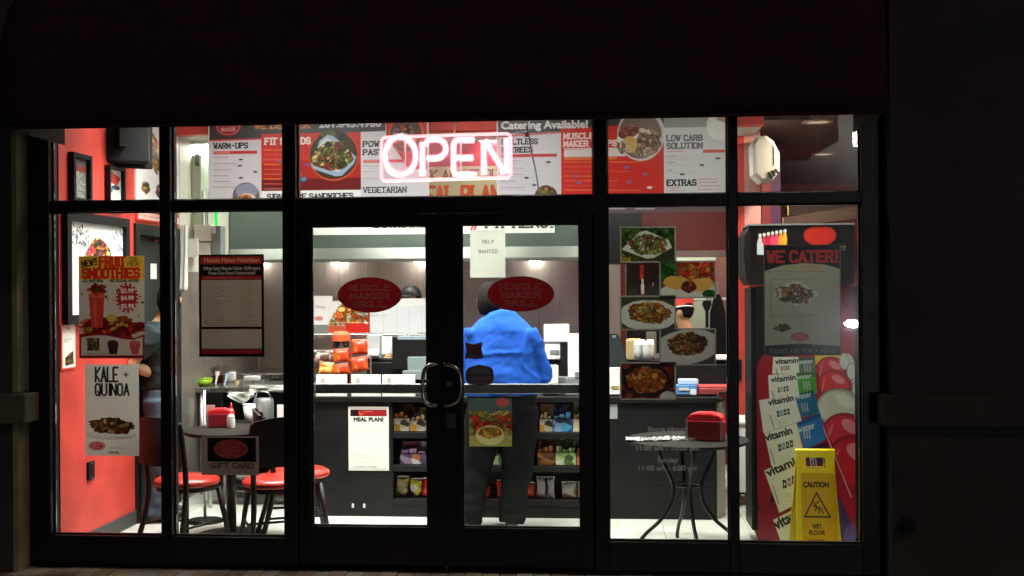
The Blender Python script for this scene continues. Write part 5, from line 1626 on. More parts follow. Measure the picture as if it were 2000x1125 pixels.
mC = crinkle("box_blue", [(40, 130, 200), (90, 170, 220), (150, 180, 210), (60, 60, 90), (30, 110, 190)], 16)
mD = crinkle("box_brown", [(120, 70, 30), (150, 90, 36), (90, 50, 26), (180, 120, 60)], 22)
mE = crinkle("box_green", [(150, 190, 110), (90, 120, 60), (214, 226, 190), (60, 80, 46), (180, 206, 140)], 24)
mF = crinkle("bag_orange", [(226, 90, 30), (206, 60, 30), (240, 140, 50), (190, 60, 20), (250, 180, 90)], 16)
mG = crinkle("bag_dark", [(60, 50, 40), (150, 130, 90), (206, 190, 150), (90, 110, 50), (40, 30, 30), (214, 200, 60)], 24)
mH = crinkle("bag_silver", [(226, 228, 230), (206, 208, 212), (190, 190, 196), (240, 240, 240)], 14)
mI = crinkle("bag_red", [(206, 40, 30), (180, 30, 26), (226, 90, 60)], 16)
mJ = crinkle("box_cream", [(226, 206, 150), (236, 222, 180), (206, 180, 120)], 14)
snack_box("open white snack box at the end of the top shelf", 769, 800, 793, 843, SY, SH[2], mA, mD)
snack_box("white and yellow snack box beside it, under the pull handle", 801, 832, 800, 843, SY, SH[2], mA)
snack_box("purple and white snack box on the middle shelf", 781, 833, 867, 908, SY, SH[1], mB, crinkle("box_violet_white", [(226, 224, 230), (150, 120, 170), (206, 100, 50), (240, 240, 240)], 26))
snack_box("small white and brown snack box on the top shelf right of the man", 1054, 1079, 792, 843, SY, SH[2], mA, mJ)
snack_box("bright blue snack box on the top shelf right of the man", 1080, 1118, 792, 843, SY, SH[2], mC)
snack_box("cream snack box at the right door edge on the top shelf", 1119, 1146, 790, 843, SY, SH[2], mJ)
snack_box("brown snack box on the middle shelf", 1050, 1083, 857, 908, SY, SH[1], mD)
snack_box("pale green snack box on the middle shelf", 1085, 1125, 858, 908, SY, SH[1], mE)
snack_box("reddish brown snack box at the right door edge on the middle shelf", 1126, 1148, 860, 908, SY, SH[1], crinkle("box_rust", [(150, 70, 40), (190, 110, 70), (120, 60, 50)], 20))
snack_box("pale green snack box seen between the man's legs", 962, 990, 872, 908, SY, SH[1], mE)
GB = "snack bags on the counter shelves"
bag("dark and gold snack bag on the bottom shelf", 774, 800, 934, 973, SY + 0.04, SH[0], mG, GB)
bag("black and yellow snack bag with a white label on the bottom shelf", 801, 826, 938, 973, SY + 0.04, SH[0], crinkle("bag_black_yellow", [(40, 40, 30), (206, 200, 60), (230, 230, 220), (90, 90, 50)], 22), GB)
bag("red snack bag on the bottom shelf by the left door edge", 826, 842, 936, 973, SY + 0.03, SH[0], mI, GB)
bag("orange snack bag low between the man's legs", 940, 958, 952, 974, SY + 0.04, SH[0], mF, GB)
bag("red snack bag low between the man's legs", 970, 986, 940, 974, SY + 0.04, SH[0], mI, GB)
bag("orange snack bag beside the man's right shin", 1024, 1045, 945, 975, SY + 0.04, SH[0], mF, GB)
bag("white snack bag nearest the orange bag on the bottom shelf", 1048, 1066, 934, 974, SY + 0.04, SH[0], mH, GB)
bag("second white snack bag on the bottom shelf", 1068, 1084, 934, 974, SY + 0.04, SH[0], mH, GB)
bag("white snack bag with a brown print on the bottom shelf", 1097, 1127, 944, 975, SY + 0.04, SH[0], crinkle("bag_white_brown", [(236, 236, 232), (228, 226, 222), (190, 140, 90), (240, 240, 238)], 9), GB)
bag("white snack bag at the right door edge on the bottom shelf", 1128, 1148, 944, 975, SY + 0.04, SH[0], mH, GB)
# rack of orange chip bags on the counter
TY = CY + 0.12
rack = thing("wire_rack", "black wire rack holding orange chip bags on the counter", "rack", (P(670, 740, TY).x, TY + 0.1, ct))
for py in (707, 731):
    for dy in (0.0, 0.16):
        mk("rail", T([P(612, py, TY + dy), P(724, py, TY + dy)], 0.003, 6), m_blk, rack)
for px in (612, 651, 688, 724):
    q = P(px, 690, TY + 0.16)
    mk("post", T([(q.x, TY + 0.16, ct), q], 0.005, 6), m_silver, rack)
    mk("side_rail", T([P(px, 731, TY), P(px, 731, TY + 0.16)], 0.005, 6), m_silver, rack)
GC = "orange chip bags in the counter rack"
for lab, a_, b_, c_, d_, m_, dy in (
    ("topmost orange chip bag in the counter rack", 687, 719, 663, 692, mF, 0.13), ("orange chip bag leaning highest in the middle of the rack", 652, 685, 681, 708, mF, 0.10),
    ("orange chip bag at the right end of the rack, second row", 688, 722, 697, 725, mF, 0.06), ("orange chip bag low in the middle of the rack", 651, 686, 710, 732, mF, 0.04),
    ("pale orange chip bag low at the left of the rack", 621, 651, 707, 734, crinkle("bag_pale_orange", [(240, 170, 90), (226, 110, 50), (246, 200, 140)], 14), 0.04), ("silver and dark chip bag at the left of the rack", 613, 650, 684, 708, crinkle("bag_foil_dark", [(190, 180, 166), (90, 66, 56), (60, 44, 40), (220, 214, 200)], 18), 0.12)):
    bag(lab, a_, b_, c_, d_, TY + dy, None, m_, GC, rnd.uniform(-0.3, 0.35), 0.09).rotation_euler.y = rnd.uniform(-0.2, 0.2)
for lab, a_, b_ in (("leftmost", 618, 679), ("middle", 687, 745), ("rightmost", 747, 812)):
    c_ = P((a_ + b_) / 2, 760, CY + 0.02)
    k = PXM(a_, CY + 0.02)
    w = (b_ - a_) / k
    t = thing("menu_tray", lab + " of three white takeout menu trays on the counter edge", "tray", (c_.x, CY + 0.02, ct), "menu trays on the counter edge")
    mk("front_card", B(c_.x - w / 2, c_.x + w / 2, CY + 0.0, CY + 0.012, ct + 0.001, ct + 0.165, 0.002), m_wht, t)
    mk("menu_stack", B(c_.x - w / 2 + 0.01, c_.x + w / 2 - 0.01, CY + 0.0125, CY + 0.06, ct + 0.001, ct + 0.14), mat("menu_paper", (0.6, 0.58, 0.5), 0.6), t)
    mk("logo", T([(c_.x - w * 0.28, CY - 0.0005, ct + 0.125), (c_.x - w * 0.28, CY - 0.002, ct + 0.125)], 0.018, 16), mat("faded_logo", (0.5, 0.45, 0.42), 0.6), t)

# registers and boxes on the counter
def gear(name, label, cat, parts, Y):
    ps = [(n, q, m) for n, q, m in parts]
    a = min(q[0] for _, q, _ in ps)
    b_ = max(q[2] for _, q, _ in ps)
    lo = max(q[3] for _, q, _ in ps)
    c_ = P((a + b_) / 2, lo, Y)
    t = thing(name, label, cat, (c_.x, Y, c_.z))
    for n, q, m in ps:
        dz_ = q[4] if len(q) > 4 else 0.0
        dp = q[5] if len(q) > 5 else 0.15
        mk(n, pbox(q[0], q[1], q[2], q[3], Y + dz_, dp, 0.005), m, t)
    return t
gear("cash_register", "black cash register with a grey screen behind the left pull handle", "register", [("base", (724, 708, 845, 764, 0.1, 0.3), m_blk), ("screen_housing", (766, 658, 845, 722, 0.06, 0.05), m_char), ("screen_edge", (776, 656, 845, 664, 0.055, 0.03), mat("blue_grey_edge", (0.25, 0.32, 0.36), 0.4)), ("keypad", (796, 697, 845, 728, 0.03, 0.04), mat("teal_grey", (0.20, 0.27, 0.26), 0.4)), ("paper_slot", (786, 724, 845, 742, 0.02, 0.05), m_grey)], CY + 0.3)
gear("receipt_printer", "grey receipt printer among the counter machines", "printer", [("body", (716, 655, 742, 700, 0.05, 0.15), mat("light_grey_plastic", (0.42, 0.46, 0.47), 0.4)), ("paper", (745, 658, 765, 692, 0.04, 0.03), m_wht), ("bag_white", (719, 683, 739, 695, 0.0, 0.04), m_wht), ("pedestal", (716, 701, 766, 757, 0.05, 0.15), m_char)], CY + 0.42)
gear("pass_box", "black box with dark ports on the left of the door stile", "box", [("case", (815, 611, 850, 652, 0.0, 0.2), m_blk), ("band", (817, 625, 850, 634, -0.01, 0.009), mat("dark_brown_plastic", (0.06, 0.035, 0.025), 0.4))], 2.42)
gear("stacked_carton", "white carton with a barcode behind the man's right arm", "carton", [("carton", (1064, 640, 1110, 702, 0.0, 0.2), m_wht), ("upper_flap", (1062, 633, 1112, 668, -0.012, 0.011), m_wht), ("barcode", (1074, 684, 1092, 691, -0.004, 0.003), m_grey), ("stand", (1060, 703, 1100, 748, 0.02, 0.2), m_blk)], CY + 0.35)
gear("order_screen", "black order screen beside the white carton", "screen", [("panel", (1094, 668, 1134, 742, 0.0, 0.05), m_char), ("foot", (1090, 736, 1140, 760, -0.05, 0.2), m_grey)], CY + 0.3)
gear("white_display", "tall white upright display at the right door edge", "display", [("face", (1109, 652, 1140, 738, 0.0, 0.03), m_wht), ("logo", (1123, 727, 1131, 737, -0.003, 0.002), m_grey), ("foot", (1105, 738.5, 1142, 772, 0.0, 0.1), m_grey)], CY + 0.12)
gear("white_bag", "small white paper bag on the counter by the man's elbow", "bag", [("bag", (1060, 716, 1090, 750, 0.0, 0.1), m_wht), ("fold", (1062, 713, 1089, 715.5, 0.03, 0.03), m_wht), ("base", (1060, 751, 1090, 772, 0.0, 0.1), m_blk)], CY + 0.1)
# pass shelf behind the counter with white cards
shz = P(720, 652, 2.4).z
ps = thing("pass_shelf", "steel pass shelf behind the counter under the white cards", "shelf", (P(720, 652, 2.4).x, 2.5, 0))
mk("shelf_plate", B(P(600, 652, 2.4).x, P(845, 652, 2.4).x, 2.38, 2.62, shz - 0.035, shz, 0.004), m_steel, ps)
for px in (603, 842):
    mk("post", T([(P(px, 652, 2.5).x, 2.5, 0), (P(px, 652, 2.5).x, 2.5, shz - 0.036)], 0.02, 10), m_steel, ps, True)
mk("lower_plate", B(P(603, 652, 2.4).x + 0.03, P(842, 652, 2.4).x - 0.03, 2.4, 2.6, 0.86, 0.9), m_steel, ps)
p = Paint(606, 578, 650, 634, (240, 240, 238), 1.5)
p.sans("Wraps", 616, 602, 636, 5, (150, 150, 150), 0.03).ell(622, 622, 9, 4.5, (220, 150, 150)).greek(616, 620, 629, 624, 1, (200, 60, 60))
poster("white_card", "white card with a small red oval on the pass shelf", "card", p, 2.395, 0.0)
tag(mk("card_stand", pbox(606, 634.5, 650, 651, 2.396, 0.03), m_grey), "grey stand under the white card with the red oval", "stand")
p = Paint(640, 588, 722, 650, (236, 236, 230), 1.5)
p.food(p.sd_poly([(641, 632), (655, 604), (668, 592), (722, 590), (722, 636), (641, 636)]), [(226, 110, 50), (240, 160, 70), (236, 232, 220), (214, 90, 40), (150, 150, 70), (244, 200, 120)], 60, 4)
p.rect(674, 632, 722, 650, (206, 44, 36)).rect(640, 636, 674, 650, (200, 90, 60)).line(640, 630, 722, 630, 1, (240, 200, 180)).line(721, 588, 721, 650, 2, (180, 40, 36)).grain(0.03)
poster("food_banner", "orange food picture with a red lower edge on the pass shelf", "banner", p, 2.388, 0.0)
p = Paint(722, 583, 846, 650, (226, 232, 236), 1.3)
p.poly([(722, 583), (846, 578), (846, 596), (722, 600)], (242, 244, 242)).greek(724, 612, 790, 620, 1, (180, 186, 190), 2.5)
for x in (748, 775, 800, 824):
    p.line(x, 600, x, 650, 1.5, (206, 214, 220))
t = poster("ribbed_card", "pale ribbed white panel on the pass shelf below the cook's cap", "panel", p, 2.39, 0.0)
cc = P(658, 690, CY + 0.25)
t = thing("drink_dispenser", "clear drink dispenser with a red top behind the chip bags", "dispenser", (cc.x, CY + 0.4, ct))
k = PXM(658, CY + 0.4)
mk("tank", L([(0, 0.06), (0.062, 0.06), (0.066, 0.09), (0.066, 0.4), (0, 0.4)], cc.x, CY + 0.4, 24, ct), clear("clear_plastic", (0.92, 0.82, 0.80), 1.5, 0.08), t, True)
mk("lid", L([(0, 0.401), (0.07, 0.401), (0.072, 0.45), (0.05, 0.475), (0, 0.48)], cc.x, CY + 0.4, 24, ct), mat("red_orange_plastic", (0.75, 0.12, 0.04), 0.4), t, 'auto')
mk("foot", L([(0, 0), (0.07, 0), (0.07, 0.059), (0, 0.059)], cc.x, CY + 0.4, 24, ct), m_grey, t, 'auto')
for s in (-1, 1):
    mk("red_strut", T([(cc.x + s * 0.075, CY + 0.4, ct), (cc.x + s * 0.075, CY + 0.4, ct + 0.4)], 0.005, 6), m_red, t)

# right end of the counter
gear("white_card_box", "white box of cards on the counter behind the door jamb", "box", [("box", (1180, 722, 1211, 771, 0.0, 0.1), m_wht), ("lid", (1190, 719, 1211, 721.5, 0.0, 0.08), m_wht), ("print", (1194, 754, 1209, 758, -0.003, 0.002), mat("gold_print", (0.5, 0.38, 0.1), 0.5))], CY + 0.05)
gear("blue_carton", "small blue and white carton by the red tray on the counter", "carton", [("carton", (1321, 752, 1362, 771, 0.0, 0.1), mat("blue_carton", (0.10, 0.25, 0.55), 0.5)), ("white_end", (1348, 760, 1360, 771, -0.008, 0.006), m_wht), ("label", (1326, 757, 1346, 762, -0.004, 0.003), m_wht), ("upper_carton", (1325, 741, 1364, 751, 0.02, 0.08), mat("pale_blue_card", (0.55, 0.65, 0.8), 0.5))], CY + 0.05)
gear("red_tray", "flat dark red tray at the right end of the counter", "tray", [("base", (1364, 759, 1424, 771, 0.0, 0.2), mat("dull_red_tray", (0.30, 0.05, 0.05), 0.4)), ("rim", (1364, 754, 1424, 758.5, 0.02, 0.18), mat("tray_red", (0.5, 0.06, 0.06), 0.4)), ("clip", (1404, 765, 1424, 770, -0.01, 0.009), m_blk)], CY + 0.06)
gear("display_case", "black topped case along the rear of the right counter", "case", [("case", (1292, 712, 1436, 762, 0.0, 0.3), m_char), ("light_edge", (1396, 697, 1436, 703, 0.0, 0.3), m_wht), ("rear_lip", (1396, 703.5, 1436, 711.5, 0.1, 0.2), m_char)], CY + 0.3)
gear("tan_box", "tan cardboard box behind the counter between the food prints", "box", [("box", (1224, 665, 1255, 703, 0.0, 0.2), mat("cardboard", (0.58, 0.42, 0.22), 0.7)), ("flap", (1226, 662, 1252, 664.5, 0.02, 0.1), mat("cardboard", (0.5, 0.38, 0.2), 0.7)), ("support", (1210, 704, 1296, 765, 0.0, 0.25), m_char)], 2.3)
for i in range(4):
    q = P(1245 + i * 8.5, 703, 2.16 + 0.04 * (i % 2))
    t = thing("foam_cup", "white foam cup in the cluster between the food prints", "cup", q, "foam cups between the food prints")
    mk("cup", L([(0, 0), (0.026, 0), (0.03, 0.07), (0.031, 0.12), (0.024, 0.15 + 0.012 * (i % 2)), (0, 0.15 + 0.012 * (i % 2))], q.x, q.y, 16, q.z), m_wht, t, True)
    mk("rim", L([(0.031, 0.118), (0.0335, 0.12), (0.031, 0.123), (0.03, 0.12)], q.x, q.y, 16, q.z), m_wht, t, True)
b = nb()
prism(b, [(P(x, y, 2.0).x, P(x, y, 2.0).z) for x, y in ((1176, 652), (1209, 652), (1214, 668), (1228, 712), (1230, 770), (1176, 770))], 2.0, 2.15)
bmesh.ops.recalc_face_normals(b, faces=b.faces)
bmesh.ops.bevel(b, geom=list(b.edges), offset=0.012, segments=2, affect='EDGES')
t = thing("register_cover", "dark sloping machine cover at the counter behind the door jamb", "machine", P(1200, 770, 2.0))
mk("cover", b, mat("dark_teal_plastic", (0.025, 0.035, 0.035), 0.45), t, 'auto')
mk("badge", pbox(1196, 655, 1203, 660, 1.995, 0.004), m_silver, t)
# utensils hanging by the pass
for lab, px, py0, py1, w in (("narrow black ladle hanging in the pass opening", 1381, 587, 640, 9), ("broad black jacket shaped cover hanging in the pass opening", 1402, 575, 695, 15)):
    q = P(px, py0, 3.6)
    t = thing("hanging_utensil", lab, "utensil", P(px, py1, 3.6))
    k = PXM(px, 3.6)
    hh = (py1 - py0) / k
    pr = [(w * 0.75, 0.0), (w, -0.15), (w * 0.55, -0.32), (3.0, -0.4), (2.6, -1.0)] if w < 12 else [(4, 0.0), (8, -0.08), (w, -0.3), (w * 1.05, -0.9), (w, -1.0)]
    b = nb()
    prism(b, [(q.x + a_ / k, q.z + f_ * hh) for a_, f_ in pr] + [(q.x - a_ / k, q.z + f_ * hh) for a_, f_ in pr[::-1]], 3.6, 3.66)
    mk("body", b, m_blk, t)
    mk("hook", T([(q.x, 3.63, q.z), (q.x, 3.63, q.z + 0.12)], 0.006, 6), m_silver, t)
t = thing("utensil_rail", "pale rail with a green hose across the pass opening", "rail", P(1390, 586, 3.64))
mk("rail", T([P(1318, 587, 3.68), P(1432, 583, 3.68)], 0.012, 8), m_wht, t)
mk("green_hose", T(spline([P(1424, 632, 3.7), P(1416, 634, 3.7), P(1412, 645, 3.7), P(1418, 652, 3.7), P(1436, 648, 3.7)], 5), 0.012, 8), mat("green_rubber", (0.02, 0.30, 0.08), 0.4), t, True)
gear("red_bottle", "red capped white bottle standing in the dark pass opening", "bottle", [("bottle", (1252, 555, 1258, 575, 0.0, 0.05), m_wht), ("neck", (1253, 545, 1257, 554.5, 0.01, 0.03), m_wht), ("red_cap", (1250, 518, 1257, 544.5, 0.0, 0.05), m_red), ("shelf_bracket", (1240, 575.5, 1270, 580, -0.02, 0.1), m_blk)], 4.4)
gear("dark_cabinet", "dark cabinet inside the pass opening between the food prints", "cabinet", [("body", (1224, 505, 1322, 690, 0.0, 0.4), mat("near_black_maroon", (0.012, 0.006, 0.008), 0.5)), ("knob", (1274, 552, 1277, 559, -0.02, 0.019), m_silver), ("pale_post", (1262, 648, 1282, 705, -0.08, 0.05), m_pale)], 4.6)
# white cabinet and louvred stack beyond the right table
gear("white_cabinet", "low white cabinet on the floor beside the red partition", "cabinet", [("body", (1440, 830, 1477, 962, 0.02, 0.45), m_white), ("lid", (1438, 824, 1479, 829.5, 0.0, 0.48), m_white), ("plinth", (1456, 962.5, 1476, 970, 0.03, 0.4), m_blk)], 2.05)
t = thing("louvred_rack", "slatted grey rack above the white cabinet", "rack", P(1466, 824, 2.15))
bx0, bx1 = P(1457, 780, 2.15).x, P(1480, 780, 2.15).x
mk("rear_plate", B(bx0, bx1, 2.2, 2.22, P(1466, 823, 2.15).z, P(1466, 700, 2.15).z), m_grey, t)
mk("dark_top", B(bx0, bx1, 2.12, 2.199, P(1466, 737, 2.15).z, P(1466, 702, 2.15).z, 0.004), m_char, t)
for i in range(9):
    z = P(1466, 742 + i * 9, 2.15).z
    b = nb()
    xprism(b, [(2.12, z - 0.02), (2.199, z + 0.004), (2.199, z + 0.01), (2.12, z - 0.012)], bx0, bx1)
    mk("slat", b, mat("slat_grey", (0.6, 0.58, 0.54), 0.5), t)
gear("wall_socket", "small black socket box on the red partition", "socket", [("box", (1439, 702, 1449, 744, 0.0, 0.03), m_blk), ("face", (1440, 710, 1446, 722, -0.005, 0.004), m_char)], 2.565)
# white octagonal wall unit
uz = lambda y: P(1496, y, 2.3).z
ux = lambda x: P(x, 310, 2.3).x
b = nb()
oc = [(1470, 280), (1478, 266), (1497, 264), (1511, 274), (1523, 298), (1523, 335), (1510, 352), (1488, 355), (1472, 340)]
prism(b, [(ux(x), uz(y)) for x, y in oc], 2.3, 2.55)
t = thing("wall_unit", "white octagonal wall unit with dark slots high beside the partition", "wall unit", (ux(1496), 2.4, uz(355)))
bmesh.ops.recalc_face_normals(b, faces=b.faces)
bmesh.ops.bevel(b, geom=[e for e in b.edges if abs(e.verts[0].co.y - e.verts[1].co.y) < 1e-6 and e.verts[0].co.y < 2.35], offset=0.025, segments=1, affect='EDGES')
mk("housing", b, mat("unit_white", (0.36, 0.36, 0.32), 0.5), t)
for i in range(3):
    a_, b_ = (1498 + i * 7, 337 - i * 3), (1504 + i * 7, 350 - i * 5)
    b = nb()
    prism(b, [(ux(a_[0]), uz(a_[1])), (ux(a_[0] + 4), uz(a_[1] - 1.5)), (ux(b_[0] + 4), uz(b_[1] - 1.5)), (ux(b_[0]), uz(b_[1]))], 2.294, 2.299)
    mk("slot", b, m_blk, t)
mk("side_seam", T([(ux(1512), 2.297, uz(278)), (ux(1512), 2.297, uz(322))], 0.003, 6), m_grey, t)
mk("mount", B(ux(1476), ux(1490), 2.551, 2.599, uz(330), uz(290)), m_grey, t)

# ================================================================ DRINKS COOLER and CAUTION SIGN
p = Paint(1480, 560, 1668, 1075, (20, 12, 16), 1.2)
p.put(p.sd_ell(1660, 820, 130, 420), (150, 24, 36)).put(p.sd_ell(1500, 760, 24, 70), (140, 20, 30)).put(p.sd_ell(1492, 890, 20, 110), (130, 22, 40)).put(p.sd_ell(1510, 1030, 40, 50), (120, 20, 34))
RDX = (196, 36, 44)
p.poly([(1600, 690), (1668, 690), (1668, 1075), (1640, 1000), (1600, 800)], (150, 20, 34))
p.poly([(1592, 690), (1640, 690), (1640, 712), (1592, 712)], (226, 186, 40)).ell(1652, 716, 16, 26, (206, 212, 204)).ell(1660, 742, 12, 30, (206, 212, 204))
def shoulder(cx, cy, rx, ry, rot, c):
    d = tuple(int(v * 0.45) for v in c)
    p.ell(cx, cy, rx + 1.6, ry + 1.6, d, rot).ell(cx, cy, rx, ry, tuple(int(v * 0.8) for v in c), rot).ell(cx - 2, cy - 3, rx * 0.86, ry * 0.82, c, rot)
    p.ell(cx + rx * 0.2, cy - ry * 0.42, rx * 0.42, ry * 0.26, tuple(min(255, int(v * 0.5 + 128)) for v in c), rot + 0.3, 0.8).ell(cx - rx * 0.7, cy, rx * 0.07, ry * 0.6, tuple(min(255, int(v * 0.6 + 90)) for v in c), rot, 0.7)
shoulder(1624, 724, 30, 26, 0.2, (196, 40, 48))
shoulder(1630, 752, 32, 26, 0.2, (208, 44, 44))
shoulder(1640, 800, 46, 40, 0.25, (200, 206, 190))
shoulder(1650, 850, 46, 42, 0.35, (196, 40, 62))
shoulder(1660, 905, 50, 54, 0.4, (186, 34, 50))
for x, y in ((1640, 706), (1654, 726), (1664, 760), (1668, 812)):
    p.ell(x + 8, y, 9, 16, (206, 212, 206), -0.2).ring(x + 8, y, 9, 16, 1, (120, 120, 120))
p.poly([(1596, 822), (1606, 818), (1646, 930), (1668, 985), (1668, 1040), (1630, 940)], (150, 20, 40)).line(1604, 826, 1660, 970, 2.5, (228, 150, 160), 0.8).line(1612, 838, 1668, 985, 1.2, (70, 8, 18))
p.poly([(1634, 960), (1668, 1040), (1668, 1075), (1640, 1062)], (60, 40, 84)).ell(1660, 1040, 14, 20, (96, 80, 130), 0.3, 0.6)
labs = [
    [(1512, 697), (1560, 697), (1562, 728), (1510, 730)], [(1502, 733), (1556, 727), (1562, 774), (1504, 782)], [(1484, 782), (1552, 770), (1566, 822), (1492, 846)],
    [(1494, 846), (1556, 826), (1570, 886), (1508, 914)], [(1493, 920), (1566, 884), (1582, 970), (1522, 1002)], [(1510, 1016), (1572, 984), (1600, 1075), (1530, 1075)]]
bands = [((96, 110, 90), [(1558, 697), (1592, 697), (1594, 728), (1562, 728)]), ((70, 150, 50), [(1556, 728), (1592, 726), (1596, 768), (1562, 774)]), ((20, 100, 140), [(1552, 771), (1590, 762), (1600, 806), (1566, 816)]),
         ((30, 110, 190), [(1556, 824), (1602, 806), (1612, 858), (1572, 880)]), ((60, 26, 80), [(1568, 880), (1614, 862), (1626, 900), (1580, 920)])]
for c_, q in bands:
    p.poly(q, c_)
    x0, y0 = q[0]
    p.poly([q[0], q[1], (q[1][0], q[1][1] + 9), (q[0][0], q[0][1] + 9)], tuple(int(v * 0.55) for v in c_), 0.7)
    for j in range(3):
        p.line(x0 + 14 + j * 5, y0 + 17, x0 + 16 + j * 5, y0 + 32, 2, (190, 200, 206), 0.7)
for q in labs:
    p.poly(q, (212, 220, 208))
rots = (-0.06, -0.12, -0.2, -0.3, -0.42, -0.5)
pos = ((1516, 711, 1560, 8.5), (1508, 747, 1555, 9), (1503, 792, 1551, 10), (1498, 862, 1548, 12), (1501, 932, 1566, 14), (1517, 1035, 1578, 17))
for (x, y, x1, h), r_ in zip(pos, rots):
    p.sans("vitamin", x, y, x + (x1 - x) / math.cos(r_) * 1.0, h * 1.15, (22, 24, 24), 0.06, r_)
for (x, y, x1, h), r_ in zip(((1560, 711, 1588, 8), (1557, 741, 1586, 8), (1556, 780, 1586, 9), (1558, 846, 1594, 11), (1582, 898, 1606, 11)), rots):
    p.sans("water" if h != 11 or y < 880 else "ter.", x, y, x1, h * 1.1, (190, 206, 214), 0.03, r_)
for (x, y, s), c_ in zip(((1526, 716, 18), (1520, 757, 22), (1518, 803, 26), (1520, 868, 30), (1528, 938, 36)), ((196, 90, 60), (130, 170, 50), (60, 140, 190), (60, 150, 200), (150, 110, 140))):
    r_ = -0.12 - (y - 716) * 0.0014
    for j in range(4):
        ox, oy = j * s / 4, j * s / 4 * math.tan(r_)
        p.poly([(x + ox, y + oy), (x + ox + s / 4 - 1.5, y + oy + r_), (x + ox + s / 4 - 0.5, y + oy + s * 0.42), (x + ox + 1, y + oy + s * 0.46)], c_ if j == 1 else (26, 26, 26))
        p.ell(x + ox + s * 0.12, y + oy + s * 0.22, s * 0.05, s * 0.09, (190, 196, 186))
    p.line(x - s * 0.5, y + s * 0.3, x - s * 0.2, y + s * 1.3, 1.4, (60, 60, 60))
    p.greek(x + 4, y + s * 0.7, x + s, y + s * 1.2, 4, (120, 124, 120), 1.0, 0.6)
p.grain(0.04)
KY = 0.72
O, U, V = facing(p, KY)
kx0, kx1 = O[0] - 0.004, P(1712, 800, KY).x
kt = P(1570, 436, KY).z
cool = thing("drinks_cooler", "tall black drinks cooler with a large vitamin water bottle graphic on its side", "cooler", ((kx0 + kx1) / 2, KY + 0.18, 0))
mk("cabinet", B(kx0, kx1, KY + 0.003, KY + 0.36, 0.06, P(1570, 558, KY).z, 0.006), m_blk, cool)
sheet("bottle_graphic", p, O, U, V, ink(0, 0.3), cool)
mk("door", B(kx0 - 0.03, kx0 - 0.001, KY + 0.02, KY + 0.35, 0.1, P(1570, 562, KY).z, 0.006), mat("cooler_door", (0.008, 0.008, 0.009), 0.4, spec=0.2), cool)
p = Paint(1467, 440, 1666, 557, (16, 10, 12), 1.3, 0.0)
for j in range(7):
    x = 1484 + j * 8
    c_ = [(206, 206, 206), (206, 60, 70), (200, 50, 60), (226, 70, 110), (230, 80, 110), (236, 160, 50), (240, 180, 60)][j]
    p.poly([(x - 3, 490), (x - 3, 470 - j), (x, 462 - j * 1.5), (x + 4, 462 - j * 1.5), (x + 6, 470 - j), (x + 5, 490)], c_).ell(x + 2, 459 - j * 1.4, 3, 3.5, (226, 226, 220)).rect(x - 3, 482 - j * 0.6, x + 5, 497, [(150, 170, 220), (226, 226, 226)][j % 2])
p.rect(1480, 474, 1492, 496, (206, 210, 214)).ell(1601, 460, 31, 20, (196, 46, 36)).ring(1601, 460, 28, 17, 1.2, (170, 36, 30)).greek(1584, 455, 1618, 466, 2, (180, 44, 36), 3, 0.8).sans("17", 1643, 490, 1650, 9, (120, 130, 110), 0.03).grain(0.05)
O2, U2, V2 = facing(p, KY - 0.03)
zt_, zb_ = O2[2], O2[2] + V2[2]
hd_ = nb()
pf = [(O2[0], zb_), (O2[0] - 0.03, zb_ + 0.05), (O2[0] - 0.045, (zt_ + zb_) / 2), (O2[0] - 0.035, zt_ - 0.06), (O2[0], zt_), (O2[0] + U2[0], zt_ + 0.0), (O2[0] + U2[0], zb_)]
prism(hd_, pf, KY - 0.029, KY + 0.34)
mk("header_box", hd_, m_blk, cool)
sheet("header_graphic", p, O2, U2, V2, ink(0, 0.3), cool)
mk("top_trim", B(O2[0] - 0.01, O2[0] + U2[0] + 0.004, KY - 0.034, KY + 0.34, zt_ + 0.001, zt_ + 0.012), m_silver, cool)
for y in (KY + 0.06, KY + 0.3):
    for x in (kx0 + 0.06, kx1 - 0.06):
        mk("foot", T([(x, y, 0), (x, y, 0.06)], 0.025, 10), m_blk, cool)

WY = 0.34
m_yel = mat("yellow_plastic", (0.78, 0.60, 0.008), 0.35, var=0.06)
wz = lambda y: P(1600, y, WY).z
wx = lambda x: P(x, 950, WY).x
cs_ = thing("caution_sign", "yellow folding wet floor caution sign standing inside the rightmost pane", "caution sign", (wx(1600), WY + 0.12, 0))
def a_panel(name, y_top, y_bot):
    zt_, z0_ = wz(884), 0.0
    H_ = zt_
    def at(x, z):
        f_ = z / H_
        return (x, y_bot + (y_top - y_bot) * f_, z)
    b = nb()
    def slab(pts, th=0.018):
        a = [b.verts.new(at(x, z)) for x, z in pts]
        c_ = [b.verts.new((at(x, z)[0], at(x, z)[1] + th, z)) for x, z in pts]
        b.faces.new(a)
        b.faces.new(c_[::-1])
        for i in range(len(pts)):
            j = (i + 1) % len(pts)
            b.faces.new((a[i], c_[i], c_[j], a[j]))
    xl, xr = wx(1562), wx(1636)
    zb1, zb2 = wz(898), wz(920)
    slab([(xl - 0.002, zb1), (xr + 0.004, zb1), (xr + 0.004, zt_), (xl - 0.002, zt_)], 0.024)
    slab([(xl, zb2), (wx(1579), zb2), (wx(1579), zb1), (xl, zb1)])
    slab([(wx(1618), zb2), (xr, zb2), (xr, zb1), (wx(1618), zb1)])
    slab([(xl - 0.028, 0.0), (xr + 0.03, 0.0), (xr, zb2), (xl, zb2)])
    return mk(name, b, m_yel, cs_)
a_panel("front_panel", WY + 0.1, WY)
a_panel("rear_panel", WY + 0.135, WY + 0.26)
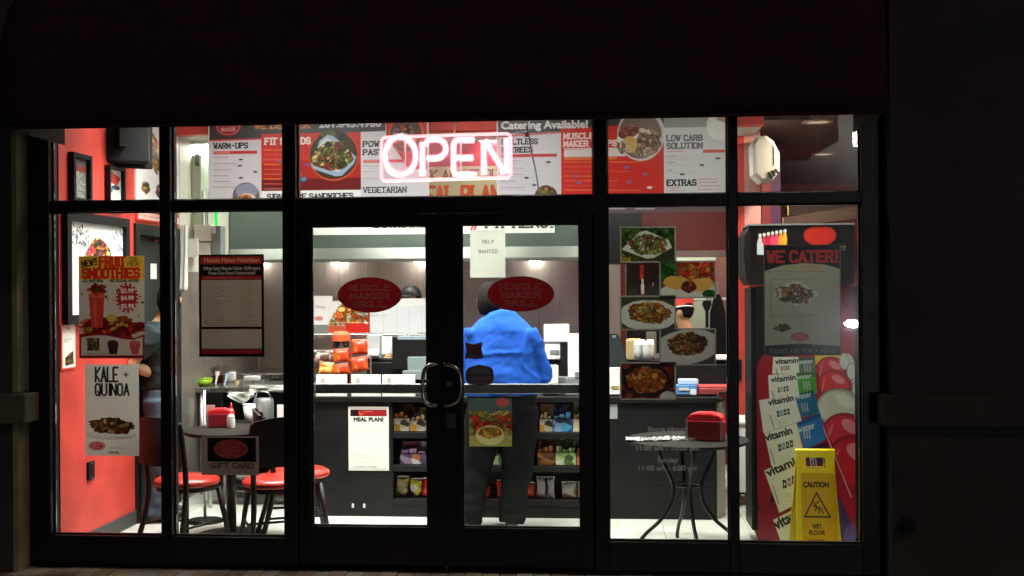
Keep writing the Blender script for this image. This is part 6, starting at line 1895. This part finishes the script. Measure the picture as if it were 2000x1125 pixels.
mk("hinge_bar", T([(wx(1560), WY + 0.118, wz(886)), (wx(1638), WY + 0.118, wz(886))], 0.014, 10), m_yel, cs_, True)
p = Paint(1568, 928, 1640, 1075, (206, 160, 20), 1.6)
p.sans("CAUTION", 1573, 955, 1626, 9.5, (30, 24, 10), 0.08)
for (a_, b_) in (((1600, 966), (1574, 1012)), ((1574, 1012), (1627, 1012)), ((1627, 1012), (1600, 966))):
    p.line(*a_, *b_, 3, (34, 26, 10))
for seg in ((1594, 984, 1600, 993), (1600, 993, 1608, 996), (1600, 993, 1596, 1000), (1608, 996, 1612, 1004), (1604, 996, 1604, 1005), (1592, 990, 1600, 994), (1600, 986, 1604, 982)):
    p.line(*seg, 2.6, (34, 26, 10))
p.sans("WET", 1589, 1034, 1608, 8, (70, 50, 14), 0.07).sans("FLOOR", 1582, 1046, 1615, 8, (70, 50, 14), 0.07).rect(1580, 1055, 1612, 1070, (120, 40, 14), 0.7).grain(0.03)
zA, zB = wz(928), wz(1075)
H_ = wz(884)
fy = lambda z: WY + 0.1 * z / H_ - 0.0025
sheet("print", p, (wx(1568), fy(zA), zA), (wx(1636) - wx(1568), 0, 0), (0, fy(zB) - fy(zA), zB - zA), ink(0.0, 0.35), cs_)
# ================================================================ TABLES AND CHAIRS
m_iron = mat("black_iron", (0.018, 0.017, 0.016), 0.35, metal=0.5)
m_vinyl = mat("red_vinyl", (0.42, 0.025, 0.015), 0.3, var=0.15, bump=0.1, bscale=90)
m_top = mat("dark_stone_laminate", (0.016, 0.013, 0.012), 0.85, var=0.5, scale=30, spec=0.15)
TX, TYY, TZ, TR = P(1342, 857, 0.62).x, 0.62, 0.72, 0.40
tb = thing("bistro_table", "round dark bistro table on curved iron legs behind the right window", "table", (TX, TYY, 0), "round bistro tables")
mk("tabletop", L([(0, -0.028), (TR - 0.04, -0.028), (TR - 0.015, -0.024), (TR, -0.014), (TR, -0.005), (TR - 0.006, 0.0), (0, 0.0)], TX, TYY, 56, TZ), m_top, tb, 'auto')
mk("apron_ring", L([(0.17, -0.06), (0.19, -0.06), (0.19, -0.0285), (0.17, -0.0285)], TX, TYY, 40, TZ), m_iron, tb, 'auto')
for k in range(4):
    a = R(8 + 90 * k)
    pr = [(0.185, 0.69), (0.19, 0.66), (0.165, 0.58), (0.115, 0.48), (0.092, 0.40), (0.105, 0.30), (0.18, 0.19), (0.27, 0.11), (0.325, 0.04), (0.335, 0.0)]
    mk("leg", T(spline([(TX + r * math.cos(a), TYY + r * math.sin(a), z) for r, z in pr], 5), 0.0125, 10), m_iron, tb, True)
mk("brace_ring", T([(TX + 0.085 * math.cos(t_ * 0.2618), TYY + 0.085 * math.sin(t_ * 0.2618), 0.42) for t_ in range(24)], 0.008, 8, True), m_iron, tb, True)
def napkin(label, cx, cy, z, w, h, d, rz):
    t = thing("napkin_dispenser", label, "napkin dispenser", (cx, cy, z), "red napkin dispensers", rz)
    b = nb()
    pf = [(-w / 2, 0), (w / 2, 0), (w / 2, h * 0.76), (w * 0.44, h * 0.9), (w * 0.25, h * 0.99), (0, h), (-w * 0.25, h * 0.99), (-w * 0.44, h * 0.9), (-w / 2, h * 0.76)]
    prism(b, pf, -d / 2, d / 2)
    bmesh.ops.recalc_face_normals(b, faces=b.faces)
    bmesh.ops.bevel(b, geom=list(b.edges), offset=0.008, segments=2, affect='EDGES')
    mk("shell", b, mat("dispenser_red", (0.62, 0.03, 0.035), 0.3), t, 'auto', local=True)
    mk("face_plate", box(nb(), -w * 0.44, w * 0.44, -d / 2 - 0.006, -d / 2 - 0.0005, h * 0.06, h * 0.72, 0.002), mat("dispenser_maroon", (0.22, 0.012, 0.02), 0.35), t, local=True)
    for s in (-1, 1):
        mk("silver_edge", box(nb(), s * w * 0.47 - 0.007, s * w * 0.47 + 0.007, -d / 2 - 0.009, -d / 2 - 0.0065, h * 0.04, h * 0.76), m_silver, t, local=True)
        mk("side_plate", box(nb(), s * (w / 2 + 0.0005) if s > 0 else -w / 2 - 0.005, w / 2 + 0.005 if s > 0 else -w / 2 - 0.0005, -d * 0.3, d * 0.3, h * 0.1, h * 0.68), mat("dispenser_red", (0.62, 0.03, 0.035), 0.3), t, local=True)
    return t
q = P(1381, 858, 0.48)
napkin("large red napkin dispenser on the right bistro table", q.x, 0.56, TZ + 0.001, 0.235, 0.178, 0.15, R(-14))
for lab, a_, b_, dy, r_ in (("crumpled white paper on the left edge of the right table", 1222, 1300, 0.0, 0.25), ("folded white paper beside the red dispenser", 1298, 1345, 0.05, -0.2)):
    c_ = P((a_ + b_) / 2, 850, 0.6)
    w = (b_ - a_) / PXM(1280, 0.6)
    b = nb()
    g = []
    for j in range(9):
        g.append([b.verts.new((c_.x - w / 2 + w * i / 14 + 0.004 * noise.noise((i, j, 1)), 0.46 + dy + 0.13 * j / 8 + r_ * 0.05 * i / 14, TZ + 0.004 + 0.03 * abs(noise.noise((i * 0.5 + r_ * 9, j * 0.5, 2.0))))) for i in range(15)])
    for a, c2 in zip(g, g[1:]):
        for i in range(14):
            b.faces.new((a[i], a[i + 1], c2[i + 1], c2[i]))
    o = mk("paper", b, mat("dull_white_paper", (0.3, 0.3, 0.29), 0.7))
    o.modifiers.new("t", 'SOLIDIFY').thickness = 0.003
    tag(o, lab, "paper", "papers on the right table")

LX, LY_, LZ = P(450, 845, 0.85).x, 0.86, 0.74
tb = thing("bistro_table", "round dark table with red dispenser between the red chairs", "table", (LX, LY_, 0), "round bistro tables")
mk("tabletop", L([(0, -0.03), (0.30, -0.03), (0.32, -0.02), (0.32, -0.004), (0.314, 0.0), (0, 0.0)], LX, LY_, 48, LZ), m_top, tb, 'auto')
mk("column", T([(LX, LY_, 0.03), (LX, LY_, LZ - 0.031)], 0.035, 14), m_iron, tb, True)
mk("base", L([(0, 0), (0.24, 0), (0.23, 0.014), (0.06, 0.03), (0, 0.03)], LX, LY_, 36), m_iron, tb, 'auto')
q = P(430, 830, 0.98)
napkin("red napkin dispenser on the table between the chairs", q.x, 0.98, LZ + 0.001, 0.17, 0.13, 0.12, R(12))
q = P(407, 830, 1.02)
t = thing("menu_holder", "small pink card holder behind the left red dispenser", "card holder", (q.x, 1.06, LZ))
mk("foot", B(q.x - 0.04, q.x + 0.04, 1.05, 1.09, LZ + 0.001, LZ + 0.012), m_wht, t)
mk("card", B(q.x - 0.04, q.x + 0.03, 1.068, 1.073, LZ + 0.0125, LZ + 0.145), mat("pink_card", (0.6, 0.42, 0.40), 0.6), t)
q = P(449, 830, 1.0)
t = thing("sauce_bottle", "red squeeze bottle beside the left dispenser", "bottle", (q.x, 1.03, LZ))
mk("bottle", L([(0, 0.001), (0.022, 0.001), (0.024, 0.03), (0.024, 0.1), (0.012, 0.125), (0, 0.125)], q.x, 1.03, 16, LZ), m_vinyl, t, True)
mk("nozzle", L([(0.009, 0.1255), (0.01, 0.13), (0.004, 0.165), (0, 0.165)], q.x, 1.03, 12, LZ), m_vinyl, t, True)
t = thing("salt_shaker", "white salt shaker with slots on the left table", "shaker", (P(450, 830, 0.9).x + 0.0, 0.93, LZ))
qx = P(451, 830, 0.93).x
mk("body", L([(0, 0.001), (0.026, 0.001), (0.03, 0.02), (0.028, 0.07), (0, 0.07)], qx, 0.93, 16, LZ), m_wht, t, 'auto')
mk("cap", L([(0.028, 0.0705), (0.026, 0.085), (0.012, 0.095), (0, 0.096)], qx, 0.93, 16, LZ), m_silver, t, True)

m_wood = mat("dark_maroon_wood", (0.010, 0.005, 0.005), 0.42, var=0.3, spec=0.3)
def chair(label, x, y, rz):
    t = thing("chair", label, "chair", (x, y, 0), "red seated chairs round the left table", rz)
    mk("seat", L([(0, 0.42), (0.19, 0.42), (0.208, 0.43), (0.213, 0.445), (0.208, 0.462), (0.18, 0.478), (0.1, 0.486), (0, 0.488)], 0, 0, 40), m_vinyl, t, True, local=True)
    mk("seat_ring", L([(0.15, 0.395), (0.2, 0.395), (0.2, 0.4195), (0.15, 0.4195)], 0, 0, 32), m_wood, t, 'auto', local=True)
    for sx in (-1, 1):
        mk("front_leg", T([(sx * 0.15, 0.13, 0.40), (sx * 0.2, 0.19, 0.0)], [0.02, 0.014], 10), m_wood, t, True, local=True)
        mk("rear_leg", T(spline([(sx * 0.2, -0.27, 0.0), (sx * 0.17, -0.19, 0.3), (sx * 0.17, -0.18, 0.5), (sx * 0.185, -0.23, 0.78), (sx * 0.18, -0.25, 0.86)], 5), 0.018, 10), m_wood, t, True, local=True)
        mk("side_stretcher", T([(sx * 0.178, 0.165, 0.18), (sx * 0.185, -0.22, 0.18)], 0.009, 8), m_wood, t, True, local=True)
    mk("cross_stretcher", T([(-0.18, -0.02, 0.18), (0.18, -0.02, 0.18)], 0.009, 8), m_wood, t, True, local=True)
    b = nb()
    n_ = 14
    rows = [[], [], [], []]
    for i in range(n_ + 1):
        u = -1 + 2 * i / n_
        yb_ = -0.255 - 0.035 * (1 - u * u)
        top = 0.87 + 0.03 * (1 - u * u)
        rows[0].append(b.verts.new((u * 0.185, yb_ + 0.03, 0.58)))
        rows[1].append(b.verts.new((u * 0.185, yb_, top)))
        rows[2].append(b.verts.new((u * 0.185, yb_ - 0.02, top)))
        rows[3].append(b.verts.new((u * 0.185, yb_ + 0.01, 0.58)))
    for i in range(n_):
        for r_ in range(4):
            a, c_ = rows[r_], rows[(r_ + 1) % 4]
            b.faces.new((a[i], a[i + 1], c_[i + 1], c_[i]))
    for i in (0, n_):
        b.faces.new([rows[r_][i] for r_ in range(4)])
    mk("backrest", b, m_wood, t, 'auto', local=True)
    return t
q = P(366, 940, 0.47)
chair("red seated dark chair nearest the red wall, behind the window mullion", q.x, 0.47, R(-25))
q = P(537, 942, 0.47)
chair("red seated dark chair partly behind the left door jamb", q.x, 0.47, R(27))
q = P(583, 927, 0.8)
chair("dark chair whose red seat edge shows in the left door", q.x, 0.8, R(-70))

# ================================================================ PEOPLE
def remesh(name, bm, vox, wrinkle=None):
    me = bpy.data.meshes.new("tmp")
    bmesh.ops.recalc_face_normals(bm, faces=bm.faces)
    bm.to_mesh(me)
    bm.free()
    o = bpy.data.objects.new("tmp", me)
    C.objects.link(o)
    r_ = o.modifiers.new("r", 'REMESH')
    r_.mode = 'VOXEL'
    r_.voxel_size = vox
    s_ = o.modifiers.new("s", 'SMOOTH')
    s_.iterations = 4
    dg = bpy.context.evaluated_depsgraph_get()
    m2 = bpy.data.meshes.new_from_object(o.evaluated_get(dg))
    bpy.data.objects.remove(o)
    m2.name = name
    if wrinkle:
        nrm = [v.normal.copy() for v in m2.vertices]
        for v, n_ in zip(m2.vertices, nrm):
            v.co += n_ * wrinkle(v.co)
    return m2
def ellipsoid(bm, c, r, rot=None):
    g = bmesh.ops.create_uvsphere(bm, u_segments=18, v_segments=12, radius=1.0)
    mtx = Matrix.Translation(c) @ (rot or Matrix()) @ Matrix.Diagonal((r[0], r[1], r[2], 1))
    bmesh.ops.transform(bm, matrix=mtx, verts=g["verts"])
def rings(bm, rs, n=20):
    g = [[bm.verts.new((x + rx * math.cos(2 * math.pi * k / n), y + ry * math.sin(2 * math.pi * k / n), z)) for k in range(n)] for x, y, z, rx, ry in rs]
    for a, b in zip(g, g[1:]):
        for k in range(n):
            bm.faces.new((a[k], a[(k + 1) % n], b[(k + 1) % n], b[k]))
    bm.faces.new(g[0][::-1])
    bm.faces.new(g[-1])
def hand(bm, wrist, dirv, side):
    d = Vector(dirv).normalized()
    s_ = d.cross(Vector((0, 0, 1)))
    s_ = s_.normalized() if s_.length > 0.1 else Vector((1, 0, 0))
    n_ = s_.cross(d).normalized()
    w = Vector(wrist)
    tube(bm, [w - d * 0.02, w + d * 0.04, w + d * 0.09], [0.028, 0.04, 0.036], 10, flat=0.5)
    for i, ln in enumerate((0.07, 0.08, 0.075, 0.058)):
        b = w + d * 0.085 + s_ * (0.03 - i * 0.02)
        tube(bm, [b - d * 0.01, b + d * ln * 0.5, b + d * ln * 0.85 - n_ * 0.025, b + d * ln * 0.9 - n_ * 0.05], [0.0095, 0.009, 0.0085, 0.007], 8)
    tube(bm, [w + d * 0.02 + s_ * 0.03 * side, w + d * 0.05 + s_ * 0.055 * side, w + d * 0.085 + s_ * 0.055 * side - n_ * 0.015], [0.012, 0.011, 0.008], 8)
def person(label, loc, rz, H, tr, legs, arms, m_shirt, m_pants, m_skin, m_hair, m_shoe, sh=(0, 0), hd=(0, 0), sleeve=0.55, head_kit=None, yaw_h=0.0, wr=0.012, lg=1.0):
    """tr: torso rings (z, rx, ry); legs/arms: joint lists; sh/hd: offset of shoulders and head from the hips (lean)"""
    k = H / 1.75
    t = thing("person", label, "person", loc, None, rz)
    off = lambda z: (sh[0] * (z - 0.9) / 0.55 if z > 0.9 else 0, sh[1] * (z - 0.9) / 0.55 if z > 0.9 else 0)
    def torso(bm, grow, z0, z1):
        rs = []
        for z, rx, ry in tr:
            if z0 <= z <= z1:
                o_ = off(z)
                rs.append((o_[0], o_[1], z * k, (rx + grow) * k, (ry + grow) * k))
        rings(bm, rs)
    hz = 1.64 * k
    hc = Vector((hd[0], hd[1], hz))
    body = nb()
    torso(body, -0.012, 0, 9)
    o_ = off(1.45)
    tube(body, [(o_[0], o_[1], 1.40 * k), (o_[0] * 0.5 + hd[0] * 0.5, o_[1] * 0.5 + hd[1] * 0.5, 1.49 * k), (hd[0], hd[1], 1.58 * k)], [0.075 * k, 0.06 * k, 0.058 * k], 14)
    Rh = Matrix.Rotation(yaw_h, 4, 'Z')
    ellipsoid(body, hc, (0.077 * k, 0.096 * k, 0.115 * k), Rh)
    ellipsoid(body, hc + Rh @ Vector((0, 0.03, -0.06)), (0.056 * k, 0.066 * k, 0.065 * k), Rh)
    ellipsoid(body, hc + Rh @ Vector((0, 0.1, -0.02)), (0.015, 0.02, 0.025), Rh)
    for s in (-1, 1):
        ellipsoid(body, hc + Rh @ Vector((s * 0.078, 0.0, -0.015)), (0.012, 0.022, 0.032), Rh)
    for j in legs:
        tube(body, [Vector(p) * k for p in j], [0.085 * k, 0.058 * k, 0.042 * k], 12)
        f_ = Vector(j[2]) * k
    for s, j in zip((-1, 1), arms):
        p0, p1, p2 = [Vector(p) * k for p in j]
        tube(body, [p0, (p0 + p1) / 2, p1, p1 * 0.6 + p2 * 0.4, p2], [0.055 * k, 0.05 * k, 0.042 * k, 0.044 * k, 0.029 * k], 12)
        hand(body, p2, p2 - p1, -s)
    o = mk("body", remesh("body", body, 0.0105), m_skin, t, True, local=True)
    shirt = nb()
    torso(shirt, 0.014, 0.95, 1.6)
    for j in arms:
        p0, p1, p2 = [Vector(p) * k for p in j]
        pts, rs = [p0 - (p1 - p0) * 0.12, p0, (p0 + p1) / 2], [0.072 * k, 0.078 * k, 0.07 * k]
        if sleeve > 0.5:
            pts.append(p0 + (p1 - p0) * min(1.0, sleeve))
            rs.append(0.066 * k)
        if sleeve > 1:
            pts += [p1 * 0.5 + p2 * 0.5, p2 - (p2 - p1) * 0.08]
            rs += [0.058 * k, 0.045 * k]
        tube(shirt, pts, rs, 14)
    def wrk(c):
        low = max(0.0, min(1.0, (1.25 - c.z) / 0.35))
        a = noise.noise((c.x * 2.5 + 3, c.y * 2.5, (c.z + 0.45 * abs(c.x)) * 13)) * (0.35 + low) + 0.7 * noise.noise((c.x * 5 + c.z * 4, c.y * 5, c.z * 3))
        rg = 1 - 2 * abs(noise.noise((c.x * 3 - c.z * 4.5 + 5, c.y * 3, c.z * 5 + c.x * 4)))
        return wr * a + wr * 0.6 * rg ** 3 + 0.0025 * noise.noise(c * 30)
    mk("shirt", remesh("shirt", shirt, 0.0115, wrk), m_shirt, t, True, local=True)
    pants = nb()
    torso(pants, 0.006, 0.0, 0.99)
    for j in legs:
        a, b_, c_ = [Vector(p) * k for p in j]
        tube(pants, [a + Vector((0, 0, 0.04)), a * 0.6 + b_ * 0.4, b_, b_ * 0.5 + c_ * 0.5, c_ - Vector((0, 0, 0.03))], [0.125 * k * lg, 0.118 * k * lg, 0.1 * k * lg, 0.088 * k * lg, 0.085 * k * lg], 16)
    def wrp(c):
        return 0.011 * (noise.noise((c.x * 8, c.y * 8, c.z * 6 + c.x * 7)) + 0.7 * noise.noise((c.x * 7 + c.z * 3, c.y * 7, c.z * 17)) * (0.8 + 1.1 * max(0.0, min(1.0, (0.5 - c.z) / 0.3))))
    mk("trousers", remesh("trousers", pants, 0.0125, wrp), m_pants, t, True, local=True)
    for j in legs:
        f_ = Vector(j[2]) * k
        sb = nb()
        ellipsoid(sb, Vector((f_.x, f_.y + 0.06, 0.045)), (0.05, 0.14, 0.05))
        ellipsoid(sb, Vector((f_.x, f_.y - 0.01, 0.06)), (0.045, 0.06, 0.07))
        bmesh.ops.delete(sb, geom=[v for v in sb.verts if v.co.z < 0.002], context='VERTS')
        mk("shoe", sb, m_shoe, t, True, local=True)
    hair = nb()
    ellipsoid(hair, hc + Rh @ Vector((0, -0.012, -0.012 if head_kit is None else 0.018)), (0.086 * k, 0.1 * k, 0.14 * k if head_kit is None else 0.108 * k), Rh)
    fz_ = hc.z - 0.03
    inv = Rh.inverted()
    bmesh.ops.delete(hair, geom=[v for v in hair.verts if (inv @ (v.co - hc)).y > 0.055 - 0.35 * max(0, (v.co.z - hc.z - 0.05)) and v.co.z < hc.z + 0.07 or v.co.z < hc.z - 0.125], context='VERTS')
    for v in hair.verts:
        v.co += (v.co - hc).normalized() * 0.004 * noise.noise(v.co * 60)
    ho = mk("hair", hair, m_hair, t, True, local=True)
    ho.modifiers.new("t", 'SOLIDIFY').thickness = 0.012
    if head_kit:
        head_kit(t, hc, k, Rh)
    return t
m_blue = mat("blue_knit_shirt", (0.01, 0.08, 0.43), 0.85, var=0.12, scale=9, spec=0.2)
m_jean = mat("charcoal_denim", (0.005, 0.006, 0.0067), 0.85, var=0.35, scale=9, spec=0.1)
m_skin = mat("skin", (0.42, 0.23, 0.15), 0.5, var=0.06)
m_skin2 = mat("tan_skin", (0.58, 0.33, 0.18), 0.5, var=0.06)
m_hair = mat("black_hair", (0.008, 0.007, 0.007), 0.8, bump=0.6, bscale=120, spec=0.15)
m_shoe = mat("black_shoe", (0.012, 0.012, 0.012), 0.45)
m_blksh = mat("black_work_shirt", (0.014, 0.018, 0.02), 0.85, var=0.2)
m_teal = mat("dark_teal_shirt", (0.008, 0.018, 0.021), 0.85, var=0.2)
m_bjean = mat("blue_denim", (0.045, 0.08, 0.12), 0.85, var=0.35, scale=10)
big = [(0.78, 0.20, 0.15), (0.88, 0.235, 0.175), (0.96, 0.252, 0.19), (1.04, 0.258, 0.20), (1.14, 0.252, 0.195), (1.25, 0.245, 0.18), (1.34, 0.232, 0.165), (1.42, 0.2, 0.15), (1.485, 0.15, 0.125), (1.53, 0.105, 0.1), (1.555, 0.082, 0.088)]
slim = [(0.82, 0.15, 0.11), (0.90, 0.168, 0.125), (0.98, 0.155, 0.118), (1.08, 0.15, 0.115), (1.2, 0.165, 0.122), (1.3, 0.178, 0.12), (1.38, 0.165, 0.10), (1.43, 0.11, 0.08), (1.47, 0.065, 0.065)]
q = P(982, 900, 1.16)
person("heavy man in a bright blue sweater and dark jeans seen from behind at the counter", (q.x, 1.16, 0), 0, 1.74, big,
       [[(-0.12, 0, 0.84), (-0.19, 0.03, 0.46), (-0.25, 0.0, 0.07)], [(0.12, 0, 0.84), (0.10, 0.04, 0.46), (0.06, 0.0, 0.07)]],
       [[(-0.2, 0, 1.375), (-0.3, 0.02, 1.1), (-0.2, 0.24, 1.0)], [(0.19, 0, 1.375), (0.295, 0.02, 1.09), (0.12, 0.24, 1.03)]],
       m_blue, m_jean, m_skin, m_hair, m_shoe, (-0.01, 0.03), (-0.1, 0.06), 1.5, None, 0.15, 0.017, 1.14)
q = P(310, 900, 1.36)
def pack(t, hc, k, Rh):
    pass
person("person in a dark teal shirt and blue jeans behind the leftmost chair, arm bent", (q.x, 1.36, 0), R(-62), 1.76, slim,
       [[(-0.08, 0, 0.86), (-0.09, 0.03, 0.47), (-0.09, 0, 0.08)], [(0.08, 0, 0.86), (0.1, 0.02, 0.47), (0.1, -0.02, 0.08)]],
       [[(-0.2, 0.0, 1.37), (-0.24, 0.0, 1.1), (-0.2, 0.06, 0.88)], [(0.19, -0.05, 1.39), (0.2, -0.2, 1.17), (0.06, -0.01, 1.06)]],
       m_teal, m_bjean, m_skin2, m_hair, m_shoe, (0, 0.0), (0.02, 0.085), 0.75, None, R(62), 0.012)
def cap(t, hc, k, Rh):
    b = nb()
    ellipsoid(b, hc + Vector((0, -0.004, 0.03)), (0.092, 0.108, 0.1), Rh)
    bmesh.ops.delete(b, geom=[v for v in b.verts if v.co.z < hc.z + 0.02], context='VERTS')
    c_ = mk("cap", b, m_blk, t, True, local=True)
    b = nb()
    ellipsoid(b, hc + Rh @ Vector((0, 0.11, 0.03)), (0.075, 0.075, 0.012), Rh)
    mk("peak", b, m_blk, c_, True, local=True)
q = P(806, 600, 2.95)
person("cook in a black cap whose head shows above the white panel", (q.x, 3.0, 0), R(160), 1.72, slim,
       [[(-0.08, 0, 0.86), (-0.09, 0.03, 0.47), (-0.09, 0, 0.08)], [(0.08, 0, 0.86), (0.1, 0.02, 0.47), (0.1, -0.02, 0.08)]],
       [[(-0.2, 0.0, 1.37), (-0.24, 0.017, 1.14), (-0.16, 0.24, 1.05)], [(0.2, 0.0, 1.37), (0.24, 0.017, 1.14), (0.16, 0.24, 1.05)]],
       m_blksh, m_jean, m_skin2, m_hair, m_shoe, (0, 0.02), (0, 0.05), 0.8, cap)
def visor(t, hc, k, Rh):
    tl_ = Matrix.Rotation(0.25, 4, 'Y') @ Matrix.Rotation(-0.15, 4, 'X')
    b = nb()
    g = []
    n_ = 28
    for r_, z in ((0.098, 0.02), (0.1, 0.09), (0.094, 0.09), (0.092, 0.02)):
        g.append([b.verts.new(hc + tl_ @ Vector((r_ * 0.9 * math.cos(2 * math.pi * i / n_), r_ * 1.08 * math.sin(2 * math.pi * i / n_), z))) for i in range(n_)])
    for j in range(4):
        for i in range(n_):
            b.faces.new((g[j][i], g[j][(i + 1) % n_], g[(j + 1) % 4][(i + 1) % n_], g[(j + 1) % 4][i]))
    lat = [b.verts.new(hc + tl_ @ Vector((0.09 * 0.9 * math.cos(2 * math.pi * i / n_), 0.09 * 1.08 * math.sin(2 * math.pi * i / n_), 0.093))) for i in range(n_)]
    b.faces.new(lat)
    h_ = mk("red_cap", b, mat("cap_red", (0.62, 0.04, 0.03), 0.6), t, local=True)
    b = nb()
    tube(b, [hc + tl_ @ Vector((0.1 * 0.91 * math.cos(2 * math.pi * i / n_), 0.1 * 1.09 * math.sin(2 * math.pi * i / n_), 0.018)) for i in range(n_)], 0.006, 8, True)
    mk("white_piping", b, m_wht, h_, True, local=True)
q = P(1360, 620, 2.6)
person("employee in a round red cap seen between the food prints", (q.x, 2.62, 0), R(75), 1.61, slim,
       [[(-0.08, 0, 0.86), (-0.09, 0.03, 0.47), (-0.09, 0, 0.08)], [(0.08, 0, 0.86), (0.1, 0.02, 0.47), (0.1, -0.02, 0.08)]],
       [[(-0.2, 0.0, 1.34), (-0.25, 0.04, 1.1), (-0.22, 0.26, 1.13)], [(0.2, 0.0, 1.34), (0.24, 0.05, 1.1), (0.16, 0.28, 1.1)]],
       m_blksh, m_jean, m_skin2, m_hair, m_shoe, (0, 0.06), (0, 0.12), 0.7, visor)
